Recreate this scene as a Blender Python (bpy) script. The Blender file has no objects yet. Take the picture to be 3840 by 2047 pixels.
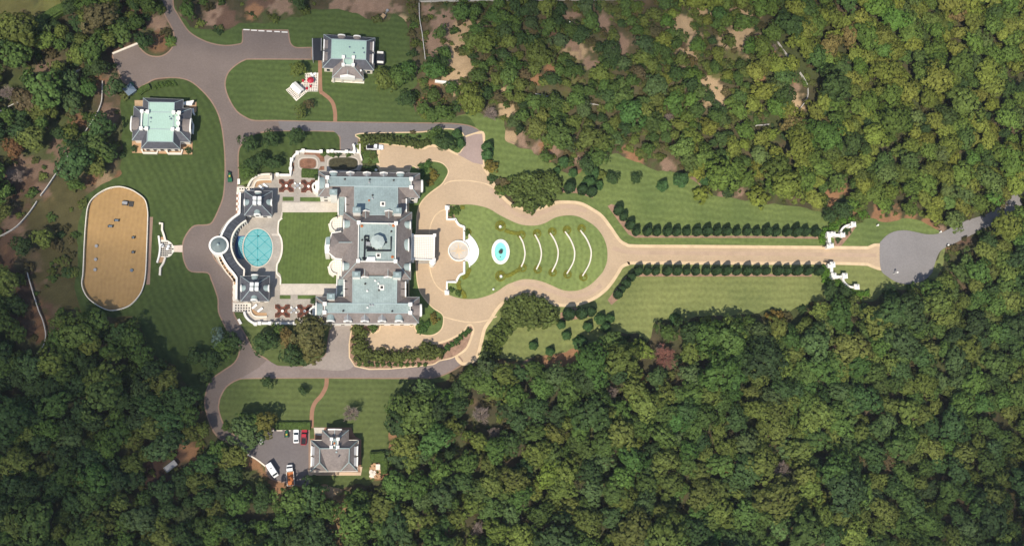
import bpy, math, random
import numpy as np
from mathutils import Vector, Matrix
from mathutils.geometry import tessellate_polygon
random.seed(7); rng = np.random.default_rng(11)
SC = bpy.context.scene; COL = SC.collection
# ------------------------------------------------------------------ camera, sky, sun
H = 330.0
CAMP = Vector((-0.147*H, -0.227*H, H)); FPX = 3647.0
FW = (-CAMP).normalized(); RT = FW.cross(Vector((0, 1, 0))).normalized(); UP = RT.cross(FW)
cd = bpy.data.cameras.new('camera'); cam = bpy.data.objects.new('camera', cd); COL.objects.link(cam)
cd.sensor_width = 36; cd.lens = 36*FPX/3840; cd.clip_start = 1; cd.clip_end = 9000
cam.matrix_world = Matrix(((RT.x, UP.x, -FW.x, CAMP.x), (RT.y, UP.y, -FW.y, CAMP.y), (RT.z, UP.z, -FW.z, CAMP.z), (0, 0, 0, 1)))
SC.camera = cam
SUNV = Vector((0.30, 0.58, -1.0)).normalized()          # direction the light travels
W = bpy.data.worlds.new('World'); SC.world = W; W.use_nodes = True
nt = W.node_tree; sky = nt.nodes.new('ShaderNodeTexSky'); sky.sky_type = 'NISHITA'; sky.sun_disc = False
sky.sun_elevation = math.asin(-SUNV.z); sky.sun_rotation = math.atan2(-SUNV.x, -SUNV.y)
bg = nt.nodes['Background']; nt.links.new(sky.outputs[0], bg.inputs[0]); bg.inputs[1].default_value = 0.13
ld = bpy.data.lights.new('sun', 'SUN'); ld.energy = 4.6; ld.angle = math.radians(0.5); ld.color = (1, .93, .82)
sun = bpy.data.objects.new('sun', ld); COL.objects.link(sun)
sun.rotation_euler = SUNV.to_track_quat('-Z', 'Y').to_euler(); sun.location = (0, 0, 200)
SC.view_settings.view_transform = 'Standard'; SC.view_settings.look = 'None'; SC.view_settings.exposure = 0.15
SC.render.engine = 'CYCLES'; SC.cycles.max_bounces = 5; SC.cycles.diffuse_bounces = 3; SC.cycles.glossy_bounces = 2; SC.cycles.transmission_bounces = 2; SC.cycles.transparent_max_bounces = 8; SC.cycles.volume_bounces = 0
# ------------------------------------------------------------------ photo geometry helpers
K = 3840/2576.0
def P(x, y, z=0.0):                                      # a sight line through a source pixel met with height z
    d = FW*FPX + RT*(x-1920) - UP*(y-1023.5)
    t = (z-CAMP.z)/d.z
    return CAMP + d*t
def toF(p):                                              # world point -> F pixel (2576 wide)
    v = Vector(p)-CAMP; d = v.dot(FW)
    return ((v.dot(RT)/d*FPX+1920)/K, (1023.5-v.dot(UP)/d*FPX)/K)
TL = {}
for c in range(4):
    for r, y0 in enumerate((0, 512, 1024, 1535)): TL['%d%d' % (c, r)] = (960*c, y0, 960/2574)
for k, (x0, y0, w) in dict(A=(1160,620,480), B=(1160,820,480), C=(1160,1000,480), D=(760,640,480), G=(760,820,480), E=(760,990,480),
        Kk=(1500,740,480), Q=(1040,540,480), U=(1040,90,480), X=(400,340,480), R=(920,1580,560), V=(3000,800,480), Wg=(3000,940,480),
        M=(1600,760,720), I=(540,800,480), N=(1640,440,720)).items(): TL[k] = (x0, y0, w/2574)
TL['F'] = (0, 0, K)
def S(t, pts):
    x0, y0, k = TL[t]; return [(x0+x*k, y0+y*k) for x, y in pts]
def Wp(t, pts, z=0.0): return [P(x, y, z) for x, y in S(t, pts)]
def w1(t, x, y, z=0.0): return Wp(t, [(x, y)], z)[0]
def cr(pts, n=4, closed=True):                           # smooth curve through points
    out = []; m = len(pts); rng_ = range(m) if closed else range(m-1)
    for i in rng_:
        g = (lambda j: pts[j % m]) if closed else (lambda j: pts[min(max(j, 0), m-1)])
        p0, p1, p2, p3 = [Vector(g(i+q)) for q in (-1, 0, 1, 2)]
        if (p2-p1).length < 1e-6: continue
        for s in range(n):
            t = s/n; out.append(.5*((2*p1)+(-p0+p2)*t+(2*p0-5*p1+4*p2-p3)*t*t+(-p0+3*p1-3*p2+p3)*t**3))
    if not closed: out.append(Vector(pts[-1]))
    return out
def inside(poly, X, Y):
    X = np.asarray(X); Y = np.asarray(Y); r = np.zeros(X.shape, bool); n = len(poly)
    for i in range(n):
        x1, y1 = poly[i][0], poly[i][1]; x2, y2 = poly[(i+1) % n][0], poly[(i+1) % n][1]
        if y1 == y2: continue
        c = ((y1 > Y) != (y2 > Y)) & (X < (x2-x1)*(Y-y1)/(y2-y1)+x1); r ^= c
    return r
# ------------------------------------------------------------------ materials
def mat(name, col, rough=.8, var=.12, scale=1.0, col2=None, f2=None, metal=0, spec=.3, detail=4, bump=0):
    m = bpy.data.materials.new(name); m.use_nodes = True; n = m.node_tree; b = n.nodes['Principled BSDF']
    b.inputs['Roughness'].default_value = rough; b.inputs['Metallic'].default_value = metal
    b.inputs['Specular IOR Level'].default_value = spec
    tc = n.nodes.new('ShaderNodeTexCoord'); nz = n.nodes.new('ShaderNodeTexNoise')
    nz.inputs['Scale'].default_value = scale; nz.inputs['Detail'].default_value = detail
    n.links.new(tc.outputs['Object'], nz.inputs['Vector'])
    cr_ = n.nodes.new('ShaderNodeValToRGB'); e = cr_.color_ramp.elements
    c2 = col2 or [min(1, c*(1+var)) for c in col]; c1 = col if col2 else [c*(1-var) for c in col]
    e[0].position = .32; e[1].position = .68; e[0].color = (*c1, 1); e[1].color = (*c2, 1)
    n.links.new(nz.outputs[0], cr_.inputs[0]); out = cr_.outputs[0]
    if f2:                                               # a second, larger or finer mottling
        n2 = n.nodes.new('ShaderNodeTexNoise'); n2.inputs['Scale'].default_value = f2[0]; n2.inputs['Detail'].default_value = 6
        n.links.new(tc.outputs['Object'], n2.inputs['Vector'])
        mr = n.nodes.new('ShaderNodeMapRange'); mr.inputs[1].default_value = .3; mr.inputs[2].default_value = .7
        mr.inputs[3].default_value = 1-f2[1]; mr.inputs[4].default_value = 1+f2[1]; n.links.new(n2.outputs[0], mr.inputs[0])
        mx = n.nodes.new('ShaderNodeMix'); mx.data_type = 'RGBA'; mx.blend_type = 'MULTIPLY'; mx.inputs[0].default_value = 1
        n.links.new(out, mx.inputs[6]); n.links.new(mr.outputs[0], mx.inputs[7]); out = mx.outputs[2]
    n.links.new(out, b.inputs['Base Color'])
    if bump:
        bp = n.nodes.new('ShaderNodeBump'); bp.inputs['Strength'].default_value = bump; bp.inputs['Distance'].default_value = .1
        n.links.new(nz.outputs[0], bp.inputs['Height']); n.links.new(bp.outputs[0], b.inputs['Normal'])
    m['out'] = out.node.name; return m
def stripes(m, scale, angle=0.0, amount=.12, center=None, dist=1.5):
    n = m.node_tree; b = n.nodes['Principled BSDF']; src = b.inputs['Base Color'].links[0].from_socket
    tc = n.nodes.new('ShaderNodeTexCoord'); mp = n.nodes.new('ShaderNodeMapping'); wv = n.nodes.new('ShaderNodeTexWave')
    if center: mp.inputs['Location'].default_value = (-center[0], -center[1], 0); wv.wave_type = 'RINGS'; wv.rings_direction = 'Z'
    else: mp.inputs['Rotation'].default_value = (0, 0, angle); wv.bands_direction = 'Y'
    wv.inputs['Scale'].default_value = scale; wv.inputs['Distortion'].default_value = dist; wv.inputs['Detail'].default_value = 2
    wv.inputs['Detail Scale'].default_value = .6
    n.links.new(tc.outputs['Object'], mp.inputs[0]); n.links.new(mp.outputs[0], wv.inputs[0])
    mr = n.nodes.new('ShaderNodeMapRange'); mr.inputs[3].default_value = 1-amount; mr.inputs[4].default_value = 1+amount
    n.links.new(wv.outputs['Fac'], mr.inputs[0])
    mx = n.nodes.new('ShaderNodeMix'); mx.data_type = 'RGBA'; mx.blend_type = 'MULTIPLY'; mx.inputs[0].default_value = 1
    n.links.new(src, mx.inputs[6]); n.links.new(mr.outputs[0], mx.inputs[7]); n.links.new(mx.outputs[2], b.inputs['Base Color'])
    return m
def grid_mat(name, c1, c2, size, duty=.12, rot=0.0, checker=False):
    m = mat(name, c1, .7, .04, .8); n = m.node_tree; b = n.nodes['Principled BSDF']; src = b.inputs['Base Color'].links[0].from_socket
    tc = n.nodes.new('ShaderNodeTexCoord'); mp = n.nodes.new('ShaderNodeMapping'); mp.inputs['Rotation'].default_value = (0, 0, rot)
    n.links.new(tc.outputs['Object'], mp.inputs[0]); mx = n.nodes.new('ShaderNodeMix'); mx.data_type = 'RGBA'; mx.inputs[7].default_value = (*c2, 1)
    if checker:
        t = n.nodes.new('ShaderNodeTexChecker'); t.inputs['Scale'].default_value = 1/size; n.links.new(mp.outputs[0], t.inputs[0]); fac = t.outputs['Fac']
    else:
        t = n.nodes.new('ShaderNodeTexBrick'); t.offset = 0; t.inputs['Scale'].default_value = 1; t.inputs['Mortar Size'].default_value = size*duty
        t.inputs['Brick Width'].default_value = size; t.inputs['Row Height'].default_value = size; t.inputs['Mortar Smooth'].default_value = .1
        n.links.new(mp.outputs[0], t.inputs[0]); fac = t.outputs['Fac']
    n.links.new(src, mx.inputs[6]); n.links.new(fac, mx.inputs[0]); n.links.new(mx.outputs[2], b.inputs['Base Color']); return m
MT = {}
MT['asphalt'] = mat('service_asphalt', (.162,.127,.108), .9, .07, .12, f2=(1.6,.09))
MT['asphalt_grey'] = mat('grey_asphalt', (.225,.208,.198), .9, .07, .1, f2=(1.5,.08))
MT['lot'] = mat('parking_asphalt', (.15,.13,.125), .9, .08, .1, f2=(1.2,.08))
MT['drive'] = mat('pinkish_concrete', (.445,.325,.208), .85, .07, .09, f2=(1.2,.06))
MT['drive_arm'] = mat('mauve_concrete', (.33,.245,.21), .85, .07, .09, f2=(1.2,.06))
MT['kerb'] = mat('pale_edging', (.62,.46,.28), .8, .1, .4)
MT['edge_brown'] = mat('brown_edging', (.26,.17,.12), .8, .1, .4)
MT['paving'] = mat('terrace_paving', (.34,.30,.25), .8, .12, .25, f2=(1.8,.1))
MT['paving_pale'] = mat('pale_paving', (.52,.46,.38), .8, .07, .3, f2=(1.5,.08))
MT['walkway'] = mat('brick_walk', (.28,.15,.09), .85, .1, .6)
for k_ in ('copper', 'copper2', 'mint'): pass
MT['terracotta'] = mat('terracotta', (.42,.26,.14), .8, .1, .5)
MT['white'] = mat('white_stone', (.80,.765,.69), .7, .05, .6)
MT['white2'] = mat('cream_stone', (.72,.65,.54), .7, .07, .6)
MT['white_paint'] = mat('white_paint', (.82,.82,.80), .35, .03, .6, spec=.5)
MT['slate'] = mat('slate_roof', (.20,.168,.15), .75, .13, 1.4, f2=(.3,.12))
MT['slate_dark'] = mat('dark_slate', (.085,.085,.095), .75, .13, 1.2, f2=(.3,.1))
MT['felt'] = mat('dark_flat_roof', (.045,.05,.06), .8, .18, .8, f2=(.3,.15))
MT['copper'] = mat('weathered_copper', (.235,.295,.288), .7, .1, .25, f2=(1.4,.12))
MT['copper2'] = mat('weathered_copper_bright', (.275,.335,.315), .7, .1, .3, f2=(1.6,.12))
MT['mint'] = mat('mint_roof', (.36,.50,.41), .7, .03, .2, f2=(1.4,.04))
MT['trim'] = mat('copper_trim', (.33,.4,.39), .6, .06, .6)
MT['sand'] = mat('arena_sand', (.34,.21,.085), .95, .08, .06, f2=(.7,.08))
MT['soil'] = mat('garden_soil', (.2,.1,.06), .95, .2, .5, f2=(2,.2))
MT['mulch'] = mat('pale_mulch', (.29,.18,.12), .95, .2, .6, f2=(2,.15))
MT['gutter'] = mat('gutter_metal', (.33,.33,.32), .6, .08, 1)
MT['lead'] = mat('lead_grey_slate', (.255,.245,.245), .7, .12, 1.4)
MT['dark'] = mat('black_opening', (.015,.015,.018), .4, .1, 1)
stripes(MT['sand'], .22, math.radians(93), .035, dist=6)
MT['fence_grey'] = mat('weathered_fence', (.5,.47,.42), .8, .1, 1)
MT['hatch'] = mat('porch_joint', (.6,.55,.47), .7, .05, 1)
MT['glass'] = mat('window_glass', (.03,.04,.05), .08, .1, 1, spec=.6)
MT['iron'] = mat('dark_iron', (.05,.045,.04), .5, .1, 1)
MT['wood'] = mat('pale_wood', (.4,.27,.15), .8, .12, 1)
MT['black_roof'] = mat('black_membrane', (.022,.024,.03), .8, .1, .6)
MT['bark'] = mat('bark', (.12,.085,.06), .9, .2, 2)
MT['bare'] = mat('bare_twigs', (.22,.17,.14), .9, .2, 2)
MT['redtwig'] = mat('red_twigs', (.24,.105,.075), .9, .25, 1)
MT['rubber'] = mat('rubber', (.02,.02,.02), .7, .1, 3)
MT['red'] = mat('red_paint', (.4,.02,.035), .3, .05, 1, spec=.5)
MT['green'] = mat('green_paint', (.015,.11,.05), .4, .1, 1, spec=.5)
MT['yellow'] = mat('yellow_paint', (.7,.5,.06), .4, .1, 1, spec=.5)
MT['rust'] = mat('orange_load', (.42,.14,.045), .9, .25, 2)
MT['grey'] = mat('grey_metal', (.3,.3,.3), .5, .08, 1, spec=.5)
MT['bluegrey'] = mat('blue_grey_metal', (.12,.16,.2), .4, .08, 1, spec=.5)
MT['poolfloor'] = mat('pool_floor', (.22,.42,.42), .5, .05, .3)
MT['poolline'] = mat('pool_tile_line', (.07,.33,.35), .5, .06, 1)
MT['poolstep'] = mat('pool_blue_step', (.03,.08,.22), .5, .1, .8)
MT['basin'] = mat('basin_floor', (.32,.70,.62), .5, .04, .5)
def water():
    m = bpy.data.materials.new('water'); m.use_nodes = True; n = m.node_tree; n.nodes.remove(n.nodes['Principled BSDF'])
    tr = n.nodes.new('ShaderNodeBsdfTransparent'); tr.inputs[0].default_value = (.88,.98,.99,1); gl = n.nodes.new('ShaderNodeBsdfGlossy'); gl.inputs['Roughness'].default_value = .06
    fr = n.nodes.new('ShaderNodeFresnel'); fr.inputs[0].default_value = 1.33; mx = n.nodes.new('ShaderNodeMixShader')
    nz = n.nodes.new('ShaderNodeTexNoise'); nz.inputs['Scale'].default_value = 40; bp = n.nodes.new('ShaderNodeBump'); bp.inputs['Strength'].default_value = .15
    n.links.new(nz.outputs[0], bp.inputs['Height']); n.links.new(bp.outputs[0], gl.inputs['Normal'])
    n.links.new(fr.outputs[0], mx.inputs[0]); n.links.new(tr.outputs[0], mx.inputs[1]); n.links.new(gl.outputs[0], mx.inputs[2])
    n.links.new(mx.outputs[0], n.nodes['Material Output'].inputs[0]); return m
MT['water'] = water()
for k_, a_ in (('copper', .05), ('copper2', .05), ('mint', .03)): stripes(MT[k_], .55, math.radians(90), a_, dist=.3)
LG = (.105,.135,.045)
def lawn_mat(name, c, **kw):
    m = mat(name, tuple(q*.84 for q in c), .95, .16, .055, col2=(c[0]*1.17, c[1]*1.1, c[2]*1.1), f2=(.8,.17), spec=.1, detail=9); return stripes(m, **kw) if kw else m
def foliage_mat():
    m = bpy.data.materials.new('foliage'); m.use_nodes = True; n = m.node_tree; b = n.nodes['Principled BSDF']
    b.inputs['Roughness'].default_value = .65; b.inputs['Specular IOR Level'].default_value = .12
    oi = n.nodes.new('ShaderNodeObjectInfo'); at = n.nodes.new('ShaderNodeAttribute'); at.attribute_name = 'shade'
    mx = n.nodes.new('ShaderNodeMix'); mx.data_type = 'RGBA'; mx.blend_type = 'MULTIPLY'; mx.inputs[0].default_value = 1
    n.links.new(oi.outputs['Color'], mx.inputs[6]); n.links.new(at.outputs['Color'], mx.inputs[7]); n.links.new(mx.outputs[2], b.inputs['Base Color'])
    tl = n.nodes.new('ShaderNodeBsdfTranslucent'); n.links.new(mx.outputs[2], tl.inputs[0]); ms = n.nodes.new('ShaderNodeMixShader'); ms.inputs[0].default_value = .2
    n.links.new(b.outputs[0], ms.inputs[1]); n.links.new(tl.outputs[0], ms.inputs[2]); n.links.new(ms.outputs[0], n.nodes['Material Output'].inputs[0]); return m
MT['leaf'] = foliage_mat()
# ------------------------------------------------------------------ objects
def tag(o, label=None, cat=None, group=None, kind=None):
    if label: o['label'] = label
    if cat: o['category'] = cat
    if group: o['group'] = group
    if kind: o['kind'] = kind
    return o
def empty(name, loc, label, cat, group=None, rz=0.0):
    o = bpy.data.objects.new(name, None); o.empty_display_size = .5; COL.objects.link(o); o.location = loc; o.rotation_euler = (0, 0, rz)
    return tag(o, label, cat, group)
def base(o):
    v = Vector((0, 0, 0))
    while o is not None: v = v+Vector(o.location); o = o.parent
    return v
class MB:
    def __init__(s): s.v = []; s.f = []; s.m = []
    def add(s, vs, fs, m=0):
        b = len(s.v); s.v += [tuple(q) for q in vs]; s.f += [tuple(i+b for i in f) for f in fs]; s.m += [m]*len(fs); return s
    def prism(s, poly, z0, z1, m=0, m_top=None, bottom=False):
        P2 = []
        for p in poly:
            if not P2 or abs(p[0]-P2[-1][0])+abs(p[1]-P2[-1][1]) > 1e-4: P2.append((p[0], p[1]))
        if abs(P2[0][0]-P2[-1][0])+abs(P2[0][1]-P2[-1][1]) < 1e-4: P2.pop()
        a = sum(P2[i][0]*P2[(i+1) % len(P2)][1]-P2[(i+1) % len(P2)][0]*P2[i][1] for i in range(len(P2)))
        if a < 0: P2 = P2[::-1]
        n = len(P2); tri = tessellate_polygon([[Vector((x, y, 0)) for x, y in P2]])
        top = []
        for t in tri:
            (ax, ay), (bx, by), (cx, cy) = [P2[i] for i in t]
            top.append(tuple(t) if (bx-ax)*(cy-ay)-(cx-ax)*(by-ay) > 0 else tuple(t[::-1]))
        s.add([(x, y, z1) for x, y in P2], top, m if m_top is None else m_top)
        if z1 > z0:
            s.add([(x, y, z0) for x, y in P2]+[(x, y, z1) for x, y in P2], [(i, (i+1) % n, n+(i+1) % n, n+i) for i in range(n)], m)
            if bottom: s.add([(x, y, z0) for x, y in P2], [t[::-1] for t in top], m)
        return s
    def box(s, c, u, hx, hy, z0, z1, m=0):
        u = Vector((u[0], u[1])).normalized(); w = Vector((-u.y, u.x)); c = Vector((c[0], c[1]))
        return s.prism([c-u*hx-w*hy, c+u*hx-w*hy, c+u*hx+w*hy, c-u*hx+w*hy], z0, z1, m, bottom=True)
    def strip(s, pts, w, z0, z1, m=0, closed=False):     # a wall or band along a line
        p = [Vector((q[0], q[1])) for q in pts]; n = len(p); L = []; Rr = []
        for i in range(n):
            a = p[(i-1) % n] if (closed or i > 0) else p[i]; b = p[(i+1) % n] if (closed or i < n-1) else p[i]
            d = (b-a); d = d.normalized() if d.length > 1e-6 else Vector((1, 0)); q = Vector((-d.y, d.x))*w/2; L.append(p[i]+q); Rr.append(p[i]-q)
        m_ = n if closed else n-1
        v = [(q.x, q.y, z) for z in (z0, z1) for q in L+Rr]; f = []
        for i in range(m_):
            j = (i+1) % n
            f.append((2*n+i, 3*n+i, 3*n+j, 2*n+j))
            if z1 > z0: f.append((i, 2*n+i, 2*n+j, j)); f.append((n+i, n+j, 3*n+j, 3*n+i))
        if not closed and z1 > z0: f.append((0, n, 3*n, 2*n)); f.append((n-1, 3*n-1, 4*n-1, 2*n-1)) if False else f.append((n-1, 2*n+n-1, 3*n+n-1, n+n-1))
        return s.add(v, f, m)
    def cyl(s, c, r0, r1, z0, z1, n=12, m=0, cap=True, ry=None):
        k = 1 if ry is None else ry
        v = [(c[0]+r*math.cos(6.28318*i/n), c[1]+r*k*math.sin(6.28318*i/n), z) for r, z in ((r0, z0), (r1, z1)) for i in range(n)]
        s.add(v, [(i, (i+1) % n, n+(i+1) % n, n+i) for i in range(n)], m)
        if cap: s.add(v[n:], [tuple(range(n))], m)
        return s
    def lathe(s, c, prof, n=16, m=0):
        for (r0, z0), (r1, z1) in zip(prof, prof[1:]): s.cyl(c, r0, r1, z0, z1, n, m, cap=False)
        return s
    def build(s, name, mats, parent=None, loc=None, smooth=False):
        if not isinstance(mats, (list, tuple)): mats = [mats]
        o0 = base(parent) if parent is not None else Vector(loc) if loc is not None else Vector((0, 0, 0))
        me = bpy.data.meshes.new(name); me.from_pydata([(x-o0.x, y-o0.y, z-o0.z) for x, y, z in s.v], [], s.f)
        for q in mats: me.materials.append(MT[q] if isinstance(q, str) else q)
        me.polygons.foreach_set('material_index', s.m)
        if smooth: me.polygons.foreach_set('use_smooth', [True]*len(s.f))
        me.update(); o = bpy.data.objects.new(name, me); COL.objects.link(o)
        if parent is not None: o.parent = parent
        elif loc is not None: o.location = loc
        return o
def cen(pts): return sum((Vector((p[0], p[1], 0)) for p in pts), Vector((0, 0, 0)))/len(pts)
def sheet(name, pts, z, m, thick=0.0, label=None, cat=None, kind='structure', edge=None, group=None):
    b = MB(); b.prism(pts, z-thick, z, 0); o = b.build(name, m, loc=cen(pts)+Vector((0, 0, 0)))
    tag(o, label, cat, group, kind if not label else None); return o
def offset(poly, d):                                     # inset a polygon (d > 0 inwards)
    p = [Vector((q[0], q[1])) for q in poly]; n = len(p); a = sum(p[i].x*p[(i+1) % n].y-p[(i+1) % n].x*p[i].y for i in range(n)); sg = 1 if a > 0 else -1
    out = []
    for i in range(n):
        e1 = (p[i]-p[i-1]).normalized(); e2 = (p[(i+1) % n]-p[i]).normalized(); n1 = Vector((-e1.y, e1.x))*sg; n2 = Vector((-e2.y, e2.x))*sg
        b = n1+n2; k = max(.35, b.length_squared/2); out.append(p[i]+b*(d/k))
    return out
# unseen clouds added above the camera to darken the left, top and lower right
def shade_cloud(gx, gy, rx_, ry_, rz_, z, dens):
    m = bpy.data.materials.new('shade_cloud_vapour'); m.use_nodes = True; n = m.node_tree; n.nodes.remove(n.nodes['Principled BSDF']); v = n.nodes.new('ShaderNodeVolumePrincipled'); v.inputs['Color'].default_value = (1, 1, 1, 1); v.inputs['Density'].default_value = dens
    n.links.new(v.outputs[0], n.nodes['Material Output'].inputs['Volume']); import bmesh
    bm = bmesh.new(); bmesh.ops.create_icosphere(bm, subdivisions=4, radius=1)
    for q in bm.verts: k = 1+.14*math.sin(3*q.co.x+gx)+.12*math.sin(4*q.co.y+gy)+.08*math.sin(7*q.co.x-5*q.co.y); q.co = (q.co.x*rx_*k, q.co.y*ry_*k, q.co.z*rz_)
    me = bpy.data.meshes.new('shade_cloud'); bm.to_mesh(me); bm.free(); me.materials.append(m); o = bpy.data.objects.new('shade_cloud', me); COL.objects.link(o); t = z/-SUNV.z; o.location = (gx-SUNV.x*t, gy-SUNV.y*t, z); tag(o, kind='structure')
shade_cloud(-206, -82, 140, 100, 30, 520, .018); shade_cloud(-30, 150, 210, 62, 30, 560, .012); shade_cloud(215, -120, 120, 75, 28, 600, .011)
# ================================================================== GROUND
def vnoise(x, y, s, seed):
    x = x/s; y = y/s; xi = np.floor(x).astype(int); yi = np.floor(y).astype(int); fx = x-xi; fy = y-yi
    fx = fx*fx*(3-2*fx); fy = fy*fy*(3-2*fy)
    h = lambda a, b: (np.sin(a*127.1+b*311.7+seed*74.7)*43758.5453) % 1.0
    return (h(xi, yi)*(1-fx)+h(xi+1, yi)*fx)*(1-fy)+(h(xi, yi+1)*(1-fx)+h(xi+1, yi+1)*fx)*fy
def fbm(x, y, s, seed=0): return sum(vnoise(x, y, s/2**k, seed+k)*.5**k for k in range(4))/1.875
# patches of bare soil and rough grass, at (F x, F y, radius in F px, colour, weight)
PINK = (.29,.19,.13); TAN = (.47,.33,.19); OR = (.31,.165,.085); RG = (.115,.11,.04); OLV = (.15,.15,.05); BR = (.15,.09,.06)
SCR = (.105,.09,.047)
PATCH = [(1150,120,120,SCR),(1280,200,120,SCR),(1400,110,140,SCR),(1600,150,140,SCR),(1750,250,130,SCR),(1450,280,120,SCR),(1850,80,90,SCR),(1620,320,100,SCR),(1108,75,38,PINK),(1085,110,26,PINK),(1120,50,30,PINK),(1075,25,22,PINK),(1170,85,26,TAN),(1195,75,14,TAN),(1155,160,30,TAN),(1140,205,26,TAN),(1275,285,16,TAN),(1265,235,12,TAN),
 (960,12,42,PINK),(905,20,30,PINK),(860,8,26,PINK),(1000,20,24,PINK),(1010,45,14,TAN),(700,15,40,PINK),(650,10,30,BR),(1068,270,20,OR),(1095,225,20,OR),(1110,245,14,OR),
 (1455,130,34,TAN),(1480,160,34,PINK),(1440,110,20,PINK),(1450,190,46,OLV),(1420,160,30,OLV),(1425,230,34,RG),(1385,170,24,OR),(1350,200,16,OR),(1305,175,10,OR),(1430,45,24,PINK),(1520,60,30,PINK),(1400,60,30,BR),
 (1570,115,30,PINK),(1560,95,16,PINK),(1720,70,30,TAN),(1740,100,24,TAN),(1770,30,24,TAN),(1730,140,22,TAN),(1785,215,30,TAN),(1795,245,24,TAN),(1800,180,24,OLV),(1850,100,34,TAN),(1880,80,24,TAN),(1905,95,18,PINK),(1840,150,30,OLV),(1865,40,24,TAN),
 (1945,130,22,OR),(1962,145,22,PINK),(1980,240,32,TAN),(2000,215,24,PINK),(2000,270,24,TAN),(1995,205,16,OR),(2025,310,22,PINK),(2040,330,14,OR),(1910,200,16,OR),
 (1285,345,18,TAN),(1320,358,26,PINK),(1345,372,22,PINK),(1372,382,22,OR),(1400,385,18,PINK),(1438,358,18,PINK),(1455,402,16,PINK),(1465,440,12,OR),(1680,410,26,PINK),(1670,425,20,PINK),(1590,400,26,OR),(1755,460,22,PINK),(1788,450,16,OR),(1860,490,22,PINK),(1815,490,12,PINK),
 (2110,480,22,OR),(2085,500,24,OR),(2120,465,14,OR),(2060,520,16,OLV),(2160,535,16,OR),(2210,545,22,OR),(2250,545,20,OR),(2290,552,18,OR),(2330,562,16,OR),(2350,575,12,OR),(2370,580,12,PINK),(2385,620,12,OR),(2420,605,20,BR),(2530,570,14,OR),
 (350,40,60,BR),(400,60,30,PINK),(395,100,26,OR),(300,115,30,BR),(100,110,30,BR),(120,170,24,PINK),(265,215,26,PINK),(250,200,16,OR),(275,290,24,PINK),(200,310,24,OR),(180,270,20,BR),(545,45,30,PINK),(570,50,26,BR),(640,35,20,OR),
 (140,370,24,PINK),(155,390,26,PINK),(120,420,20,PINK),(50,460,34,BR),(110,480,20,PINK),(60,420,30,PINK),(35,570,26,PINK),(50,590,20,PINK),(10,610,24,BR),(20,640,24,OR),(75,540,22,BR),(230,455,24,OR),(270,450,18,TAN),(300,440,14,OR),(250,465,14,TAN),
 (125,510,14,OR),(105,700,24,PINK),(60,730,40,BR),(100,790,26,OR),(95,820,20,OR),(120,780,16,BR),(300,800,30,RG),(180,790,40,RG),(60,820,36,BR),(110,840,16,OR),(10,650,30,BR),(130,640,30,RG),(160,700,50,RG),(150,560,60,RG),(180,480,40,RG),(170,620,40,RG),
 (20,70,26,TAN),(45,60,26,TAN),(10,80,22,TAN),(70,45,20,TAN),(110,25,30,OLV),(60,15,40,RG),(140,10,20,OLV),(20,30,40,RG),
 (640,1165,20,OR),(665,1190,20,OR),(700,1215,26,OR),(740,1220,20,OR),(775,1225,14,OR),(820,1225,24,OR),(845,1235,18,TAN),(860,1250,12,OLV),(850,1290,16,OR),(855,1330,16,OLV),(860,1360,16,OR),(990,1090,18,OR),(985,1120,10,OR),(625,1150,20,OR),(470,1130,26,OR),(440,1150,20,BR),(380,1190,46,(.09,.05,.04)),(350,1170,30,(.09,.05,.04)),
 (1440,900,20,OR),(1425,925,14,OR),(1455,885,16,OR),(1500,870,14,OR),(1400,905,20,OR),(1370,905,18,OR),(1330,910,20,PINK),(1290,925,18,OR),(1250,925,20,OR),(1232,945,16,OR),(1780,835,16,OR),(1820,845,14,OR),(2060,770,14,OR),(2130,765,16,OR),(2155,760,22,OR),(2170,750,14,OR),(2090,870,20,BR),(2080,880,16,OR),(960,1190,20,OR),(975,1178,10,OR)]
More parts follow.
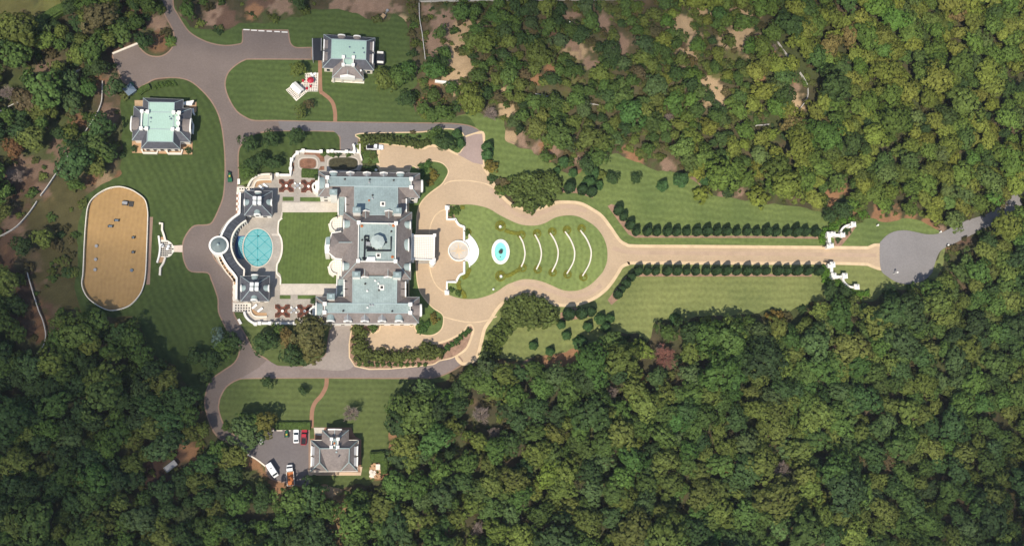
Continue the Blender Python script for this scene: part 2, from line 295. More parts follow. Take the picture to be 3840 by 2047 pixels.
def ground():
    a = [-4000, -2500, -1500, -900, -600, -420, -330]; xs = np.array(a+list(np.arange(-262, 262.1, .8))+[-v for v in a[::-1]], float)
    ys = np.array(a+[-260, -210]+list(np.arange(-150, 170.1, .8))+[210, 260]+[-v for v in a[::-1]], float)
    X, Y = np.meshgrid(xs, ys); x = X.ravel(); y = Y.ravel(); nx, ny = len(xs), len(ys)
    n1 = fbm(x, y, 14, 3); n2 = fbm(x, y, 3.5, 9); n3 = fbm(x, y, 40, 21); n4 = fbm(x, y, 1.8, 31)
    c = np.empty((len(x), 4)); c[:, 3] = 1
    A = np.array((.07,.062,.032)); B_ = np.array((.072,.085,.03)); C_ = np.array((.12,.085,.05))
    t = np.clip((n1-.42)*4, 0, 1)[:, None]; c[:, :3] = A*(1-t)+B_*t
    t = np.clip((n2*.6+n3*.4-.52)*6, 0, 1)[:, None]; c[:, :3] = c[:, :3]*(1-t)+C_*t
    for fx, fy, r, col in PATCH:
        p = P(fx*K, fy*K); R = r/7.156*(1.5 if (col == TAN and fx > 1030) else 1.15); m = (np.abs(x-p.x) < R*1.6) & (np.abs(y-p.y) < R*1.6)
        d = np.hypot(x[m]-p.x, y[m]-p.y)/R + (n2[m]-.5)*1.7+(n1[m]-.5)*1.0+(n4[m]-.5)*1.1
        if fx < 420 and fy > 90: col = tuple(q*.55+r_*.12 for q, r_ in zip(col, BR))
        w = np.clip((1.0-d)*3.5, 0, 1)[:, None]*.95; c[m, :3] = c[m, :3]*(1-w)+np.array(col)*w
    c[:, :3] *= (.72+.56*n4)[:, None]
    me = bpy.data.meshes.new('ground'); nv = nx*ny; me.vertices.add(nv)
    me.vertices.foreach_set('co', np.stack([x, y, np.zeros(nv)], 1).ravel())
    i, j = np.meshgrid(np.arange(nx-1), np.arange(ny-1)); q = (j*nx+i).ravel(); F4 = np.stack([q, q+1, q+1+nx, q+nx], 1)
    nf = len(F4); me.loops.add(nf*4); me.loops.foreach_set('vertex_index', F4.ravel()); me.polygons.add(nf)
    me.polygons.foreach_set('loop_start', np.arange(0, nf*4, 4)); me.update(calc_edges=True)
    at = me.attributes.new('soil', 'FLOAT_COLOR', 'POINT'); at.data.foreach_set('color', c.ravel())
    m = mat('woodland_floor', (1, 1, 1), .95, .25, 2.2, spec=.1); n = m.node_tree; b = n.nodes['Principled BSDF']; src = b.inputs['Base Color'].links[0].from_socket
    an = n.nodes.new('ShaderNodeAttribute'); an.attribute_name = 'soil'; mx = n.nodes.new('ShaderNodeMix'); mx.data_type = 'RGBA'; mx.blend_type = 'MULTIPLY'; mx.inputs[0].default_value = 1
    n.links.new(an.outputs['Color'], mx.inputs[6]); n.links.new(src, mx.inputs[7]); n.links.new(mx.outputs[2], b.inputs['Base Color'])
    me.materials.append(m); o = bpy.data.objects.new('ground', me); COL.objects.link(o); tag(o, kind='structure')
ground()
OPEN = []                                                # F polygons where no forest tree may stand
def Fp(pts): return Wp('F', pts)
def rag(pts, amp=.9, n=5):                               # a mown edge wanders a little
    q = cr([(p.x, p.y) for p in pts], n); return [Vector((v.x+(vnoise(np.array([v.x]), np.array([v.y]), 3, 5)[0]-.5)*amp*2, v.y+(vnoise(np.array([v.x]), np.array([v.y]), 3, 8)[0]-.5)*amp*2)) for v in q]
L_W = [(350,218),(367,212),(390,200),(430,196),(470,199),(500,215),(540,262),(556,300),(572,394),(572,448),(565,493),(555,523),(540,562),(520,575),(485,578),(475,590),(466,620),(470,650),(485,676),(525,680),(545,700),(556,754),(560,784),(590,837),(604,862),(604,900),(590,914),(562,935),(540,955),(525,985),(524,1030),(532,1062),(500,1010),(475,968),(445,932),(400,905),(375,882),(362,850),(345,800),(300,795),(215,790),(192,740),(195,620),(202,540),(225,490),(262,462),(300,440),(306,420),(303,330),(304,260),(325,238)]
L_N = [(437,20),(470,62),(500,72),(540,78),(590,70),(610,60),(644,60),(700,56),(760,40),(794,24),(870,26),(919,47),(951,57),(976,50),(994,34),(1019,57),(1029,80),(1030,130),(1040,170),(1046,215),(1025,240),(1035,265),(1060,288),(1144,290),(1194,286),(1225,290),(1262,300),(1273,327),(1273,357),(1299,374),(1325,380),(1352,387),(1370,402),(1392,412),(1440,440),(1470,425),(1500,405),(1525,393),(1560,388),(1608,411),(1638,428),(1713,434),(1750,463),(1800,491),(1875,503),(1928,513),(2032,523),(2067,536),(2110,560),(2182,551),(2232,556),(2282,551),(2322,558),(2357,578),(2372,600),(2300,640),(2200,640),(1900,640),(1600,640),(1500,540),(1230,440),(1180,345),(900,325),(640,325),(640,440),(730,440),(600,470),(585,450),(590,340),(540,262),(520,235),(480,150),(440,100)]
L_S = [(1200,905),(1185,860),(1200,800),(1260,740),(1400,740),(1540,700),(1600,645),(1900,650),(2200,650),(2260,700),(2320,706),(2355,660),(2362,640),(2378,620),(2372,650),(2362,690),(2330,716),(2285,728),(2244,727),(2220,737),(2190,755),(2107,752),(2067,759),(2032,767),(1987,779),(1932,774),(1888,786),(1838,792),(1763,797),(1725,806),(1650,806),(1636,837),(1630,860),(1608,860),(1597,837),(1538,847),(1500,862),(1448,877),(1403,884),(1370,894),(1325,904),(1288,899),(1264,899),(1219,912)]
L_B = [(580,945),(700,940),(900,940),(1100,940),(1144,945),(1119,962),(1069,966),(1034,967),(1019,987),(990,999),(986,1030),(988,1060),(982,1075),(976,1142),(976,1178),(931,1215),(876,1220),(861,1230),(819,1220),(779,1214),(640,1090),(600,1085),(562,1066),(545,1030),(546,990)]
L_F = [(590,790),(830,805),(830,900),(780,925),(700,925),(660,900),(620,860),(600,820)]
L_C = [(592,345),(640,325),(870,330),(860,390),(740,380),(726,440),(690,436),(620,455),(592,470)]
lw = lawn_mat('west_lawn_grass', (.055,.082,.024), scale=.13, angle=math.radians(62), amount=.09, dist=7)
ln = lawn_mat('north_lawn_grass', (.125,.168,.05), scale=.12, angle=math.radians(2), amount=.08, dist=5)
ls = lawn_mat('south_lawn_grass', (.172,.198,.066), scale=.12, angle=math.radians(-1), amount=.07, dist=3)
lb = lawn_mat('lower_lawn_grass', (.085,.112,.036), scale=.16, angle=0, amount=.08, dist=2)
L_H = [(437,20),(470,62),(500,72),(540,78),(590,70),(610,60),(644,60),(700,56),(760,40),(794,24),(870,26),(919,47),(951,57),(976,50),(994,34),(1019,57),(1029,80),(1030,130),(1040,170),(1046,215),(1025,240),(1035,265),(1060,288),(1144,290),(1185,300),(1195,325),(1100,325),(900,330),(640,325),(590,340),(540,262),(520,235),(480,150),(440,100)]
lh_ = lawn_mat('house_lawn_grass', (.068,.10,.03), scale=.14, angle=math.radians(1), amount=.08, dist=4)
for i, (nm, pl, m_) in enumerate((('lawn', L_W, lw), ('lawn', L_N, ln), ('lawn', L_S, ls), ('lawn', L_B, lb), ('lawn', L_F, lb), ('lawn', L_C, lw), ('lawn', L_H, lh_))):
    pts = rag(Fp(pl)); OPEN.append(pts); b = MB(); b.prism(pts, .02+i*.0035, .02+i*.0035); tag(b.build(nm, m_), kind='structure')
# ---- sand arena
ar = cr([(p.x, p.y) for p in Fp([(300,472),(270,478),(240,497),(224,520),(218,560),(214,620),(211,687),(208,715),(215,738),(230,757),(260,776),(287,782),(325,771),(350,747),(362,722),(368,687),(371,620),(373,560),(373,533),(366,505),(345,487),(325,477)])], 4)
OPEN.append(ar); sheet('riding_arena', ar, .05, 'sand')
sheet('path', Fp([(374,546),(385,546),(381,620),(377,716),(368,716),(371,640)]), .045, 'edge_brown')
# ---- roads
R_ASPH = [(407,-12),(412,32),(432,70),(438,92),(435,117),(420,135),(400,143),(375,140),(355,125),(346,107),(346,107),(282,135),(282,135),(287,155),(300,185),(307,203),(322,214),(345,222),(367,212),(390,200),(430,196),(462,199),(487,210),(515,235),(535,260),(550,290),(560,330),(566,394),(566,448),(562,493),(552,523),(535,558),(520,566),(490,568),(474,583),(461,608),(460,638),(467,666),(482,683),(522,686),(532,704),(542,730),(549,754),(550,784),(562,812),(575,837),(585,849),(600,862),(602,887),(590,912),(562,932),(535,952),(520,982),(515,1012),(520,1040),(532,1075),(550,1100),(572,1112),(600,1122),(600,1122),(625,1142),(665,1168),(671,1191),(687,1206),(719,1214),(770,1225),(778,1227),(778,1227),(778,1075),(778,1075),(667,1079),(640,1082),(600,1096),(577,1085),(560,1062),(550,1030),(551,1012),(555,997),(570,972),(600,954),(640,951),(819,950),(944,951),(1069,951),(1106,946),(1136,933),(1164,913),(1150,893),(1139,899),(1106,907),(1069,919),(1000,921),(895,921),(893,900),(886,840),(886,812),(886,812),(834,812),(834,812),(826,850),(819,893),(791,909),(769,921),(699,921),(669,902),(644,887),(630,867),(617,842),(600,812),(587,784),(585,740),(585,709),(570,686),(550,663),(535,640),(540,600),(552,590),(575,556),(596,536),(597,471),(600,443),(599,393),(605,368),(625,351),(640,338),(669,332),(706,329.5),(839,331),(851,340),(856,352),(856,382),(856,382),(901,382),(901,382),(901,345),(908,336),(1044,333),(1100,326),(1140,325),(1160,333),(1170,350),(1195,350),(1213,340),(1199,325),(1176,316),(1131,311),(1044,310),(844,307.5),(694,304),(642,304),(620,297),(595,280),(575,247),(566,215),(572,187),(590,167),(615,152),(640,149.5),(784,150),(784,150),(784,120),(784,120),(749,121),(736,116),(729,105),(725,77),(725,77),(610,76),(610,76),(610,105),(600,112),(567,115.5),(532,110),(500,97),(475,80),(457,55),(447,37),(437,20),(432,-12)]
R_DRIVE = [(958,362),(1000,362),(1060,373),(1084,366),(1119,373),(1151,388),(1151,388),(1166,373),(1171,358),(1168,348),(1195,338),(1214,335),(1216,358),(1214,393),(1216,418),(1231,443),(1244,468),(1261,491),(1284,513),(1313,525),(1338,529),(1363,523),(1398,510),(1435,509),(1463,513),(1488,526),(1513,543),(1535,571),(1550,593),(1560,606),(1575,615),(1600,619),(1750,620),(1932,621.5),(2184,623.5),(2184,623.5),(2199,617),(2216,616),(2216,616),(2222,677),(2222,677),(2207,675),(2182,665),(2182,665),(2082,662),(1932,662.5),(1613,661.5),(1583,663.5),(1565,671),(1555,686),(1538,712),(1520,732),(1493,751),(1458,764),(1428,768),(1400,766),(1380,758),(1363,747),(1325,743),(1288,747),(1268,760),(1251,777),(1234,804),(1219,827),(1211,859),(1201,894),(1189,909),(1164,915),(1148,896),(1169,879),(1179,862),(1189,832),(1186,820),(1178,820),(1169,832),(1144,849),(1104,864),(1014,880),(921,877),(925,850),(929,837),(950,832),(955,814),(955,806),(1040,780),(1030,600),(1040,440),(958,432)]
def smooth(pl, n=4): return cr([(p.x, p.y) for p in Fp(pl)], n)
asph = smooth(R_ASPH, 3); drv = smooth(R_DRIVE, 4); OPEN += [asph, drv]
# the asphalt winds: it is laid as one road sheet
b = MB(); b.prism(asph, .045, .06); tag(b.build('service_road', 'asphalt'), kind='structure')
b = MB(); b.strip(asph, .45, .05, .10, closed=True); tag(b.build('kerb', 'edge_brown'), kind='structure')
sheet('parking_lot', Fp([(604,1102),(650,1082),(667,1080),(777,1076),(777,1226),(719,1213),(687,1205),(672,1190),(665,1167),(626,1141),(604,1123)]), .068, 'lot')
b = MB(); b.prism(drv, .06, .075); tag(b.build('driveway', 'drive'), kind='structure')
b = MB(); b.strip(drv, 1.15, .07, .13, closed=True); tag(b.build('kerb', 'kerb'), kind='structure')
sheet('road', Fp([(1150,388),(1166,373),(1171,358),(1168,347),(1195,338),(1213,337),(1215,358),(1213,393),(1215,415),(1190,410)]), .136, 'drive_arm')
MT['road_grey'] = mat('grey_road', (.165,.148,.142), .9, .07, .1, f2=(1.5,.08)); MT['road_pale'] = mat('pale_worn_road', (.28,.235,.2), .9, .08, .1, f2=(1.2,.09))
sheet('road', Fp([(700,305.5),(844,308.5),(1044,311),(1131,312),(1176,317),(1199,326),(1212,337),(1195,338),(1168,347),(1160,333),(1140,325),(1100,326),(1044,332),(908,335),(900,345),(900,382),(857,382),(857,345),(839,330),(706,329)]), .108, 'road_grey')
MT['road_mid'] = mat('mid_worn_road', (.215,.17,.15), .9, .08, .1, f2=(1.2,.09))
sheet('road', Fp([(893,921),(1000,922),(1069,920),(1106,908),(1139,900),(1150,897),(1162,912),(1136,932),(1106,945),(1069,950),(819,949),(640,950),(605,952),(650,925),(672,905),(699,920),(769,922),(791,910),(819,894),(890,890)]), .108, 'road_mid')
sheet('road', [Vector((v.x, v.y)) for v in cr([tuple(p[:2]) for p in Fp([(835,812),(885,812),(885,812),(891,900),(885,925),(850,932),(800,928),(760,925),(791,911),(819,894),(827,850),(834,813)])], 3)], .113, 'road_pale')
cul = [(2216,675),(2214,617),(2219,606),(2232,593),(2252,583.5),(2277,581),(2302,585),(2332,591),(2364,588.5),(2394,573),(2432,556),(2482,540),(2514,520),(2544,496),(2575,470),(2640,430),(2720,390),(2730,410),(2640,470),(2590,500),(2540,535),(2507,558),(2457,583),(2407,608),(2370,626),(2357,643),(2347,673),(2342,687),(2322,704),(2287,714),(2257,709),(2232,694)]
culw = smooth(cul, 4); OPEN.append([q for q in culw if q.x < P(2570*K, 500*K).x]); b = MB(); b.prism(culw, .07, .14); tag(b.build('turning_circle', 'asphalt_grey'), kind='structure')
b = MB(); b.strip(culw, .4, .07, .16, closed=True); tag(b.build('kerb', 'asphalt_grey'), kind='structure')
# pale joints set in the plaza paving
b = MB()
for pl in (S('Kk', [(900,250),(800,290),(700,380),(630,520),(600,640),(592,745)]), S('M', [(38,850),(60,960),(110,1080),(180,1160),(250,1200)]), S('N', [(90,905),(170,862),(350,848),(550,870),(680,905),(775,965)]),
           S('12', [(1890,440),(2000,470),(2150,495),(2300,480),(2420,435)])):
    b.strip(cr([tuple(P(x, y)[:2]) for x, y in pl], 4, False), .38, .082, .086)
tag(b.build('paving_band', 'kerb'), kind='structure')
b = MB()                                                 # tyre-darkened lane in the loop
for pl in (S('N', [(700,960),(860,1130),(1000,1260),(1120,1320),(1260,1325),(1420,1270),(1600,1210),(1800,1200),(2000,1260)]), S('21', [(1010,1120),(1200,1165),(1600,1170),(2570,1180)]), S('31', [(0,1180),(500,1185),(1090,1195)]), S('22', [(20,110),(200,115),(380,170),(560,230),(760,210),(900,120)])):
    b.strip(cr([tuple(P(x, y)[:2]) for x, y in pl], 4, False), 1.5, .079, .0805)
tag(b.build('tyre_track', mat('worn_lane', (.44,.315,.215), .9, .08, .3)), kind='structure')
# ---- islands and beds (raised a kerb height)
def island(pl, m_, z=.16, kerb='kerb', t=None, name='lawn', n=4, kw=.4):
    pts = cr([tuple(p[:2]) for p in (Fp(pl) if t is None else Wp(t, pl))], n); OPEN.append(pts)
    b = MB(); b.prism(pts, .03, z); tag(b.build(name, m_), kind='structure')
    if kerb: b = MB(); b.strip(pts, kw, .03, z+.02, closed=True); tag(b.build('kerb', kerb), kind='structure')
    return pts
c0 = w1('Kk', 2020, 1095)
loop_m = lawn_mat('loop_grass', (.168,.218,.066), scale=.16, center=(c0.x-14, c0.y), amount=.06, dist=4)
ISL = [(1126,518),(1154,516),(1181,515),(1206,518.5),(1231,526),(1256,541),(1288,557),(1313,566),(1345,568),(1370,562),(1395,548.5),(1418,543),(1448,543.5),(1475,555),(1500,573),(1518,598),(1527,626),(1527,656),(1518,681),(1508,694),(1488,714),(1463,728),(1438,732),(1413,729),(1388,718),(1363,708),(1338,703),(1313,703),(1288,711),(1274,717),(1249,734),(1226,744),(1199,751),(1169,752),(1144,747),(1126,740),(1126,740),(1126,711),(1126,711),(1146,711),(1156,696),(1169,689),(1169,689),(1169,570),(1169,570),(1151,563),(1144,551),(1144,551),(1126,551),(1126,551)]
isl = [Vector(p[:2]) for p in cr([tuple(p[:2]) for p in Fp(ISL)], 3)]; OPEN.append(isl)
b = MB(); b.prism(isl, .03, .15); b.build('lawn', loop_m)['kind'] = 'structure'
lisl = mat('bed_grass', (.085,.125,.035), .95, .2, .3, f2=(1.5,.15), spec=.1)
island([(1054,426),(1059,416),(1081,406),(1106,408.5),(1121,418),(1128,433),(1119,453),(1109,466),(1086,483),(1069,498),(1056,516),(1049,543),(1046,588),(1030,588),(1030,430)], lisl)
island([(1045,653),(1049,702),(1056,732),(1069,752),(1089,774),(1111,789),(1116,804),(1111,827),(1094,841),(1074,844),(1054,839),(1044,827),(1043,814),(1030,810),(1030,655)], lisl)
island([(905,337),(1060,333),(1100,326),(1140,326),(1163,335),(1170,358),(1165,372),(1151,387),(1119,372),(1084,365),(1060,372),(969,363),(912,360),(905,350)], lisl)
island([(886,812),(893,921),(1069,919),(1106,907),(1139,899),(1169,879),(1179,862),(1189,832),(1188,821),(1181,819),(1169,832),(1144,849),(1104,864),(1014,878),(921,875),(929,837),(953,831),(955,814),(955,805),(886,805)], MT['mulch'])
b = MB(); b.prism(Wp('11', [(1060,155),(1210,155),(1240,270),(1060,270)]), .03, .2); tag(b.build('lawn', lisl), kind='structure')
# mulch strips under the clipped conifers
for t, pl in (('21', [(960,700),(1000,680),(1060,700),(1180,930),(1220,985),(1300,992),(2572,1000),(2572,1022),(1240,1018),(1170,985),(1120,920),(1010,770)]),
              ('31', [(0,1000),(520,1005),(520,1030),(0,1022)]), ('22', [(960,270),(1000,320),(1060,270),(1160,130),(1240,35),(2572,35),(2572,8),(1230,5),(1180,0),(1120,60)]),
              ('32', [(0,8),(440,12),(440,36),(0,35)]), ('N', [(1670,950),(1830,940),(2110,1010),(2080,1085),(1900,1020),(1670,1010)]), ('22', [(485,400),(620,340),(830,380),(820,430),(560,478),(485,470)])):
    pts = Wp(t, pl); OPEN.append(pts); sheet('planting_bed', pts, .05, 'mulch')
island([(1126,541),(1144,541),(1144,550),(1126,550),(1126,520),(1140,518),(1146,530)], MT['mulch'], kerb=None, z=.155, n=1)
# brick walks to the service houses
for pl in ([(805,152),(806,225),(812,235),(828,248),(838,262),(843,285),(843,307)], [(822,950),(820,972),(808,995),(793,1012),(785,1035),(784,1076)]):
    b = MB(); q = cr([tuple(p[:2]) for p in Fp(pl)], 4, False); b.strip(q, 1.35, .03, .055); tag(b.build('path', 'walkway'), kind='structure')
b = MB(); b.strip(cr([tuple(p[:2]) for p in Wp('13', [(840,860),(850,1000),(830,1150),(830,1300),(850,1450)])], 4, False), 4.2, .012, .016); tag(b.build('dirt_track', mat('track_soil', (.2,.13,.06), .95, .35, .35, f2=(1.2,.3))), kind='structure')
OPEN.append([Vector(p[:2]) for p in Wp('13', [(700,740),(900,740),(910,1400),(770,1400),(800,1000)])])
# ---- terrace
TER = [(596,470),(623,469),(630,454),(647,442),(665,438),(683,437),(730,440),(730,440),(731,410),(735,397),(748,385),(768,379),(768,379),(905,384),(905,384),(911,403),(912,433),(912,433),(860,460),(860,790),(800,812),(800,812),(660,814),(642,815),(627,805),(617,794),(613,784),(585,784),(585,784),(586,709),(570,690),(549,661),(538,640),(532,630),(526,617),(534,602),(548,596),(558,574),(577,550),(592,540),(597,520)]
ter = cr([tuple(p[:2]) for p in Fp(TER)], 3); OPEN.append(ter); sheet('terrace', ter, .2, 'paving', .18)
court = cr([tuple(p[:2]) for p in Fp([(710,533),(710,533),(852,533),(852,533),(852,716),(852,716),(705,716),(705,716),(705,694),(697,684),(698,666),(706,643),(709.5,618),(705,596),(700,583),(701,560),(707,550)])], 3)
b = MB(); b.prism(court, .1, .24); tag(b.build('lawn', lawn_mat('court_grass', (.09,.13,.035), scale=.28, angle=math.radians(91), amount=.07, dist=3)), kind='structure')
b = MB(); b.strip(court, .5, .1, .3, closed=True); tag(b.build('kerb', 'paving_pale'), kind='structure')
for pl in ([(711,496),(739,496),(739,506),(711,506)], [(755,497),(849,498),(849,508),(755,507)], [(704,743),(731,743),(731,752),(704,752)], [(749,743),(794,743),(794,752),(749,752)]):
    b = MB(); b.prism(Fp(pl), .1, .28); tag(b.build('lawn', lisl), kind='structure')
for pl in ([(710,510),(850,511),(850,532),(710,531)], [(705,718),(846,718),(846,741),(705,741)]):
    sheet('path', Fp(pl), .26, 'paving_pale', .1)
def bed(t, pl, m_, z=.3): b = MB(); b.prism(Wp(t, pl), .15, z); return tag(b.build('flower_bed', m_), kind='structure')
bed('Q', [(540,170),(700,165),(890,165),(940,230),(950,365),(870,365),(840,290),(760,225),(540,220)], 'soil')
bed('Q', [(300,385),(340,385),(340,550),(300,550)], 'soil'); bed('Q', [(870,455),(945,455),(945,530),(830,530)], 'soil')
def oval(t, x0, y0, x1, y1, k=.5):
    pts = []; r = (y1-y0)/2*k*2*.98; 
    for i in range(40):
        a = 2*math.pi*i/40; cx, cy = math.cos(a), math.sin(a); e = 2/3.2
        pts.append(((x0+x1)/2+(x1-x0)/2*abs(cx)**e*(1 if cx > 0 else -1), (y0+y1)/2+(y1-y0)/2*abs(cy)**e*(1 if cy > 0 else -1)))
    return pts
bed('Q', oval('Q', 450, 300, 780, 500), 'soil')
for pl in (oval('Q', 425, 278, 805, 525), oval('Q', 1010, 265, 1635, 550)):
    b = MB(); b.strip(Wp('Q', pl), .3, .1, .24, closed=True); tag(b.build('kerb', 'paving_pale'), kind='structure')
bed('Q', oval('Q', 1040, 288, 1610, 528), mat('dark_planting', (.055,.05,.025), .95, .3, 1.2, f2=(3,.3)), z=.6)
# ================================================================== BUILDINGS
def mansard(root, eave, top, ze, zt, slope='slate', flat='copper', wallm='white', inset=.5, z0=.1, trim='trim', cornice=True, ridge=True, flatname='flat_roof'):
    """eave, top: world points, same count; slate slopes rise from one to the other"""
    n = len(eave); b = MB(); b.add([(p[0], p[1], ze) for p in eave]+[(p[0], p[1], zt) for p in top], [(i, (i+1) % n, n+(i+1) % n, n+i) for i in range(n)])
    r = b.build('roof', slope, root)
    if flat:
        b = MB(); b.prism(top, zt-.05, zt+.06); b.build(flatname, flat, root)
        b = MB(); b.strip(top, .32, zt-.05, zt+.2, closed=True); b.build('roof_edge', trim, root)
    if ridge:
        for i in range(n):
            if (Vector(eave[i][:2])-Vector(top[i][:2])).length > 1.2: b = MB(); bar(b, (eave[i][0], eave[i][1], ze), (top[i][0], top[i][1], zt), .16); b.build('hip_trim', trim, root)
    if cornice:
        b = MB(); b.strip(offset(eave, .3), .5, ze-.6, ze-.12, closed=True); b.build('cornice', wallm, root); b = MB(); b.strip(eave, .16, ze-.16, ze+.03, closed=True); b.build('gutter', 'gutter', root)
    w = offset(eave, inset); b = MB(); b.prism(w, z0, ze-.2); b.build('wall', wallm, root)
    return w
def bar(b, p, q, w, m=0):
    p = Vector(p); q = Vector(q); d = (q-p).normalized(); s = d.cross(Vector((0, 0, 1))); s = (s.normalized() if s.length > 1e-4 else Vector((1, 0, 0)))*w/2; u = s.cross(d).normalized()*w/2
    v = [p-s-u, p+s-u, p+s+u, p-s+u, q-s-u, q+s-u, q+s+u, q-s+u]
    return b.add(v, [(0,1,2,3)[::-1], (4,5,6,7), (0,1,5,4), (1,2,6,5), (2,3,7,6), (3,0,4,7)], m)
def prof(style, w, h1, h2):
    if style == 'gable': return [(-w/2, 0), (w/2, 0), (w/2, h1), (0, h2), (-w/2, h1)]
    if style == 'flat': return [(-w/2, 0), (w/2, 0), (w/2, h1), (-w/2, h1)]
    return [(-w/2, 0), (w/2, 0)]+[(w/2*math.cos(a), h1+(h2-h1)*math.sin(a)) for a in [math.pi*i/10 for i in range(11)]]
def extr(b, pr, o, n, d, m=0, top=0):
    """profile pr in the plane across n at o, pulled back by d"""
    n = Vector((n[0], n[1], 0)).normalized(); u = Vector((-n.y, n.x, 0)); o = Vector(o); k = len(pr)
    v = [o+u*x+Vector((0, 0, z)) for x, z in pr]; v2 = [q-n*d for q in v]
    return b.add(v+v2, [tuple(range(k)), tuple(range(k, 2*k))[::-1]]+[(i, k+i, k+(i+1) % k, (i+1) % k) for i in range(k)], m)
def dormer(root, p, n, w=2.5, d=2.3, z=8.2, h1=1.5, h2=2.4, style='gable', roofm='slate_dark', frontm='white', win=True, ft=.42):
    n = Vector((n[0], n[1], 0)).normalized(); p = Vector((p[0], p[1], z)); b = MB(); extr(b, prof(style, w, h1, h2), p-n*.1, n, d)
    o = b.build('dormer', roofm, root)
    if style == 'gable':
        b = MB(); bar(b, p+Vector((0, 0, h2+.02)), p-n*d+Vector((0, 0, h2+.02)), .14); b.build('ridge_cap', 'trim', o)
    b = MB(); extr(b, prof(style, w*1.12, h1+.12, h2+.18), p+n*.3, n, ft); b.build('dormer_front', frontm, o)
    if win: b = MB(); extr(b, prof('flat' if style == 'gable' else style, w*.5, h1*.85, h1*1.05), p+n*.36+Vector((0, 0, .25)), n, .12); b.build('window', 'glass', o)
    return o
def chimney(root, t, x, y, wx, wy, z0, z1, ang, capm='copper'):
    c = w1(t, x, y, z1); b = MB(); b.box(c, ang, wx/2, wy/2, z0, z1-.5); o = b.build('chimney', 'white', root)
    b = MB(); b.box(c, ang, wx/2+.15, wy/2+.15, z1-.5, z1-.25); b.box(c, ang, wx/2-.05, wy/2-.05, z1-.25, z1); b.build('chimney_cap', capm, o)
    b = MB(); b.box(c, ang, wx*.22, wy*.3, z1, z1+.25); b.build('flue', 'trim', o)
def windows(root, a, b_, zs, n=None, w=1.1, h=1.9, side=1, fm='white2'):
    """a row of windows on the wall from a to b_"""
    a = Vector((a[0], a[1], 0)); b_ = Vector((b_[0], b_[1], 0)); L = (b_-a).length; u = (b_-a)/L; nn = Vector((u.y, -u.x, 0))*side; n = n or max(1, int(L/3.6))
    for z in zs:
        for i in range(n):
            c = a+u*L*(i+.5)/n; q = MB(); extr(q, [(-w/2-.12, -.12), (w/2+.12, -.12), (w/2+.12, h+.12), (-w/2-.12, h+.12)], c+nn*.10+Vector((0, 0, z)), nn, .2); o = q.build('window', fm, root)
            q = MB(); extr(q, [(-w/2, 0), (w/2, 0), (w/2, h), (-w/2, h)], c+nn*.14+Vector((0, 0, z)), nn, .1); q.build('pane', 'glass', o)
def balustrade(root, pts, z, w=.45, h=.9, m='white', posts=True, closed=True, pw=.9, ph=1.3):
    b = MB(); b.strip(pts, w, z+h-.25, z+h, closed=closed); b.strip(pts, w*.8, z, z+.2, closed=closed)
    n = len(pts)
    for i in range(n if closed else n-1):
        p, q = Vector(pts[i][:2]), Vector(pts[(i+1) % n][:2]); k = max(1, int((q-p).length/.45))
        for j in range(k): c = p+(q-p)*((j+.5)/k); b.cyl(c, .11, .11, z+.2, z+h-.25, 5, cap=False)
    o = b.build('balustrade', m, root)
    if posts:
        for i, p in enumerate(pts):
            u = Vector(pts[(i+1) % n][:2])-Vector(p[:2]) if (closed or i < n-1) else Vector(p[:2])-Vector(pts[i-1][:2])
            b = MB(); b.box(p, u, pw/2, pw/2, z, z+ph-.15); b.box(p, u, pw/2+.08, pw/2+.08, z+ph-.15, z+ph); b.build('corner_post', m, root)
    return o
def vent(root, t, x, y, z, r=.25, m='iron', h=.5):
    c = w1(t, x, y, z+h); b = MB(); b.cyl(c, r, r*.9, z-.05, z+h, 10); b.cyl(c, r*1.4, r*.3, z+h, z+h+.15, 10); b.build('roof_vent', m, root)
# ------------------------------------------------------------------ the mansion
man = empty('mansion', w1('B', 1370, 470, 0), 'great slate and copper roofed mansion with an octagonal cupola and two long wings', 'mansion')
ux = (w1('A', 2225, 165, 8)-w1('A', 185, 120, 8)); ux.z = 0; ux.normalize(); uy = Vector((-ux.y, ux.x, 0))
us = (w1('C', 2215, 610, 8)-w1('C', 130, 600, 8)); us.z = 0; us.normalize(); vs_ = Vector((-us.y, us.x, 0))
ZE, ZT = 8.0, 11.0
w = mansard(man, Wp('A', [(185,125),(2225,165),(2220,655),(178,628)], ZE), Wp('A', [(352,238),(2055,256),(2055,440),(352,408)], ZT), ZE, ZT)
windows(man, w[3], w[2], (1.2, 4.9), 9, side=1); windows(man, w[0], w[1], (1.2, 4.9), 9, side=-1); windows(man, w[1], w[2], (1.2, 4.9), 2, side=-1)
w = mansard(man, Wp('C', [(128,602),(2216,610),(2202,1132),(122,1140)], ZE), Wp('C', [(310,738),(2030,748),(2030,925),(306,918)], ZT), ZE, ZT, flat='copper2')
windows(man, w[3], w[2], (1.2, 4.9), 10, side=1); windows(man, w[1], w[2], (1.2, 4.9), 2, side=-1); windows(man, w[0], w[3], (1.2, 4.9), 2, side=1)
for t, pts in (('A', [(362,243),(2050,272),(2048,440),(360,408)]), ('C', [(308,745),(2032,755),(2030,925),(304,915)])):
    for x, y in pts:
        c = w1(t, x, y, ZT+1); b = MB(); b.box(c, ux, .52, .52, ZT, ZT+.85); b.box(c, ux, .62, .62, ZT+.85, ZT+1); b.build('corner_post', 'white', man)
    for i, j in ((0, 3), (1, 2)):
        b = MB(); b.strip([w1(t, *pts[i], ZT+.6), w1(t, *pts[j], ZT+.6)], .2, ZT, ZT+.6); b.build('parapet', 'white', man)
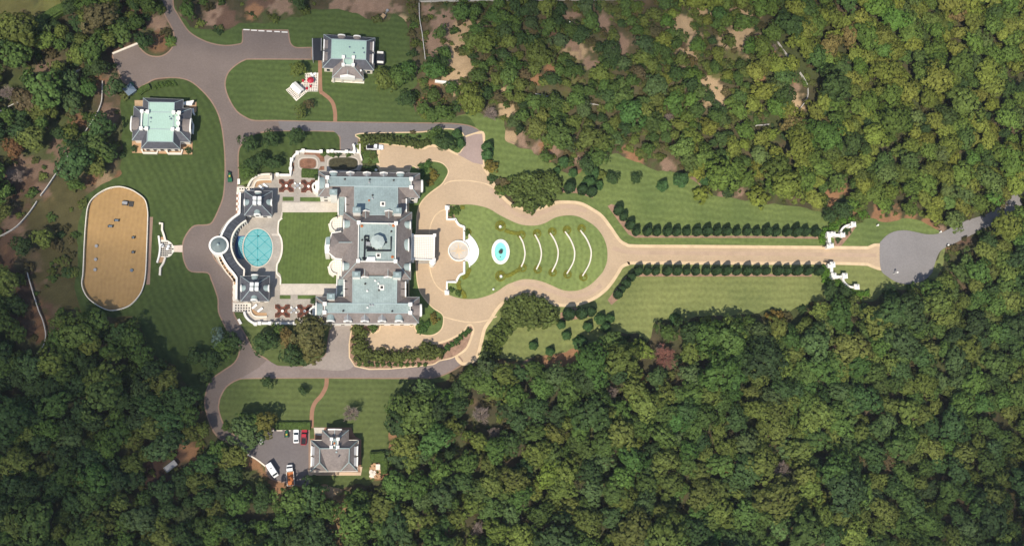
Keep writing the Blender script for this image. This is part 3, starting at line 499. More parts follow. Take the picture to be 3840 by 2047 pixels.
# linking blocks between the wings and the centre
w = mansard(man, Wp('A', [(712,500),(1965,500),(1965,960),(712,960)], ZE), Wp('A', [(905,435),(1778,435),(1778,1000),(905,1000)], ZT-.04), ZE-.03, ZT-.04, ridge=False)
windows(man, w[1], w[2], (1.2, 4.9), 2, side=-1)
w = mansard(man, Wp('C', [(690,240),(1950,240),(1950,700),(690,700)], ZE), Wp('C', [(872,200),(1762,200),(1755,738),(868,738)], ZT-.04), ZE-.03, ZT-.04, ridge=False, flat='copper2')
windows(man, w[1], w[2], (1.2, 4.9), 2, side=-1)
for t, ys in (('A', (785, )), ('C', (0, ))): pass
# lower copper-roofed galleries on the court side
for t, pts, m_ in (('A', [(580,640),(712,640),(690,1000),(580,1000)], 'copper'), ('C', [(556,250),(690,250),(690,590),(545,590)], 'copper2')):
    q = Wp(t, pts, 6.0); b = MB(); b.prism(q, 5.7, 6.0); b.build('gallery_roof', m_, man); b = MB(); b.prism(offset(q, .35), .15, 5.7); b.build('gallery_wall', 'white', man)
    b = MB(); b.strip([q[0], q[3]], .35, 5.8, 6.5); b.build('parapet', 'white', man); windows(man, q[0], q[3], (1.0, ), 3, side=1 if t == 'A' else 1, w=1.6, h=2.8)
# centre block
ZC, ZP = 9.2, 14.6
eC = [w1('A', 688, 945, ZC), w1('A', 2062, 945, ZC), w1('B', 2040, 1222, ZC), w1('B', 650, 1205, ZC)]
tC = Wp('B', [(990,78),(1748,92),(1738,860),(978,852)], ZP)
w = mansard(man, eC, tC, ZC, ZP, flat='copper2'); windows(man, w[1], w[2], (1.6, 5.4), 7, side=-1, w=1.3, h=2.3); windows(man, w[0], w[3], (1.4, 5.2), 6, side=1)
balustrade(man, Wp('B', [(992,80),(1742,94),(1732,858),(980,850)], ZP+1), ZP, h=.8, ph=1.3, pw=1.05, w=.35)
# roof-top plant and cupola
c = w1('B', 1372, 455, ZP+3); cu = MB(); cu.cyl(c, 1.85, 1.85, ZP-.1, ZP+2.6, 8); o = cu.build('cupola', 'white', man)
b = MB(); b.lathe(c, [(2.45, ZP+2.45), (2.4, ZP+2.6), (1.5, ZP+2.85), (.6, ZP+3.05), (.3, ZP+3.1), (.2, ZP+3.3), (0, ZP+3.4)], 8); b.build('cupola_roof', mat('cupola_copper', (.38,.43,.40), .75, .08, .6), o)
for i in range(8):
    a = math.pi/8+i*math.pi/4; n_ = Vector((math.cos(a), math.sin(a), 0)); b = MB(); extr(b, prof('arch', .8, 1.3, 1.7), c.xy.to_3d()+n_*1.78+Vector((0, 0, ZP+.5)), n_, .2); b.build('window', 'glass', o)
    a2 = i*math.pi/4; b = MB(); b.cyl(c.xy+Vector((math.cos(a2), math.sin(a2)))*2.1, .16, .14, ZP, ZP+2.5, 6); b.build('column', 'white', o)
def duct(pts, w=.5, h=.55):
    b = MB(); b.strip(Wp('B', pts, ZP+h), w, ZP+.08, ZP+h); b.build('roof_duct', 'dark', man)
duct([(1645,360),(1640,640),(1150,640)], .48); duct([(1118,440),(1105,760),(1100,840)], .5); duct([(1140,580),(1290,600),(1300,640)], .9, .4); duct([(1110,350),(1190,350),(1190,420),(1110,420),(1110,350)], .45, .8)
duct([(1060,790),(1160,800)], .5); duct([(1500,470),(1560,475)], .5); duct([(1150,455),(1220,462)], .5)
b = MB(); q = Wp('B', [(1165,770),(1325,770),(1325,845),(1140,845)], ZP+1.2); b.prism(q, ZP, ZP+1.2); b.build('air_handler', 'white_paint', man)
for t, x, y, z in (('B', 1387, 738, ZP), ('A', 1478, 775, ZT), ('C', 1455, 415, ZT)):
    q = w1(t, x, y, z+.5); b = MB(); b.box(q, ux, .82, .82, z, z+.35); o = b.build('roof_hatch', 'white', man); b = MB(); b.box(q, ux, .42, .42, z+.35, z+.55); b.build('hatch_lid', 'iron', o)
for t, x, y, z, m_ in (('A',1270,605,ZT,'iron'),('A',1272,665,ZT,'grey'),('A',1200,708,ZT,'rust'),('A',712,280,ZT,'iron'),('A',1212,290,ZT,'iron'),('A',1205,345,ZT,'grey'),('A',1695,302,ZT,'iron'),('B',1648,258,ZP,'iron'),('B',1060,432,ZP,'iron'),('B',1605,125,ZP,'grey'),
        ('C',1122,345,ZT,'iron'),('C',1165,485,ZT,'white'),('C',1390,335,ZT,'white'),('C',1325,280,ZT,'white'),('C',1400,472,ZT,'iron'),('C',1385,410,ZT,'grey'),('C',1170,820,ZT,'white'),('C',680,890,ZT,'iron'),('C',1665,895,ZT,'iron'),('C',1220,770,ZT,'grey'),('C',1275,770,ZT,'grey')): vent(man, t, x, y, z, m=m_)
for i, (x, y) in enumerate(((1055,150),(1690,140),(1670,770))): vent(man, 'B', x, y, ZP, .35, 'rust', .35)
b = MB(); q = w1('B', 1185, 500, ZP+1); b.box(q, ux, .75, .6, ZP, ZP+.9); b.build('air_handler', 'grey', man)
# dormers: five on each wing's outer slope, ends, links and centre
for i, x in enumerate((487, 825, 1160, 1498, 1832)): dormer(man, w1('A', x, 138+x*.013, ZE+2), uy, style='arch' if i in (0, 4) else 'gable', roofm='copper' if i in (0, 4) else 'lead', d=2.4, z=ZE+.15)
for i, x in enumerate((425, 772, 1115, 1460, 1800)): dormer(man, w1('C', x, 1090, ZE+1.6), -vs_, style='arch' if i in (0, 4) else 'gable', roofm='copper' if i in (0, 4) else 'lead', d=2.3, z=ZE+.15)
dormer(man, w1('A', 195, 345, ZE+2), -ux, w=4.2, style='arch', roofm='copper', d=2.2, z=ZE); dormer(man, w1('A', 2268, 400, ZE+2), ux, w=3.6, style='arch', roofm='slate', d=3.0, z=ZE, ft=.7)
dormer(man, w1('C', 140, 850, ZE+2), -us, w=4.2, style='arch', roofm='copper', d=2.2, z=ZE); dormer(man, w1('C', 2245, 865, ZE+2), us, w=3.6, style='arch', roofm='slate', d=3.0, z=ZE, ft=.7)
for y in (710, 860): dormer(man, w1('A', 735, y, ZE+2), -ux, w=2.2, style='flat', d=2.0, z=ZE, h1=1.7, roofm='slate')
for y in (735, 860): dormer(man, w1('A', 1945, y, ZE+2), ux, w=2.2, style='flat', d=2.0, z=ZE, h1=1.7, roofm='slate')
for y in (365, 520): dormer(man, w1('C', 705, y, ZE+2), -us, w=2.2, style='flat', d=2.0, z=ZE, h1=1.7, roofm='slate'); dormer(man, w1('C', 1930, y, ZE+2), us, w=2.2, style='flat', d=2.2, z=ZE, h1=1.7, roofm='slate')
for t, a, b2 in (('A', (733,670), (733,905)), ('A', (1945,680), (1945,925)), ('C', (702,260), (702,575)), ('C', (1932,290), (1930,590))):
    b = MB(); b.strip([w1(t, *a, ZE+.9), w1(t, *b2, ZE+.9)], .5, ZE-.2, ZE+.9); b.build('parapet', 'white', man)
for x in (1133, 1597): dormer(man, w1('A', x, 925, ZC+2.3), uy, style='gable', roofm='slate', d=3.0, z=ZC+.6, h1=1.4)
for x in (1112, 1580): dormer(man, w1('B', x, 1172, ZC+2.0), -uy, style='gable', roofm='slate', d=3.0, z=ZC+.6, h1=1.4)
dormer(man, w1('A', 698, 1175, ZC+2), -ux, w=2.6, style='arch', roofm='copper2', d=1.9, z=ZC+.2); dormer(man, w1('B', 685, 955, ZC+2), -ux, w=2.6, style='arch', roofm='copper2', d=1.9, z=ZC+.2)
dormer(man, w1('B', 2025, 120, ZC+2), ux, w=2.4, style='arch', roofm='copper2', d=2.0, z=ZC+.2); dormer(man, w1('B', 2018, 965, ZC+2), ux, w=2.4, style='arch', roofm='copper2', d=2.0, z=ZC+.2)
dormer(man, w1('B', 1990, 520, ZC+2), ux, w=4.0, style='arch', roofm='copper2', d=2.2, z=ZC+.2)
for t, x, y, z0, z1, wx, wy in (('A',483,530,3,13.5,2.25,1.7),('A',955,890,ZC,15.8,2.4,1.7),('A',1778,905,ZC,15.8,2.4,1.7),('C',432,590,6,13.5,2.3,1.7),('B',945,1110,ZC-1,15.5,2.4,1.7),('B',1768,1120,ZC-1,15.5,2.4,1.7)): chimney(man, t, x, y, wx, wy, z0, z1, ux)
# west bay with its own hipped roof
e_ = Wp('B', [(640,262),(452,292),(405,480),(372,600),(400,690),(520,795),(655,815)], 8.6); r1 = w1('B', 590, 478, 12.4); r2 = w1('B', 950, 478, 12.4)
b = MB(); L_ = w1('B', 960, 330, 10.5); v = [(p.x, p.y, 8.6) for p in e_]+[tuple(r1), tuple(r2)]+[(w1('B', 930, 262, 10).x, w1('B', 930, 262, 10).y, 8.7), (w1('B', 930, 815, 10).x, w1('B', 930, 815, 10).y, 8.7)]
b.add(v, [(0,1,7),(1,2,7),(2,3,7),(3,4,7),(4,5,7),(5,6,7),(9,0,7,8),(6,10,8,7)]); b.build('bay_roof', 'slate', man); b = MB(); bar(b, r1+Vector((0,0,.05)), r2+Vector((0,0,.05)), .2); b.build('hip_trim', 'trim', man)
b = MB(); b.prism(offset(e_, .35), .1, 8.4); b.build('bay_wall', 'white', man); b = MB(); b.strip(e_, .5, 8.1, 8.7); b.build('cornice', 'white', man)
bx = Wp('B', [(330,385),(415,365),(415,600),(392,690),(312,690),(305,560)], 9.2); b = MB(); b.prism(bx, .1, 9.0); b.build('bay_front', 'white', man); b = MB(); b.prism(Wp('B', [(335,375),(412,362),(415,515),(330,515)], 9.4), 9.0, 9.35); b.build('bay_front_roof', 'copper', man)
# round balconies over the court
gridm = grid_mat('white_grid_paving', (.78,.73,.64), (.55,.50,.43), .62, .16)
for cy, y0, y1, dx in ((120, -40, 240, 0), (975, 785, 1205, -15)):
    pts = [(560+dx+118*math.cos(a), cy+118*math.sin(a)) for a in [math.pi/2+math.pi*i/14 for i in range(15)]]; pl = [(668+dx*.5, y0), (560+dx, y0)]+pts[::-1]+[(560+dx, y1), (660+dx*.5, y1)]
    q = Wp('B', pl, 3.4); b = MB(); b.prism(q, 3.0, 3.4); b.build('balcony_floor', gridm, man); b = MB(); b.prism(offset(q, .3), .15, 3.0); b.build('balcony_wall', 'white', man)
    r = [w1('B', 560+dx+140*math.cos(a), cy+140*math.sin(a), 4.2) for a in [math.pi/2+math.pi*i/14 for i in range(15)]]; balustrade(man, r, 3.3, closed=False, posts=False, h=.9, w=.55, m='white2')
    b = MB(); b.strip(Wp('B', [(420+dx, cy-20), (445+dx, cy+110), (520+dx, cy+160)], 1.5), 1.4, .15, 1.6); b.build('stair', 'white2', man)
for t, cx, cy in (('A', 150, 430), ('C', 90, 905)):
    r = [w1(t, cx+85*math.cos(a), cy+80*math.sin(a), 4.5) for a in [math.pi/2+math.pi*i/12 for i in range(13)]]; b = MB(); b.strip(r, .55, .15, 4.6); b.build('round_bay_parapet', 'white', man)
    b = MB(); b.strip(Wp(t, [(cx+5, cy-120), (cx+5, cy+120)], 4.6), 1.2, .15, 4.5); b.build('end_bay', 'white', man)
# carriage porch on the entrance front
q = Wp('B', [(2062,345),(2515,345),(2505,835),(2052,825)], 5.6); b = MB(); b.prism(q, 5.0, 5.6, bottom=True); b.build('porch_roof', gridm, man); balustrade(man, q, 5.6, h=.75, w=.5, pw=.9, ph=1.0)
for i in range(4):
    for s in (0, 1):
        c = (q[1]*(1-i/3)+q[2]*(i/3)) if s else (q[0]*(1-i/3)+q[3]*(i/3)); c = c+(q[0]-q[1]).normalized()*(.7 if s else -.7)+(q[3]-q[0]).normalized()*(.7 if i == 0 else -.7 if i == 3 else 0)
        b = MB(); b.cyl(c, .38, .32, .1, 5.0, 10); b.box(c, ux, .5, .5, .1, .4); b.box(c, ux, .5, .5, 4.7, 5.0); b.build('column', 'white', man)
c = w1('B', 2462, 920, .6); b = MB(); b.cyl(c, 1.0, .95, .08, 4.2, 16); b.lathe(c, [(1.0, 4.2), (1.15, 4.4), (.6, 5.0), (0, 5.3)], 16); b.build('porch_turret', 'white', man)
b = MB(); b.prism(Wp('B', [(2085,340),(2500,340),(2500,905),(2085,905)], .1), .085, .11); b.build('porch_floor', 'paving', man)
for pl in ([(2025,295),(2025,405),(1990,420),(1985,640),(2010,660),(2020,800)],):
    balustrade(man, Wp('B', pl, 7), 6.0, closed=False, h=.9, w=.6, pw=1.0, ph=1.3)
b = MB(); b.prism(Wp('B', [(1995,300),(2075,345),(2075,800),(1995,800),(1960,660),(1960,420)], 6.0), .1, 6.0); b.build('entrance_bay', gridm, man)
# ------------------------------------------------------------------ pool pavilions and the curved gallery
def pavilion(t, eave, top, chim, doors, label):
    e = Wp(t, eave, 4.6); tp = Wp(t, top, 8.2); r = empty('pool_pavilion', cen(e), label, 'pavilion'); w = mansard(r, e, tp, 4.6, 8.2, slope='slate_dark' if t == 'D' else 'slate_dark', flat='copper', z0=.15)
    for x, y in chim:
        c = w1(t, x, y, 9.4); b = MB(); b.box(c, ux, .48, .48, 7.2, 9.2); o = b.build('chimney', 'white', r); b = MB(); b.box(c, ux, .58, .58, 9.2, 9.4); b.build('chimney_cap', 'white_paint', o)
    for (x, y), n_ in doors: dormer(r, w1(t, x, y, 5.4), n_, w=2.1, d=2.0, z=4.4, h1=1.2, h2=2.0, style='arch', roofm='copper')
    for i in range(4): windows(r, w[i], w[(i+1) % 4], (.9, ), 2, side=-1, w=1.2, h=2.4)
    return r
pavilion('D', [(845,412),(1400,412),(1392,910),(838,900)], [(1030,540),(1155,545),(1155,660),(1028,655)], [(1043,550),(1142,552),(1040,643),(1140,643)], [((1118,445),uy),((850,640),-ux),((1380,640),ux),((1100,885),-uy)],
    'dark slate pyramid-roofed pool pavilion with four white chimneys, above the pool beside the loungers')
pavilion('E', [(762,238),(1348,240),(1330,745),(765,750)], [(970,390),(1098,395),(1095,508),(965,503)], [(985,403),(1086,403),(980,497),(1082,497)], [((1050,235),uy),((782,485),-ux),((1325,485),ux),((1037,720),-uy)],
    'dark slate pyramid-roofed pool pavilion with four white chimneys, below the pool beside the checkered terrace')
gal = empty('curved_gallery', w1('G', 500, 600, 0), 'crescent-shaped dark-roofed gallery with a white parapet and round copper tower, beside the pool', 'gallery')
zg = 4.2
outer = cr(S('D', [(757,450),(750,640),(745,858),(745,858)]), 2, False)+cr(S('D', [(735,875),(610,965),(500,1080),(415,1230),(365,1345)]), 4, False)+cr(S('G', [(335,560),(375,720),(430,840),(520,980),(620,1100),(685,1190)]), 4, False)+[Vector(p) for p in S('E', [(688,330),(682,710)])]
inner = [Vector(p) for p in S('D', [(872,450),(868,880),(876,1005)])]+cr(S('D', [(870,1010),(780,1070),(690,1160),(620,1270),(585,1373)]), 4, False)+cr(S('G', [(575,500),(580,600),(615,720),(680,850),(760,950),(838,1025)]), 4, False)+[Vector(p) for p in S('G', [(830,1160)])]+[Vector(p) for p in S('E', [(770,260),(765,705)])]
ow = [P(p[0], p[1], zg) for p in outer]; iw = [P(p[0], p[1], zg) for p in inner]
b = MB(); b.prism(ow+iw[::-1], zg-.4, zg); b.build('gallery_roof', 'felt', gal); b = MB(); b.strip(ow, .62, .1, zg+.75); b.build('outer_wall', 'white', gal); b = MB(); b.strip(iw[2:-1], .5, zg-.7, zg+.45); b.build('inner_parapet', 'white2', gal)
for i in range(3, len(iw)-3, 2):
    b = MB(); q = iw[i]; b.cyl(q, .22, .2, .15, zg-.6, 8); b.build('column', 'white', gal)
b = MB()
for i in range(14):
    j = int(4+i*(len(ow)-8)/14); k = min(range(len(iw)), key=lambda q: (iw[q].xy-ow[j].xy).length); bar(b, (ow[j].x, ow[j].y, zg+.03), (iw[k].x, iw[k].y, zg+.03), .1)
b.build('roof_seam', mat('roof_seam_grey', (.10,.11,.13), .7, .1, 1), gal)
tc_ = w1('G', 318, 525, zg+1.5); b = MB(); b.cyl(tc_, 3.2, 3.2, .1, zg+.6, 40); o = b.build('round_tower', 'white', gal)
b = MB(); b.lathe(tc_, [(3.2, zg+.5), (3.25, zg+.9), (2.75, zg+1.0), (2.65, zg+1.0)], 40); b.build('tower_parapet', 'white', gal); b = MB(); b.lathe(tc_, [(2.72, zg+.9), (1.8, zg+1.45), (.6, zg+1.9), (.45, zg+1.95), (.4, zg+2.3), (0, zg+2.7)], 40); b.build('tower_roof', mat('tower_copper', (.155,.19,.185), .6, .1, .8), gal, smooth=False)
b = MB(); b.lathe(tc_, [(.5, zg+2.1), (.3, zg+2.6), (0, zg+3.1)], 12); b.build('finial', 'trim', gal)
# low ledge outside the parapet with terracotta panels and dark grilles
jt = 8
while (ow[jt].xy-tc_.xy).length > 3.6 or ow[jt].y > tc_.y: jt += 1
nn = []
for j in range(jt, len(ow)):
    p, q = ow[max(j-1, 0)], ow[min(j+1, len(ow)-1)]; u = (q-p); u.z = 0; u.normalize(); nn.append(Vector((u.y, -u.x, 0)))
led = [ow[j]+nn[j-jt]*.95 for j in range(jt, len(ow))]; b = MB(); b.strip(led, 1.25, .1, 1.5); b.build('ledge', 'white2', gal)
for i in range(1, len(led)-1):
    u = led[min(i+1, len(led)-1)]-led[i-1]; c = led[i]
    if i % 2: b = MB(); b.box(c, u, .75, .36, 1.4, 1.56); b.build('terracotta_panel', 'terracotta', gal)
    else:
        for s in (-1, 1): b = MB(); u2 = Vector((u.x, u.y)).normalized(); b.box(c.xy+u2*s*.28, u, .17, .3, 1.4, 1.56); b.build('dark_grille', 'dark', gal)
# windows and doors in the drive-side wall
for j in range(2, len(ow)-2, 2):
    p, q = ow[j], ow[j+1]; u = (q-p); u.z = 0
    if u.length < .5: continue
    u.normalize(); n_ = Vector((u.y, -u.x, 0)); n_ = n_ if n_.dot(Vector((-1, 0, 0))) > -.2 else -n_; c = (p+q)/2; c.z = .4
    b = MB(); extr(b, prof('arch', 1.5, 2.1, 2.7), c+n_*.36, n_, .12); o = b.build('arched_panel', 'terracotta' if j % 4 == 0 else 'white2', gal)
    if j % 4: b = MB(); extr(b, [(-.5, .3), (.5, .3), (.5, 2.0), (-.5, 2.0)], c+n_*.4, n_, .1); b.build('window', 'glass', gal)
chk = grid_mat('terracotta_white_checker', (.72,.66,.58), (.30,.16,.10), .95, rot=0, checker=True)
chk2 = grid_mat('black_white_grid', (.78,.73,.66), (.06,.05,.05), 1.0, .3)
for pl, t, m_ in (([(683,430),(745,430),(745,862),(670,862)], 'D', chk), ([(605,370),(670,300),(690,340),(684,700),(684,780),(600,780)], 'E', chk)):
    sheet('path', Wp(t, pl), .215, m_, .05)
def gridded(name, t, pl, z, size, label, cat, gm=None, h=.25):
    pts = Wp(t, pl, z); r = empty(name, cen(pts), label, cat); b = MB(); b.prism(pts, z-h, z); b.build('slab', 'white2', r)
    # dark tiles, one mesh, laid on the slab along its first edge
    u = (pts[1]-pts[0]); u.z = 0; u.normalize(); v = Vector((-u.y, u.x, 0)); c = cen(pts); b = MB(); R = 16
    for i in range(-R, R):
        for j in range(-R, R):
            q = c+u*(i+.5)*size+v*(j+.5)*size
            s_ = size*.27; cs = [q-u*s_-v*s_, q+u*s_-v*s_, q+u*s_+v*s_, q-u*s_+v*s_]
            if all(inside(pts, [k.x], [k.y])[0] for k in cs): b.add([(k.x, k.y, z+.012) for k in cs], [(0, 1, 2, 3)])
    b.build('inset_tiles', gm or 'dark', r); return r
gridded('checkered_terrace', 'D', [(690,330),(1035,325),(1040,405),(760,410),(758,440),(690,440)], .45, .85, 'small white terrace inset with dark tiles at the upper end of the curved gallery', 'terrace')
gridded('checkered_terrace', 'E', [(605,780),(950,780),(955,990),(865,990),(830,955),(602,955)], .45, .87, 'white terrace inset with dark tiles at the lower end of the curved gallery', 'terrace')
# ------------------------------------------------------------------ pool
pool = empty('swimming_pool', w1('G', 1100, 585, 0), 'large round turquoise swimming pool crossed by dark tile lines, with a blue stepped edge', 'pool')
pc = (1112, 588); rx, ry = 296, 380
ring = lambda k, n=64, cx=pc[0], cy=pc[1], a=rx, b_=ry: [(cx+a*k*math.cos(2*math.pi*i/n), cy+b_*k*math.sin(2*math.pi*i/n)) for i in range(n)]
def clipL(pts): return [(max(x, 820-.0*y), y) for x, y in pts]
st = [(860,350),(705,352),(668,440),(650,520),(648,600),(660,690),(690,780),(740,812),(850,810)]
b = MB(); b.prism(Wp('G', st), .2, .225); b.build('step_ledge', 'poolstep', pool)
b = MB(); b.prism(Wp('G', ring(1.0)), .2, .24); b.build('pool_floor', 'poolfloor', pool)
b = MB(); b.prism(Wp('G', [(800,365),(860,365),(900,590),(870,800),(770,795),(725,700),(705,590),(720,480),(755,380)]), .2, .233); b.build('pool_shelf', 'poolfloor', pool)
b = MB()
for i in range(9):
    for j in range(2): q = w1('G', 770-22*math.sin((i)/8*math.pi)+j*38, 410+i*46+j*22); b.cyl(q, .17, .17, .24, .25, 6)
b.build('shelf_mosaic', 'poolstep', pool)
b = MB()
def ln_(x0, y0, x1, y1, w_=.2): b.strip(Wp('G', [(x0, y0), (x1, y1)]), w_, .25, .253)
for L in ((1110,215,1105,965),(890,355,1350,352),(885,832,1335,828),(1025,262,1390,600),(1235,262,880,570),(880,385,1340,825),(1335,395,880,800),(815,545,1215,930),(1390,610,990,935)): ln_(*L)
b.strip(Wp('G', ring(.955)), .22, .25, .253, closed=True); b.build('tile_lines', 'poolline', pool)
b = MB(); b.prism(Wp('G', ring(.99)), .3, .3); b.prism(Wp('G', st), .296, .296); b.build('water', 'water', pool)
b = MB(); b.strip(Wp('G', ring(1.02)), .38, .2, .36, closed=True); b.build('coping', 'paving_pale', pool)
# ------------------------------------------------------------------ plaza: walls, round dais, white apron, fountain basin
def wall(name, t, pl, w_, h, m, label, cat, n=4, group=None, curve=True, z0=.05, posts=0, pw=.9):
    q = S(t, pl); q = cr(q, n, False) if curve else [Vector(a) for a in q]; pts = [P(p[0], p[1], h) for p in q]; r = empty(name, Vector((pts[0].x, pts[0].y, 0)), label, cat, group)
    b = MB(); b.strip(pts, w_, z0, h-.12); b.build('wall', m, r); b = MB(); b.strip(pts, w_+(.18 if w_ > .4 else .1), h-.12, h); b.build('coping', m, r)
    for k in range(posts):
        c = pts[int(round(k*(len(pts)-1)/max(1, posts-1)))]; b = MB(); b.box(c, ux, pw/2, pw/2, z0, h+.35); b.box(c, ux, pw/2+.1, pw/2+.1, h+.35, h+.5); b.build('pier', m, r)
    return r
wall('parapet_wall', 'Kk', [(945,205),(945,440),(1128,438),(1130,438)], .55, 1.0, 'white', 'white angular parapet wall with a square end pier at the upper edge of the forecourt', 'wall', curve=False)
wall('parapet_wall', 'Kk', [(1118,440),(1145,500),(1200,560),(1290,590),(1290,590),(1288,875)], .55, 1.0, 'white', 'white parapet wall curving down from the upper edge of the forecourt to the round dais', 'wall', n=5)
wall('parapet_wall', 'M', [(503,790),(503,945),(503,945),(440,975),(395,1060)], .55, 1.0, 'white', 'white parapet wall curving from the round dais to the lower edge of the forecourt', 'wall', n=5)
wall('parapet_wall', 'M', [(400,1062),(272,1062),(270,1195)], .55, 1.0, 'white', 'white angular parapet wall with a square end pier at the lower edge of the forecourt', 'wall', curve=False)
for t, x, y, lb_ in (('Kk', 948, 210, 'white urn pier at the upper outer corner of the forecourt'), ('M', 270, 1205, 'white urn pier at the lower outer corner of the forecourt')):
    c = w1(t, x, y, 1.2); r = empty('urn_pier', Vector((c.x, c.y, 0)), lb_, 'pier'); b = MB(); b.box(c, ux, .65, .65, .05, 1.3); b.box(c, ux, .78, .78, 1.3, 1.45); b.build('pier', 'white', r)
    b = MB(); b.lathe(c, [(.2, 1.45), (.15, 1.6), (.45, 2.0), (.4, 2.2), (0, 2.1)], 12); b.build('urn', 'white', r)
dc = w1('Kk', 1180, 1075, .3); dais = empty('round_dais', Vector((dc.x, dc.y, 0)), 'round paved overlook with a star pattern and white rim beside the forecourt', 'platform')
R_ = (w1('Kk', 1395, 1075).x-w1('Kk', 965, 1075).x)/2
b = MB(); b.cyl(dc, R_, R_, .1, .3, 48); b.build('rim', 'white', dais); b = MB(); b.cyl(dc, R_-.42, R_-.42, .3, .32, 48); b.build('floor', 'paving_pale', dais)
b = MB()
for i in range(8):
    a = i*math.pi/4+.1; L2 = 3.2 if i % 2 == 0 else 2.0; u = Vector((math.cos(a), math.sin(a))); v = Vector((-u.y, u.x)); c = dc.xy; b.add([(c.x, c.y, .335)]+[(*(c+u*L2*.35+v*.28), .335), (*(c+u*L2), .335), (*(c+u*L2*.35-v*.28), .335)], [(0, 3, 2, 1)])
b.build('star_inlay', 'kerb', dais); b = MB(); b.strip([dc.xy+Vector((math.cos(a), math.sin(a)))*(R_-.2) for a in [math.radians(20+i*10) for i in range(32)]], .26, .3, .95); b.build('rim_wall', 'white', dais)
cres = Wp('Kk', cr([(1390,750),(1390,750),(1440,800),(1510,885),(1570,1010),(1585,1100),(1565,1210),(1510,1300),(1440,1365),(1385,1400),(1385,1400),(1370,1310),(1300,1260),(1300,1260),(1370,1180),(1400,1075),(1370,960),(1290,880),(1290,880),(1370,840),(1385,800)], 3))
ap = empty('white_apron', cen(cres), 'bright white crescent-shaped stone cascade apron below the round dais', 'apron'); b = MB(); b.prism(cres, .1, .45); b.build('apron_slab', 'white_paint', ap); b = MB(); b.strip(Wp('Kk', cr([(1300,1265),(1360,1275),(1390,1330),(1400,1400)], 4, False), .8), .35, .3, .9); b.build('apron_wall', 'white', ap)
b = MB(); b.strip(Wp('Kk', [(1390,740),(1390,830)], .8), .5, .1, 1.0); b.build('end_pier', 'white2', ap)
fb = empty('fountain_basin', Vector((c0.x, c0.y, 0)), 'oval turquoise fountain basin with a wide white rim on the loop lawn', 'fountain')
el = lambda k: Wp('Kk', [(2022+168*k*math.cos(2*math.pi*i/48), 1095+245*k*math.sin(2*math.pi*i/48)) for i in range(48)], .4)
b = MB(); b.prism(el(.8), .15, .2); b.build('basin_floor', 'basin', fb); b = MB(); b.strip(el(.9), 1.1, .1, .6, closed=True); b.build('rim', 'white', fb); b = MB(); b.prism(el(.84), .4, .4); b.build('water', 'water', fb)
q = w1('Kk', 2027, 1092, .6); b = MB(); b.lathe(q, [(.75, .2), (.7, .5), (.2, .6), (.18, 1.1), (.6, 1.3), (.55, 1.4), (.1, 1.4), (.08, 1.9), (0, 2.0)], 14); b.build('fountain_jet', 'iron', fb); q = w1('Kk', 2018, 1195, .3); b = MB(); b.cyl(q, .2, .15, .2, .45, 10); b.build('spout', 'iron', fb)
ARC = [[(1243,448),(1270,490),(1293,540),(1312,620),(1318,690),(1302,780),(1268,858)], [(1450,428),(1490,495),(1520,570),(1538,670),(1522,780),(1470,895)], [(1655,408),(1705,480),(1745,570),(1764,665),(1745,790),(1680,925)], [(1855,388),(1915,470),(1963,570),(1985,670),(1965,800),(1880,950)], [(2060,370),(2130,460),(2180,560),(2207,670),(2180,820),(2090,980)]]
for i, a in enumerate(ARC):
    wall('cascade_wall', 'M', a, .34, .75, 'white2', 'thin curved white wall across the loop lawn, %s from the fountain basin' % ('first', 'second', 'third', 'fourth', 'fifth and farthest')[i], 'wall', n=5, group='curved walls on the loop lawn')
# garden walls of the terrace
wall('garden_wall', 'Q', [(0,620),(0,620),(262,622),(262,622),(270,380),(270,380),(300,290),(380,195),(470,145),(560,138),(560,138),(880,155)], .5, 1.6, 'white', 'white garden wall curving round the upper left corner of the parterre garden', 'wall', posts=6)
wall('garden_wall', 'Q', [(1020,155),(1100,150),(1390,160),(1545,165)], .5, 1.6, 'white', 'straight white garden wall along the small upper car court', 'wall', posts=4)
wall('garden_wall', 'Q', [(1520,0),(1545,60),(1548,180)], .5, 2.2, 'white', 'short white wall flanking the steps from the car court', 'wall', n=3)
b = MB(); b.prism(Wp('Q', [(1560,5),(1655,5),(1655,190),(1560,190)], .6), .08, .6); tag(b.build('stone_steps', 'white', loc=w1('Q', 1600, 100)), 'pale stone steps between white walls beside the upper car court', 'steps')
wall('garden_wall', 'Q', [(1660,0),(1660,190),(1700,330)], .4, 1.4, 'white2', 'white wall bounding the steps on the driveway side', 'wall', curve=False)
wall('garden_wall', 'D', [(1385,72),(1270,72),(1160,85),(1080,115),(1000,170),(950,235),(912,322)], .5, 1.8, 'white2', 'pale curved wall round the upper lounging terrace', 'wall')
wall('garden_wall', 'D', [(1385,180),(1230,180),(1130,190),(1075,215),(1045,265),(1030,330)], .35, .8, 'white2', 'low inner curved wall of the upper lounging terrace', 'wall')
wall('garden_wall', 'D', [(1375,60),(1378,185)], .45, 1.8, 'white2', 'short cross wall at the right end of the upper lounging terrace', 'wall', curve=False)
wall('garden_wall', 'E', [(832,960),(860,1045),(920,1120),(1000,1175),(1060,1205)], .55, 1.6, 'white', 'pale curved wall round the lower lounging terrace', 'wall')
wall('garden_wall', 'E', [(1060,1205),(1140,1190),(1350,1190),(1860,1190)], .55, 1.6, 'white', 'straight white wall along the lower edge of the parterre garden', 'wall', posts=4)
wall('garden_wall', 'E', [(965,790),(965,935),(1000,1010),(1080,1055),(1295,1055)], .35, .8, 'white2', 'low inner curved wall of the lower lounging terrace', 'wall')
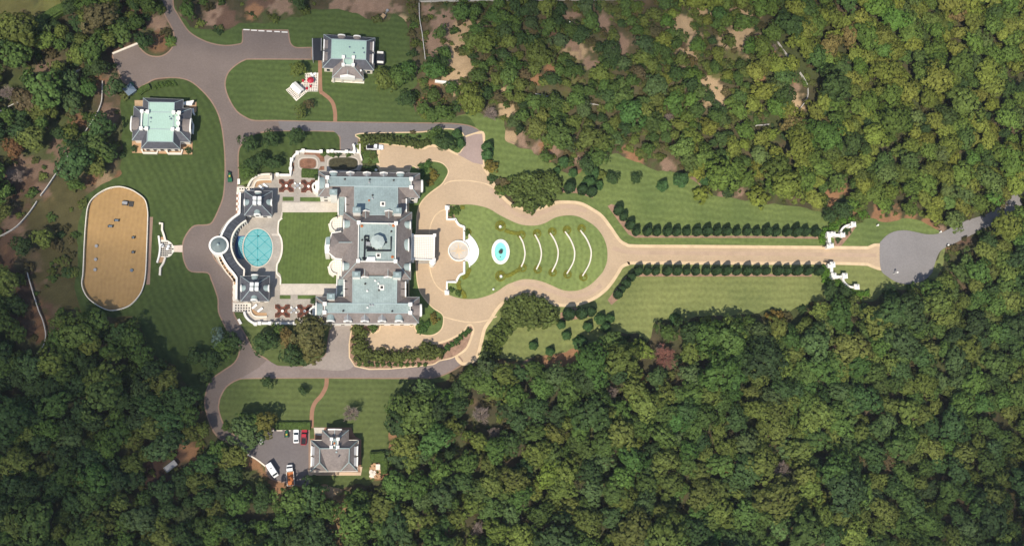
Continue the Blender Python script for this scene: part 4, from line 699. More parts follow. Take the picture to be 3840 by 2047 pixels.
for t, pl in (('D', [(1385,85),(1270,85),(1165,98),(1090,125),(1015,180),(965,245),(930,330),(1030,335),(1045,270),(1080,215),(1140,185),(1385,178)]), ('E', [(850,965),(880,1050),(930,1110),(1010,1160),(1070,1190),(1290,1180),(1290,1062),(1090,1060),(1000,1020),(960,940)])): sheet('terrace_walk', Wp(t, pl), .26, 'paving_pale', .1)
for t, pl in (('D', [(1050,330),(1065,275),(1100,225),(1150,198),(1385,195),(1385,250),(1220,255),(1130,290),(1080,340)]), ('E', [(970,940),(1010,1005),(1085,1050),(1290,1050),(1290,985),(1120,975),(1040,930),(985,880)])): sheet('terrace_border', Wp(t, pl), .27, 'terracotta', .1)
wall('garden_wall', 'G', [(1600,-10),(1535,45),(1520,130),(1515,270),(1560,360),(1590,450),(1598,590),(1580,730),(1530,860),(1495,920),(1490,1100),(1560,1180),(1562,1330)], .4, .6, 'white2', 'low pale wall between the pool terrace and the court lawn', 'wall')
sheet('terrace_walk', Wp('G', [(1385,310),(1590,300),(1590,350),(1400,345)]), .235, 'paving_pale', .05)
# ------------------------------------------------------------------ the three service houses
# upper house with the mint roof and porch
hs = empty('service_house', w1('U', 1430, 560), 'upper house with a rectangular mint green flat roof and a columned gabled front', 'house')
uh = (w1('U', 1965, 285, 4.5)-w1('U', 930, 215, 4.5)); uh.z = 0; uh.normalize(); vh = Vector((-uh.y, uh.x, 0))
w = mansard(hs, Wp('U', [(932,215),(1968,288),(1940,935),(908,885)], 4.4), Wp('U', [(1092,312),(1792,348),(1780,722),(1078,700)], 7.0), 4.4, 7.0, slope='slate_dark', flat='mint', wallm='white2')
windows(hs, w[3], w[2], (.9, ), 6, side=1); windows(hs, w[1], w[2], (.9, ), 3, side=-1)
for x, y in ((1292, 232), (1605, 252)): dormer(hs, w1('U', x, y, 6.2), vh, w=2.4, d=2.2, z=4.5, h1=1.2, h2=1.9, style='arch', roofm='slate')
for x, y, n_ in ((945,405,-uh),(935,645,-uh),(1925,450,uh),(1915,695,uh)): dormer(hs, w1('U', x, y, 6.0), n_, w=3.1, d=2.2, z=4.5, h1=1.4, style='flat', roofm='slate')
e_ = Wp('U', [(1290,690),(1560,700),(1740,1110),(1100,1082)], 4.4); tp = Wp('U', [(1330,690),(1530,695),(1525,850),(1325,845)], 7.0)
w = mansard(hs, Wp('U', [(1130,760),(1700,780),(1740,1108),(1100,1082)], 4.4), tp, 4.4, 7.02, slope='slate', flat='mint', wallm='white2')
balustrade(hs, [tp[0], tp[3], tp[2], tp[1]], 7.0, closed=False, h=.8, w=.35, pw=.95, ph=1.2)
q = w1('U', 1412, 1060, 5.5); dormer(hs, q, -vh, w=4.6, d=3.5, z=3.4, h1=1.6, h2=2.7, style='gable', roofm='slate', win=False, ft=.8)
for i, x in enumerate((1130, 1300, 1525, 1700)):
    c = w1('U', x, 1165); b = MB(); b.box(c, uh, .35, .35, .05, 3.9); b.build('column', 'white2', hs)
b = MB(); b.prism(Wp('U', [(1085,1165),(1110,1080),(1745,1100),(1745,1205)]), .03, .18); b.build('porch_floor', 'white2', hs)
for x0, x1 in ((1215,1275),(1375,1450),(1565,1640)):
    p = w1('U', (x0+x1)/2, 1150); b = MB(); extr(b, prof('arch', 1.2, 2.1, 2.6), p+Vector((0, 0, .2))+vh*.35, -vh, .2); b.build('door', 'dark', hs)
for x, y in ((1452,468),(1722,492),(1540,582),(1745,578)): vent(hs, 'U', x, y, 7.0, .22, 'bluegrey', .35)
vent(hs, 'U', 1680, 935, 5.2, .25, 'white', .7)
cp = empty('carport', w1('U', 810, 510), 'flat black-roofed carport on the left side of the upper house', 'carport')
q = Wp('U', [(705,295),(880,292),(905,735),(715,732)], 2.6); b = MB(); b.prism(q, 2.35, 2.6, bottom=True); b.build('roof', 'black_roof', cp); b = MB(); b.strip([q[0], q[3]], .3, 2.3, 2.75); b.strip([w1('U', 885, 290, 2.7), w1('U', 882, 540, 2.7)], .25, 2.5, 2.8); b.build('edge_beam', 'grey', cp)
for x, y in ((715,305),(720,720),(895,720),(880,305)): b = MB(); b.box(w1('U', x, y, 2.6), uh, .12, .12, .05, 2.4); b.build('post', 'grey', cp)
sb = empty('plant_enclosure', w1('U', 2060, 670), 'small black-roofed plant enclosure with white bars on the right side of the upper house', 'enclosure')
q = Wp('U', [(1965,570),(2155,575),(2158,785),(1960,780)], 2.4); b = MB(); b.prism(q, .03, 2.4); b.build('roof', 'black_roof', sb)
for y in (575, 770): b = MB(); b.box(w1('U', 2070, y, 2.7), uh, 1.1, .38, 2.4, 2.75); b.build('white_bar', 'white', sb)
# left house with the cross-shaped mint roof
lh = empty('service_house', w1('X', 1100, 650), 'left house with a large cross-shaped mint green roof on a terracotta terrace', 'house')
ul = (w1('X', 1700, 370, 4.5)-w1('X', 545, 320, 4.5)); ul.z = 0; ul.normalize(); vl = Vector((-ul.y, ul.x, 0))
z0, z1 = 4.3, 6.9
w = mansard(lh, Wp('X', [(735,150),(1542,182),(1475,1172),(695,1165)], z0), Wp('X', [(852,238),(1362,245),(1332,1035),(815,1025)], z1), z0, z1, slope='slate_dark', flat='mint', wallm='white2')
windows(lh, w[3], w[2], (.8, ), 5, side=1)
w = mansard(lh, Wp('X', [(548,320),(1705,362),(1680,1035),(512,1000)], z0-.03), Wp('X', [(690,432),(1465,445),(1450,790),(675,770)], z1-.03), z0-.03, z1-.03, slope='slate_dark', flat='mint', wallm='white2')
windows(lh, w[1], w[2], (.8, ), 4, side=-1)
for pts in ([(820,425),(708,418),(690,760),(800,765)], [(1345,440),(1455,445),(1440,555),(1440,660),(1435,780),(1325,775)]): balustrade(lh, Wp('X', pts, z1+.9), z1, closed=False, h=.75, w=.35, pw=.95, ph=1.15)
dormer(lh, w1('X', 500, 650, 6), -ul, w=4.6, d=2.4, z=4.3, h1=1.2, h2=2.2, style='arch', roofm='slate'); dormer(lh, w1('X', 1680, 690, 6), ul, w=4.6, d=2.4, z=4.3, h1=1.2, h2=2.2, style='arch', roofm='slate')
for x, y, r_ in ((885,552,.28),(1290,570,.28),(1335,518,.2),(1262,525,.15),(885,630,.12)): vent(lh, 'X', x, y, z1, r_, 'bluegrey', .3)
b = MB(); b.prism(Wp('X', [(560,195),(735,195),(735,315),(565,315)], 3.4), .03, 3.4); b.build('side_deck', 'wood', lh)
b = MB(); b.prism(Wp('X', [(512,1020),(1728,1020),(1722,1288),(512,1255)]), .03, .22); b.build('terrace', 'terracotta', lh); b = MB(); b.prism(Wp('X', [(1530,232),(1808,236),(1805,420),(1740,480),(1700,400),(1530,300)]), .03, .22); b.build('side_terrace', 'terracotta', lh)
for pl in ([(700,1180),(730,1250),(1010,1255),(1020,1195)], [(1190,1190),(1230,1262),(1500,1265),(1520,1185)]): b = MB(); b.strip(Wp('X', pl, 1), .55, .2, 1.1); b.build('porch_wall', 'white2', lh)
for x in (875, 1330, 1400): p = w1('X', x, 1225); b = MB(); extr(b, prof('flat', 1.6, 1.5, 0), p+vl*.5+Vector((0, 0, .3)), -vl, .2); b.build('door', 'dark', lh)
b = MB(); q = cr([tuple(p[:2]) for p in Wp('X', [(1535,325),(1600,275),(1690,262),(1775,250),(1740,320),(1720,350)])], 4); b.prism(q, 1.9, 2.3); b.build('curved_canopy', 'white', lh); b = MB(); b.strip(Wp('X', [(1730,350),(1735,440),(1760,470)], 1.5), .5, .1, 1.2); b.strip(Wp('X', [(1715,620),(1740,680),(1730,860)], 1), .45, .1, 1.0); b.build('terrace_wall', 'white', lh)
# lower house
bh = empty('service_house', w1('R', 1535, 600), 'lower house with a grey slate hipped roof and pale green ridges beside the parking lot', 'house')
ub = Vector((1, 0, 0)); z0, z1 = 4.3, 7.6
pt = lambda x, y, z: tuple(w1('R', x, y, z))
E_ = [pt(1130,325,z0), pt(1945,322,z0), pt(1935,855,z0), pt(1120,860,z0)]; A_, B2, C2, D_ = pt(1283,465,z1), pt(1280,705,z1), pt(1785,700,z1), pt(1795,462,z1); M1, M2 = pt(1425,860,z0), pt(1635,858,z0)
b = MB(); b.add(E_+[A_, B2, C2, D_, M1, M2], [(0,4,7,1),(3,5,4,0),(8,5,3),(4,5,8),(8,9,7,4),(9,6,7),(2,6,9),(1,7,6,2)]); b.build('roof', 'slate', bh)
e2 = [pt(1322,145,z0), pt(1782,145,z0), pt(1790,465,z0), pt(1310,465,z0)]; n1, n2, m1, m2 = pt(1470,290,7.2), pt(1605,290,7.2), pt(1480,470,7.2), pt(1600,468,7.2)
b = MB(); b.add(e2+[n1, n2, m1, m2], [(0,1,5,4),(1,2,7,5),(3,0,4,6),(4,5,7,6)]); b.build('roof', 'slate', bh)
b = MB()
for p, q in ((A_,D_),(A_,B2),(D_,C2),(A_,E_[0]),(D_,E_[1]),(B2,E_[3]),(B2,M1),(C2,M2),(C2,E_[2]),(n1,e2[0]),(n2,e2[1])): bar(b, Vector(p)+Vector((0,0,.05)), Vector(q)+Vector((0,0,.05)), .26)
b.build('ridge_trim', 'copper2', bh)
b = MB(); b.prism(offset(E_, .5), .05, z0-.15); b.prism(offset(e2, .5), .05, z0-.18); b.build('wall', 'white2', bh); b = MB(); b.strip(E_, .4, z0-.3, z0+.02, closed=True); b.build('cornice', 'white2', bh)
for x in (1480, 1593): balustrade(bh, [w1('R', x+5, 302, 8), w1('R', x, 440, 8)], 7.1, closed=False, h=.8, w=.3, pw=.85, ph=1.3)
b = MB(); b.prism([Vector(n1), Vector(n2), Vector(m2), Vector(m1)], 7.1, 7.26); b.build('flat_roof', 'copper', bh)
for x, y, r_, m_ in ((1535,372,.25,'rust'),(1532,405,.22,'white'),(1570,470,.2,'white'),(1570,525,.22,'trim'),(1612,600,.2,'slate_dark')): vent(bh, 'R', x, y, 7.2, r_, m_, .3)
for y in (505, 690):
    dormer(bh, w1('R', 1145, y, 5.8), Vector((-1,0,0)), w=2.7, d=2.3, z=4.2, h1=1.5, style='flat', roofm='trim' if 0 else 'grey'); dormer(bh, w1('R', 1925, y, 5.8), Vector((1,0,0)), w=2.7, d=2.3, z=4.2, h1=1.5, style='flat', roofm='grey')
dormer(bh, w1('R', 1542, 140, 5.8), Vector((0,1,0)), w=4.0, d=3.0, z=4.0, h1=1.3, h2=2.2, roofm='slate')
windows(bh, offset(E_, .5)[3], offset(E_, .5)[2], (.9, ), 5, side=1)
b = MB(); b.prism(Wp('R', [(1118,300),(1190,290),(1180,100),(1830,100),(1850,180),(1900,260),(2000,310),(1995,908),(1090,908),(1115,830)]), .03, .14); b.build('terrace', 'walkway', bh); b = MB(); b.strip(Wp('R', [(1100,830),(1098,900),(1990,900),(1992,780)]), 1.0, .1, .3); b.build('terrace_border', mat('peach_paving', (.55,.4,.27), .8, .06, .5), bh); b = MB(); b.prism(Wp('R', [(1180,105),(1370,105),(1310,240),(1200,230)]), .1, .2); b.build('patio', 'paving_pale', bh)
# ------------------------------------------------------------------ belvedere by the arena
pts = S('I', cr([(325,545),(400,535),(480,548),(550,595),(590,650),(605,650),(605,775),(590,780),(550,840),(490,875),(400,885),(318,855),(306,700)], 3)); pw = [P(x, y, .4) for x, y in pts]; bv = empty('belvedere', cen(pw), 'white half-round lookout terrace with dark inset tiles and long curved arms facing the riding arena', 'terrace')
b = MB(); b.prism(pw, .03, .4); b.build('platform', 'white2', bv); b = MB()
for i in range(7):
    for j in range(7):
        x, y = 350+i*38+ (j % 2)*0, 590+j*42
        if inside(pts, [S('I', [(x, y)])[0][0]], [S('I', [(x, y)])[0][1]])[0] and (x-340)**2/250**2+(y-715)**2/165**2 < .95: b.box(w1('I', x, y, .4), ux, .25, .25, .35, .42)
b.build('inset_tiles', 'iron', bv); b = MB(); b.prism(Wp('I', [(600,650),(778,640),(775,780),(600,775)], .2), .03, .3); b.build('path_slab', mat('pinkish_slab', (.6,.48,.38), .8, .06, .6), bv)
b = MB(); b.strip(Wp('I', cr([(290,450),(305,560),(318,700),(300,850),(262,985)], 4, False), 1), .55, .1, 1.0); b.build('balustrade', 'white', bv)
for pl in ([(300,198),(365,200),(360,330),(395,430),(425,540)], [(425,885),(385,1000),(325,1090),(315,1240)]): b = MB(); b.strip(Wp('I', pl, .9), .62, .03, .9); b.build('side_wall', 'white2', bv)
for pl in ([(320,480),(395,475),(430,545),(330,560)], [(318,855),(415,880),(370,990),(290,990)]): b = MB(); b.prism(Wp('I', pl, .3), .03, .34); b.build('side_step', 'terracotta', bv)
for x, y in ((372,660),(490,665),(470,715),(360,640)): b = MB(); q = w1('I', x, y, .8); b.cyl(q, .1, .1, .4, 1.0, 6); b.cyl(q, .45, .45, 1.0, 1.06, 14); b.build('cafe_table', 'white_paint', bv)
# ------------------------------------------------------------------ parterre beds
def parterre(t, cx, cy, hs_, label):
    r = empty('parterre_bed', w1(t, cx, cy), label, 'flower bed', 'cross-shaped parterre beds'); pl = []
    for q in range(4):
        a = q*math.pi/2; corner = [(-1, -1), (-.35, -1)]; arc = [(-.35+.35*math.sin(s)*1.0-0.0, -1+.42*math.sin(s)) for s in ()]
        pts = [(-1, -1), (-.36, -1)]+[(-.34*math.cos(k), -1+.36*math.sin(k)) for k in [math.pi*j/8 for j in range(1, 8)]]+[(.36, -1)]
        for x, y in pts: pl.append((cx+hs_*(x*math.cos(a)-y*math.sin(a)), cy+hs_*.86*(x*math.sin(a)+y*math.cos(a))))
    p = Wp(t, pl, .2); b = MB(); b.prism(p, .18, .45); b.build('planting', mat('red_brown_planting', (.15,.055,.035), .95, .25, 1.0, f2=(4,.25)), r) if 'rb' not in MT else b.build('planting', 'rb', r)
    b = MB(); b.strip(p, .28, .18, .34, closed=True); b.build('edging', 'paving_pale', r)
    b = MB()
    for i in range(4):
        a = math.pi/4+i*math.pi/2; u = Vector((math.cos(a), math.sin(a)*.9)); c = w1(t, cx, cy).xy; s_ = hs_*.155*.8
        v = Vector((-u.y, u.x)); b.strip([c+u*1.0, c+u*3.1], .22, .4, .62); b.strip([c+u*1.3+v*.2, c+u*2.9+v*.55], .16, .4, .6); b.strip([c+u*1.3-v*.2, c+u*2.9-v*.55], .16, .4, .6)
    b.build('low_hedge', mat('dark_hedge', (.05,.03,.022), .95, .3, 3) if 'dh' not in MT else 'dh', r)
    c = w1(t, cx, cy, 1); b = MB(); b.lathe(c, [(.35, .45), (.3, .7), (.15, .8), (.5, 1.2), (.45, 1.3), (0, 1.25)], 12); b.build('urn', 'white', r)
MT['rb'] = mat('red_brown_planting', (.155,.058,.036), .95, .25, 1.0, f2=(4,.25)); MT['dh'] = mat('dark_hedge', (.05,.035,.025), .95, .3, 3)
parterre('Q', 182, 845, 150, 'cross-shaped reddish bed with a white urn, upper garden, nearer the pool pavilion'); parterre('Q', 628, 855, 150, 'cross-shaped reddish bed with a white urn, upper garden, against the mansion wing')
parterre('E', 1605, 945, 152, 'cross-shaped reddish bed with a white urn, lower garden, nearer the pool pavilion'); parterre('E', 2052, 948, 150, 'cross-shaped reddish bed with a white urn, lower garden, against the mansion wing')
# ------------------------------------------------------------------ furniture
def table_set(t, x, y, label, z=.2):
    c = w1(t, x, y, z); r = empty('garden_table_set', Vector((c.x, c.y, z)), label, 'table set'); b = MB(); b.cyl(c, .08, .08, z, z+.7, 6); b.cyl(c, .6, .6, z+.7, z+.75, 16); b.build('table', 'grey', r)
    for i in range(4):
        a = math.pi/4+i*math.pi/2; q = c+Vector((math.cos(a), math.sin(a), 0))*1.15; u = Vector((math.cos(a), math.sin(a))); b = MB(); b.box(q, u, .26, .26, z+.4, z+.47); b.box(q+Vector((u.x, u.y, 0))*.25, u, .05, .26, z+.47, z+.95); b.box(q, u, .2, .2, z, z+.4); b.build('chair', 'white_paint', r)
table_set('Q', 405, 850, 'round table with white chairs between the two upper cross-shaped beds'); table_set('E', 1835, 930, 'round table with white chairs between the two lower cross-shaped beds')
def lounger(t, x, y, x2, y2, label):
    a = w1(t, x, y, .5); b_ = w1(t, x2, y2, .5); u = (b_-a); u.z = 0; c = (a+b_)/2; L = max(1.8, u.length); u.normalize(); r = empty('sun_lounger', Vector((c.x, c.y, .2)), label, 'lounger', 'loungers on the pool terraces')
    b = MB(); b.box(c, u, L/2, .34, .48, .56); b.build('seat', 'white_paint', r); e = c+u*(L*.32); b = MB(); v = Vector((-u.y, u.x, 0)); b.add([e-v*.34+Vector((0,0,.06)), e+v*.34+Vector((0,0,.06)), e+u*.55+v*.34+Vector((0,0,.42)), e+u*.55-v*.34+Vector((0,0,.42)), e-v*.34, e+v*.34, e+u*.6+v*.34+Vector((0,0,.36)), e+u*.6-v*.34+Vector((0,0,.36))], [(0,3,2,1),(4,5,6,7),(0,1,5,4),(2,3,7,6)]); b.build('backrest', 'white_paint', r)
    for s in (-1, 1):
        for k in (-1, 1): b = MB(); b.box(c+u*s*L*.4+v*k*.28, u, .04, .04, .2, .48); b.build('leg', 'grey', r)
lounger('D', 1225, 268, 1290, 325, 'white lounger on the upper terrace, farthest from the pavilion'); lounger('D', 1145, 310, 1200, 358, 'white lounger on the upper terrace, closest to the pavilion')
lounger('E', 1005, 885, 1065, 835, 'pale lounger on the lower rounded terrace, left one'); lounger('E', 1120, 945, 1175, 905, 'pale lounger on the lower rounded terrace, right one')
def bench(t, x, y, x2, y2, label):
    a = w1(t, x, y, .5); b_ = w1(t, x2, y2, .5); u = b_-a; u.z = 0; c = (a+b_)/2; L = u.length; u.normalize(); r = empty('stone_bench', Vector((c.x, c.y, 0)), label, 'bench'); b = MB(); b.box(c, u, L/2, .42, .42, .58); b.build('seat', 'white', r)
    for s in (-1, 1): b = MB(); b.box(c+u*s*(L/2-.35), u, .18, .33, .02, .42); b.build('leg', 'white', r)
bench('D', 724, 168, 724, 275, 'white stone bench beside the service road above the gallery'); bench('E', 718, 1105, 770, 1205, 'tilted white stone bench on the grass below the gallery')
for t, x, y, z, lb_ in (('Q', 1985, 530, .2, 'white urn on the dark bed beside the mansion wing'), ('M', 985, 325, .15, 'white urn inside the upper hedge ring nearest the basin'), ('M', 995, 990, .15, 'white urn inside the lower hedge ring nearest the basin')):
    c = w1(t, x, y, z+.5); b = MB(); b.lathe(c, [(.3, z), (.2, z+.3), (.5, z+.8), (.42, z+.95), (0, z+.85)], 12); tag(b.build('urn', 'white', loc=(c.x, c.y, z)), lb_, 'urn')
# patio by the upper house
gridded('checkered_patio', 'U', [(555,990),(825,985),(815,1360),(640,1360),(560,1370),(450,1210),(560,1140)], .2, .62, 'white patio inset with dark tiles beside the brick walk at the upper house', 'patio', h=.15)
gridded('checkered_patio', '10', [(300,905),(400,835),(515,925),(405,1018)], .24, .62, 'diamond-laid white patio inset with dark tiles under the white garden canopy', 'patio', h=.19)
cn = w1('U', 395, 1290, 2.6); cu_ = (w1('U', 520, 1330, 2.6)-w1('U', 360, 1180, 2.6)); cu_.z = 0; cu_.normalize(); cv = Vector((-cu_.y, cu_.x, 0)); gz = empty('garden_canopy', Vector((cn.x, cn.y, 0)), 'white two-slope garden canopy on posts over the diamond-laid patio', 'canopy')
b = MB(); l, w_ = 2.1, 1.35; c = cn; v = [c+cu_*sx*l+cv*sy*w_+Vector((0, 0, zz)) for sx, sy, zz in ((-1,-1,0),(1,-1,0),(1,0,.7),(-1,0,.7),(-1,1,0),(1,1,0))]; b.add(v+[q-Vector((0,0,.12)) for q in v], [(0,1,2,3),(3,2,5,4),(6,9,8,7),(9,10,11,8),(0,6,7,1),(4,5,11,10)]); b.build('roof', 'white', gz)
for sx in (-1, 1):
    for sy in (-1, 1): b = MB(); b.box(c+cu_*sx*l*.9+cv*sy*w_*.9, cu_, .08, .08, .24, 2.55); b.build('post', 'white', gz)
def parasol(t, x, y, r_, label, z=.2):
    c = w1(t, x, y, z+2.2); o = empty('parasol', Vector((c.x, c.y, z)), label, 'parasol'); b = MB(); b.cyl(c, .04, .04, z, z+2.5, 6); b.cyl(c, .3, .3, z, z+.1, 10); b.build('pole', 'grey', o); b = MB(); b.lathe(c, [(r_, z+2.0), (r_*.5, z+2.4), (0, z+2.6)], 8); b.build('canopy', 'red', o)
parasol('U', 665, 1128, 1.25, 'large red parasol on the checkered patio')
for x, y, lb_ in ((668,1262,'red cushioned garden chair below the red parasol, right one'),(590,1305,'red cushioned garden chair below the red parasol, left one'),(515,1150,'dark red garden chair at the left edge of the checkered patio')):
    c = w1('U', x, y, .6); r = empty('garden_chair', Vector((c.x, c.y, .2)), lb_, 'chair'); b = MB(); b.box(c, uh, .36, .36, .5, .62); b.build('seat', 'red', r); b = MB(); b.box(c+vh*.36, uh, .36, .07, .62, 1.1); b.build('backrest', 'red', r)
    for sx in (-1, 1):
        for sy in (-1, 1): b = MB(); b.box(c+uh*sx*.3+vh*sy*.3, uh, .03, .03, .2, .5); b.build('leg', 'grey', r)
for x, y, a_, lb_ in ((690,1025,-.9,'white slatted garden bench at the top of the checkered patio, left one'),(745,1020,.8,'white slatted garden bench at the top of the checkered patio, right one')):
    c = w1('U', x, y, .6); u = Vector((math.cos(a_), math.sin(a_), 0)); r = empty('garden_bench', Vector((c.x, c.y, .2)), lb_, 'bench'); b = MB(); b.box(c, u, .75, .25, .55, .62); b.build('seat', 'white_paint', r); b = MB(); b.box(c+Vector((-u.y, u.x, 0))*.25, u, .75, .05, .62, 1.05); b.build('backrest', 'white_paint', r)
    for s in (-1, 1): b = MB(); b.box(c+u*s*.62, u, .05, .22, .2, .55); b.build('leg', 'white_paint', r)
# ------------------------------------------------------------------ vehicles (front towards +x of the local frame)
def loft(b, secs, m=0):                                  # cross-sections: x, half width, z0, z1
    v = []; f = []
    for x, hw, z0, z1 in secs: k = min(.12, (z1-z0)*.3); v += [(x, -hw, z0), (x, -hw, z1-k), (x, -hw+k, z1), (x, hw-k, z1), (x, hw, z1-k), (x, hw, z0)]
    for i in range(len(secs)-1):
        a = i*6; f += [(a+j, a+6+j, a+6+(j+1) % 6, a+(j+1) % 6) for j in range(6)]
    f += [tuple(range(6))[::-1], tuple(range(len(v)-6, len(v)))]; return b.add(v, f, m)
def place(root, t, x, y, x2, y2):                        # rear point, front point
    a = w1(t, x, y, .8); b_ = w1(t, x2, y2, .8); d = b_-a; root.location = ((a.x+b_.x)/2, (a.y+b_.y)/2, .08); root.rotation_euler = (0, 0, math.atan2(d.y, d.x))
def lb(name, mb, m, root):                                # local part
    me = bpy.data.meshes.new(name); me.from_pydata(mb.v, [], mb.f); me.materials.append(MT[m]); o = bpy.data.objects.new(name, me); COL.objects.link(o); o.parent = root; return o
def wheels(root, xs, hw, r=.36):
    for x in xs:
        for s in (-1, 1):
            b = MB(); n = 14; v = [(x+r*math.cos(6.283*i/n), s*hw+dy, r+r*math.sin(6.283*i/n)) for dy in (-.11, .11) for i in range(n)]; b.add(v, [(i, (i+1) % n, n+(i+1) % n, n+i) for i in range(n)]+[tuple(range(n))[::-1], tuple(range(n, 2*n))]); o = lb('wheel', b, 'rubber', root)
            b = MB(); v = [(x+r*.6*math.cos(6.283*i/10), s*(hw+.125), r+r*.6*math.sin(6.283*i/10)) for i in range(10)]; b.add(v, [tuple(range(10))]); lb('rim', b, 'grey', o)
def sedan(paint, label, pick=False, L=4.8):
    r = empty('parked_car' if not pick else 'pickup_truck', (0, 0, 0), label, 'car' if not pick else 'pickup'); h = L/2; b = MB()
    loft(b, [(-h, .78, .45, .85), (-h+.15, .9, .35, .98), (-h*.5, .93, .3, 1.0), (h*.35, .93, .3, .98), (h-.5, .88, .32, .9), (h-.05, .72, .4, .78)]); lb('body', b, paint, r)
    if pick:
        b = MB(); loft(b, [(-.35, .8, 1.0, 1.3), (-.25, .76, 1.0, 1.78), (.75, .76, 1.0, 1.8), (1.35, .8, .97, 1.05)]); o = lb('cabin', b, 'glass', r); b = MB(); loft(b, [(-.22, .70, 1.72, 1.84), (.78, .70, 1.74, 1.85)]); lb('cabin_roof', b, paint, o)
        b = MB(); b.prism([(-h+.2, -.75), (-.45, -.75), (-.45, .75), (-h+.2, .75)], .98, 1.03); lb('load_bed', b, 'dark', r); b = MB(); b.strip([(-.45, -.82), (-h+.12, -.82), (-h+.12, .82), (-.45, .82)], .12, .95, 1.25); lb('bed_side', b, paint, r)
    else:
        b = MB(); loft(b, [(-h+.45, .72, .95, 1.02), (-h+1.05, .68, .95, 1.4), (.25, .68, .95, 1.43), (1.0, .74, .95, 1.0)]); o = lb('cabin', b, 'glass', r); b = MB(); loft(b, [(-h+1.05, .62, 1.36, 1.46), (.2, .62, 1.38, 1.48)]); lb('cabin_roof', b, paint, o)
    wheels(r, (-h*.62, h*.62), .82)
    for s in (-1, 1): b = MB(); b.box((h-.1, s*.6, 0), (1, 0), .09, .14, .6, .72); lb('headlight', b, 'white_paint', r); b = MB(); b.box((-h, s*.7, 0), (1, 0), .04, .1, .68, .84); lb('tail_light', b, 'red', r); b = MB(); b.box((.75, s*.98, 0), (1, 0), .08, .1, 1.0, 1.12); lb('mirror', b, 'dark', r)
    return r
place(sedan('white_paint', 'white pickup truck with a dark load bed, parked above the mansion wing', True, 6.0), 'Q', 1795, 62, 2128, 68)
place(sedan('white_paint', 'white saloon car parked nose-in beside the red pickup'), 'R', 876, 352, 876, 132)
place(sedan('red', 'red pickup truck with a dark bed parked beside the lower house', True, 5.4), 'R', 1003, 378, 1020, 140)
place(sedan('white_paint', 'white car half hidden under the trees at the left end of the parking lot'), 'R', 252, 350, 300, 165)
r = empty('box_van', (0, 0, 0), 'white box van parked diagonally at the lower left of the parking lot', 'van'); b = MB(); loft(b, [(-2.4, .98, .5, 2.5), (1.4, .98, .5, 2.55), (1.45, .95, .5, 2.3)]); lb('body', b, 'white_paint', r); b = MB(); loft(b, [(1.45, .92, .45, 1.9), (2.0, .9, .45, 1.4), (2.5, .82, .45, 1.0)]); o = lb('cab', b, 'white_paint', r)
b = MB(); loft(b, [(1.47, .8, 1.2, 1.97), (1.98, .8, 1.2, 1.5)]); lb('windscreen', b, 'glass', o); b = MB(); b.box((-.6, 0, 0), (1, 0), .25, .25, 2.5, 2.66); lb('roof_vent', b, 'grey', r); wheels(r, (-1.5, 1.6), .9, .4); place(r, 'R', 420, 760, 515, 910)
r = empty('tipper_truck', (0, 0, 0), 'white-cabbed truck with an open bed of orange soil, bottom of the parking lot', 'truck'); b = MB(); loft(b, [(1.3, 1.0, .6, 2.2), (2.2, 1.0, .6, 2.25), (2.7, .95, .6, 1.5), (3.3, .88, .6, 1.3)]); o = lb('cab', b, 'white_paint', r); b = MB(); loft(b, [(2.15, .85, 1.5, 2.28), (2.72, .85, 1.4, 1.6)]); lb('windscreen', b, 'glass', o)
b = MB(); b.box((-1.1, 0, 0), (1, 0), 2.25, 1.1, .7, 1.0); lb('chassis', b, 'iron', r); b = MB(); b.strip([(-3.3, -1.12), (1.1, -1.12), (1.1, 1.12), (-3.3, 1.12)], .2, .95, 1.6, closed=True); lb('bed_side', b, 'white2', r); b = MB(); gx = np.linspace(-3.2, 1.0, 12); gy = np.linspace(-1.0, 1.0, 6)
b.add([(x, y, 1.25+.3*math.exp(-(y/.6)**2)*(1-((x+1.1)/2.3)**2)+random.uniform(-.05, .05)) for x in gx for y in gy], [(i*6+j, (i+1)*6+j, (i+1)*6+j+1, i*6+j+1) for i in range(11) for j in range(5)]); lb('soil_load', b, 'rust', r); wheels(r, (-2.2, 2.3), .95, .45); place(r, 'R', 785, 1068, 765, 780)
def mower(label, t, x, y, x2, y2, big=False):
    r = empty('ride_on_mower' if not big else 'utility_vehicle', (0, 0, 0), label, 'mower' if not big else 'utility vehicle'); b = MB(); loft(b, [(-1.0, .45, .35, .8), (0, .5, .35, .75), (.3, .4, .4, .95), (1.1, .33, .4, .85)]); lb('body', b, 'green', r)
    b = MB(); b.box((-.2, 0, 0), (1, 0), .28, .26, .85, 1.0); b.box((-.45, 0, 0), (1, 0), .06, .26, 1.0, 1.35); lb('seat', b, 'yellow', r); b = MB(); b.box((.1, 0, 0), (1, 0), .35, .78, .18, .34); lb('mower_deck', b, 'dark', r); wheels(r, (-.7, ), .6, .42); wheels(r, (.85, ), .5, .28)
    if big: b = MB(); b.box((-1.6, 0, 0), (1, 0), .6, .7, .4, 1.0); lb('cargo_box', b, 'green', r); b = MB(); b.strip([(.8, -.5), (1.3, -.2), (1.3, .3), (1.8, .6)], .15, .3, 1.0); lb('front_tool', b, 'dark', r)
    place(r, t, x, y, x2, y2)
mower('green and yellow ride-on mower left on the parking lot', 'R', 712, 250, 712, 180); mower('green and yellow utility tractor driving on the service road', 'D', 545, 150, 540, 60, True)
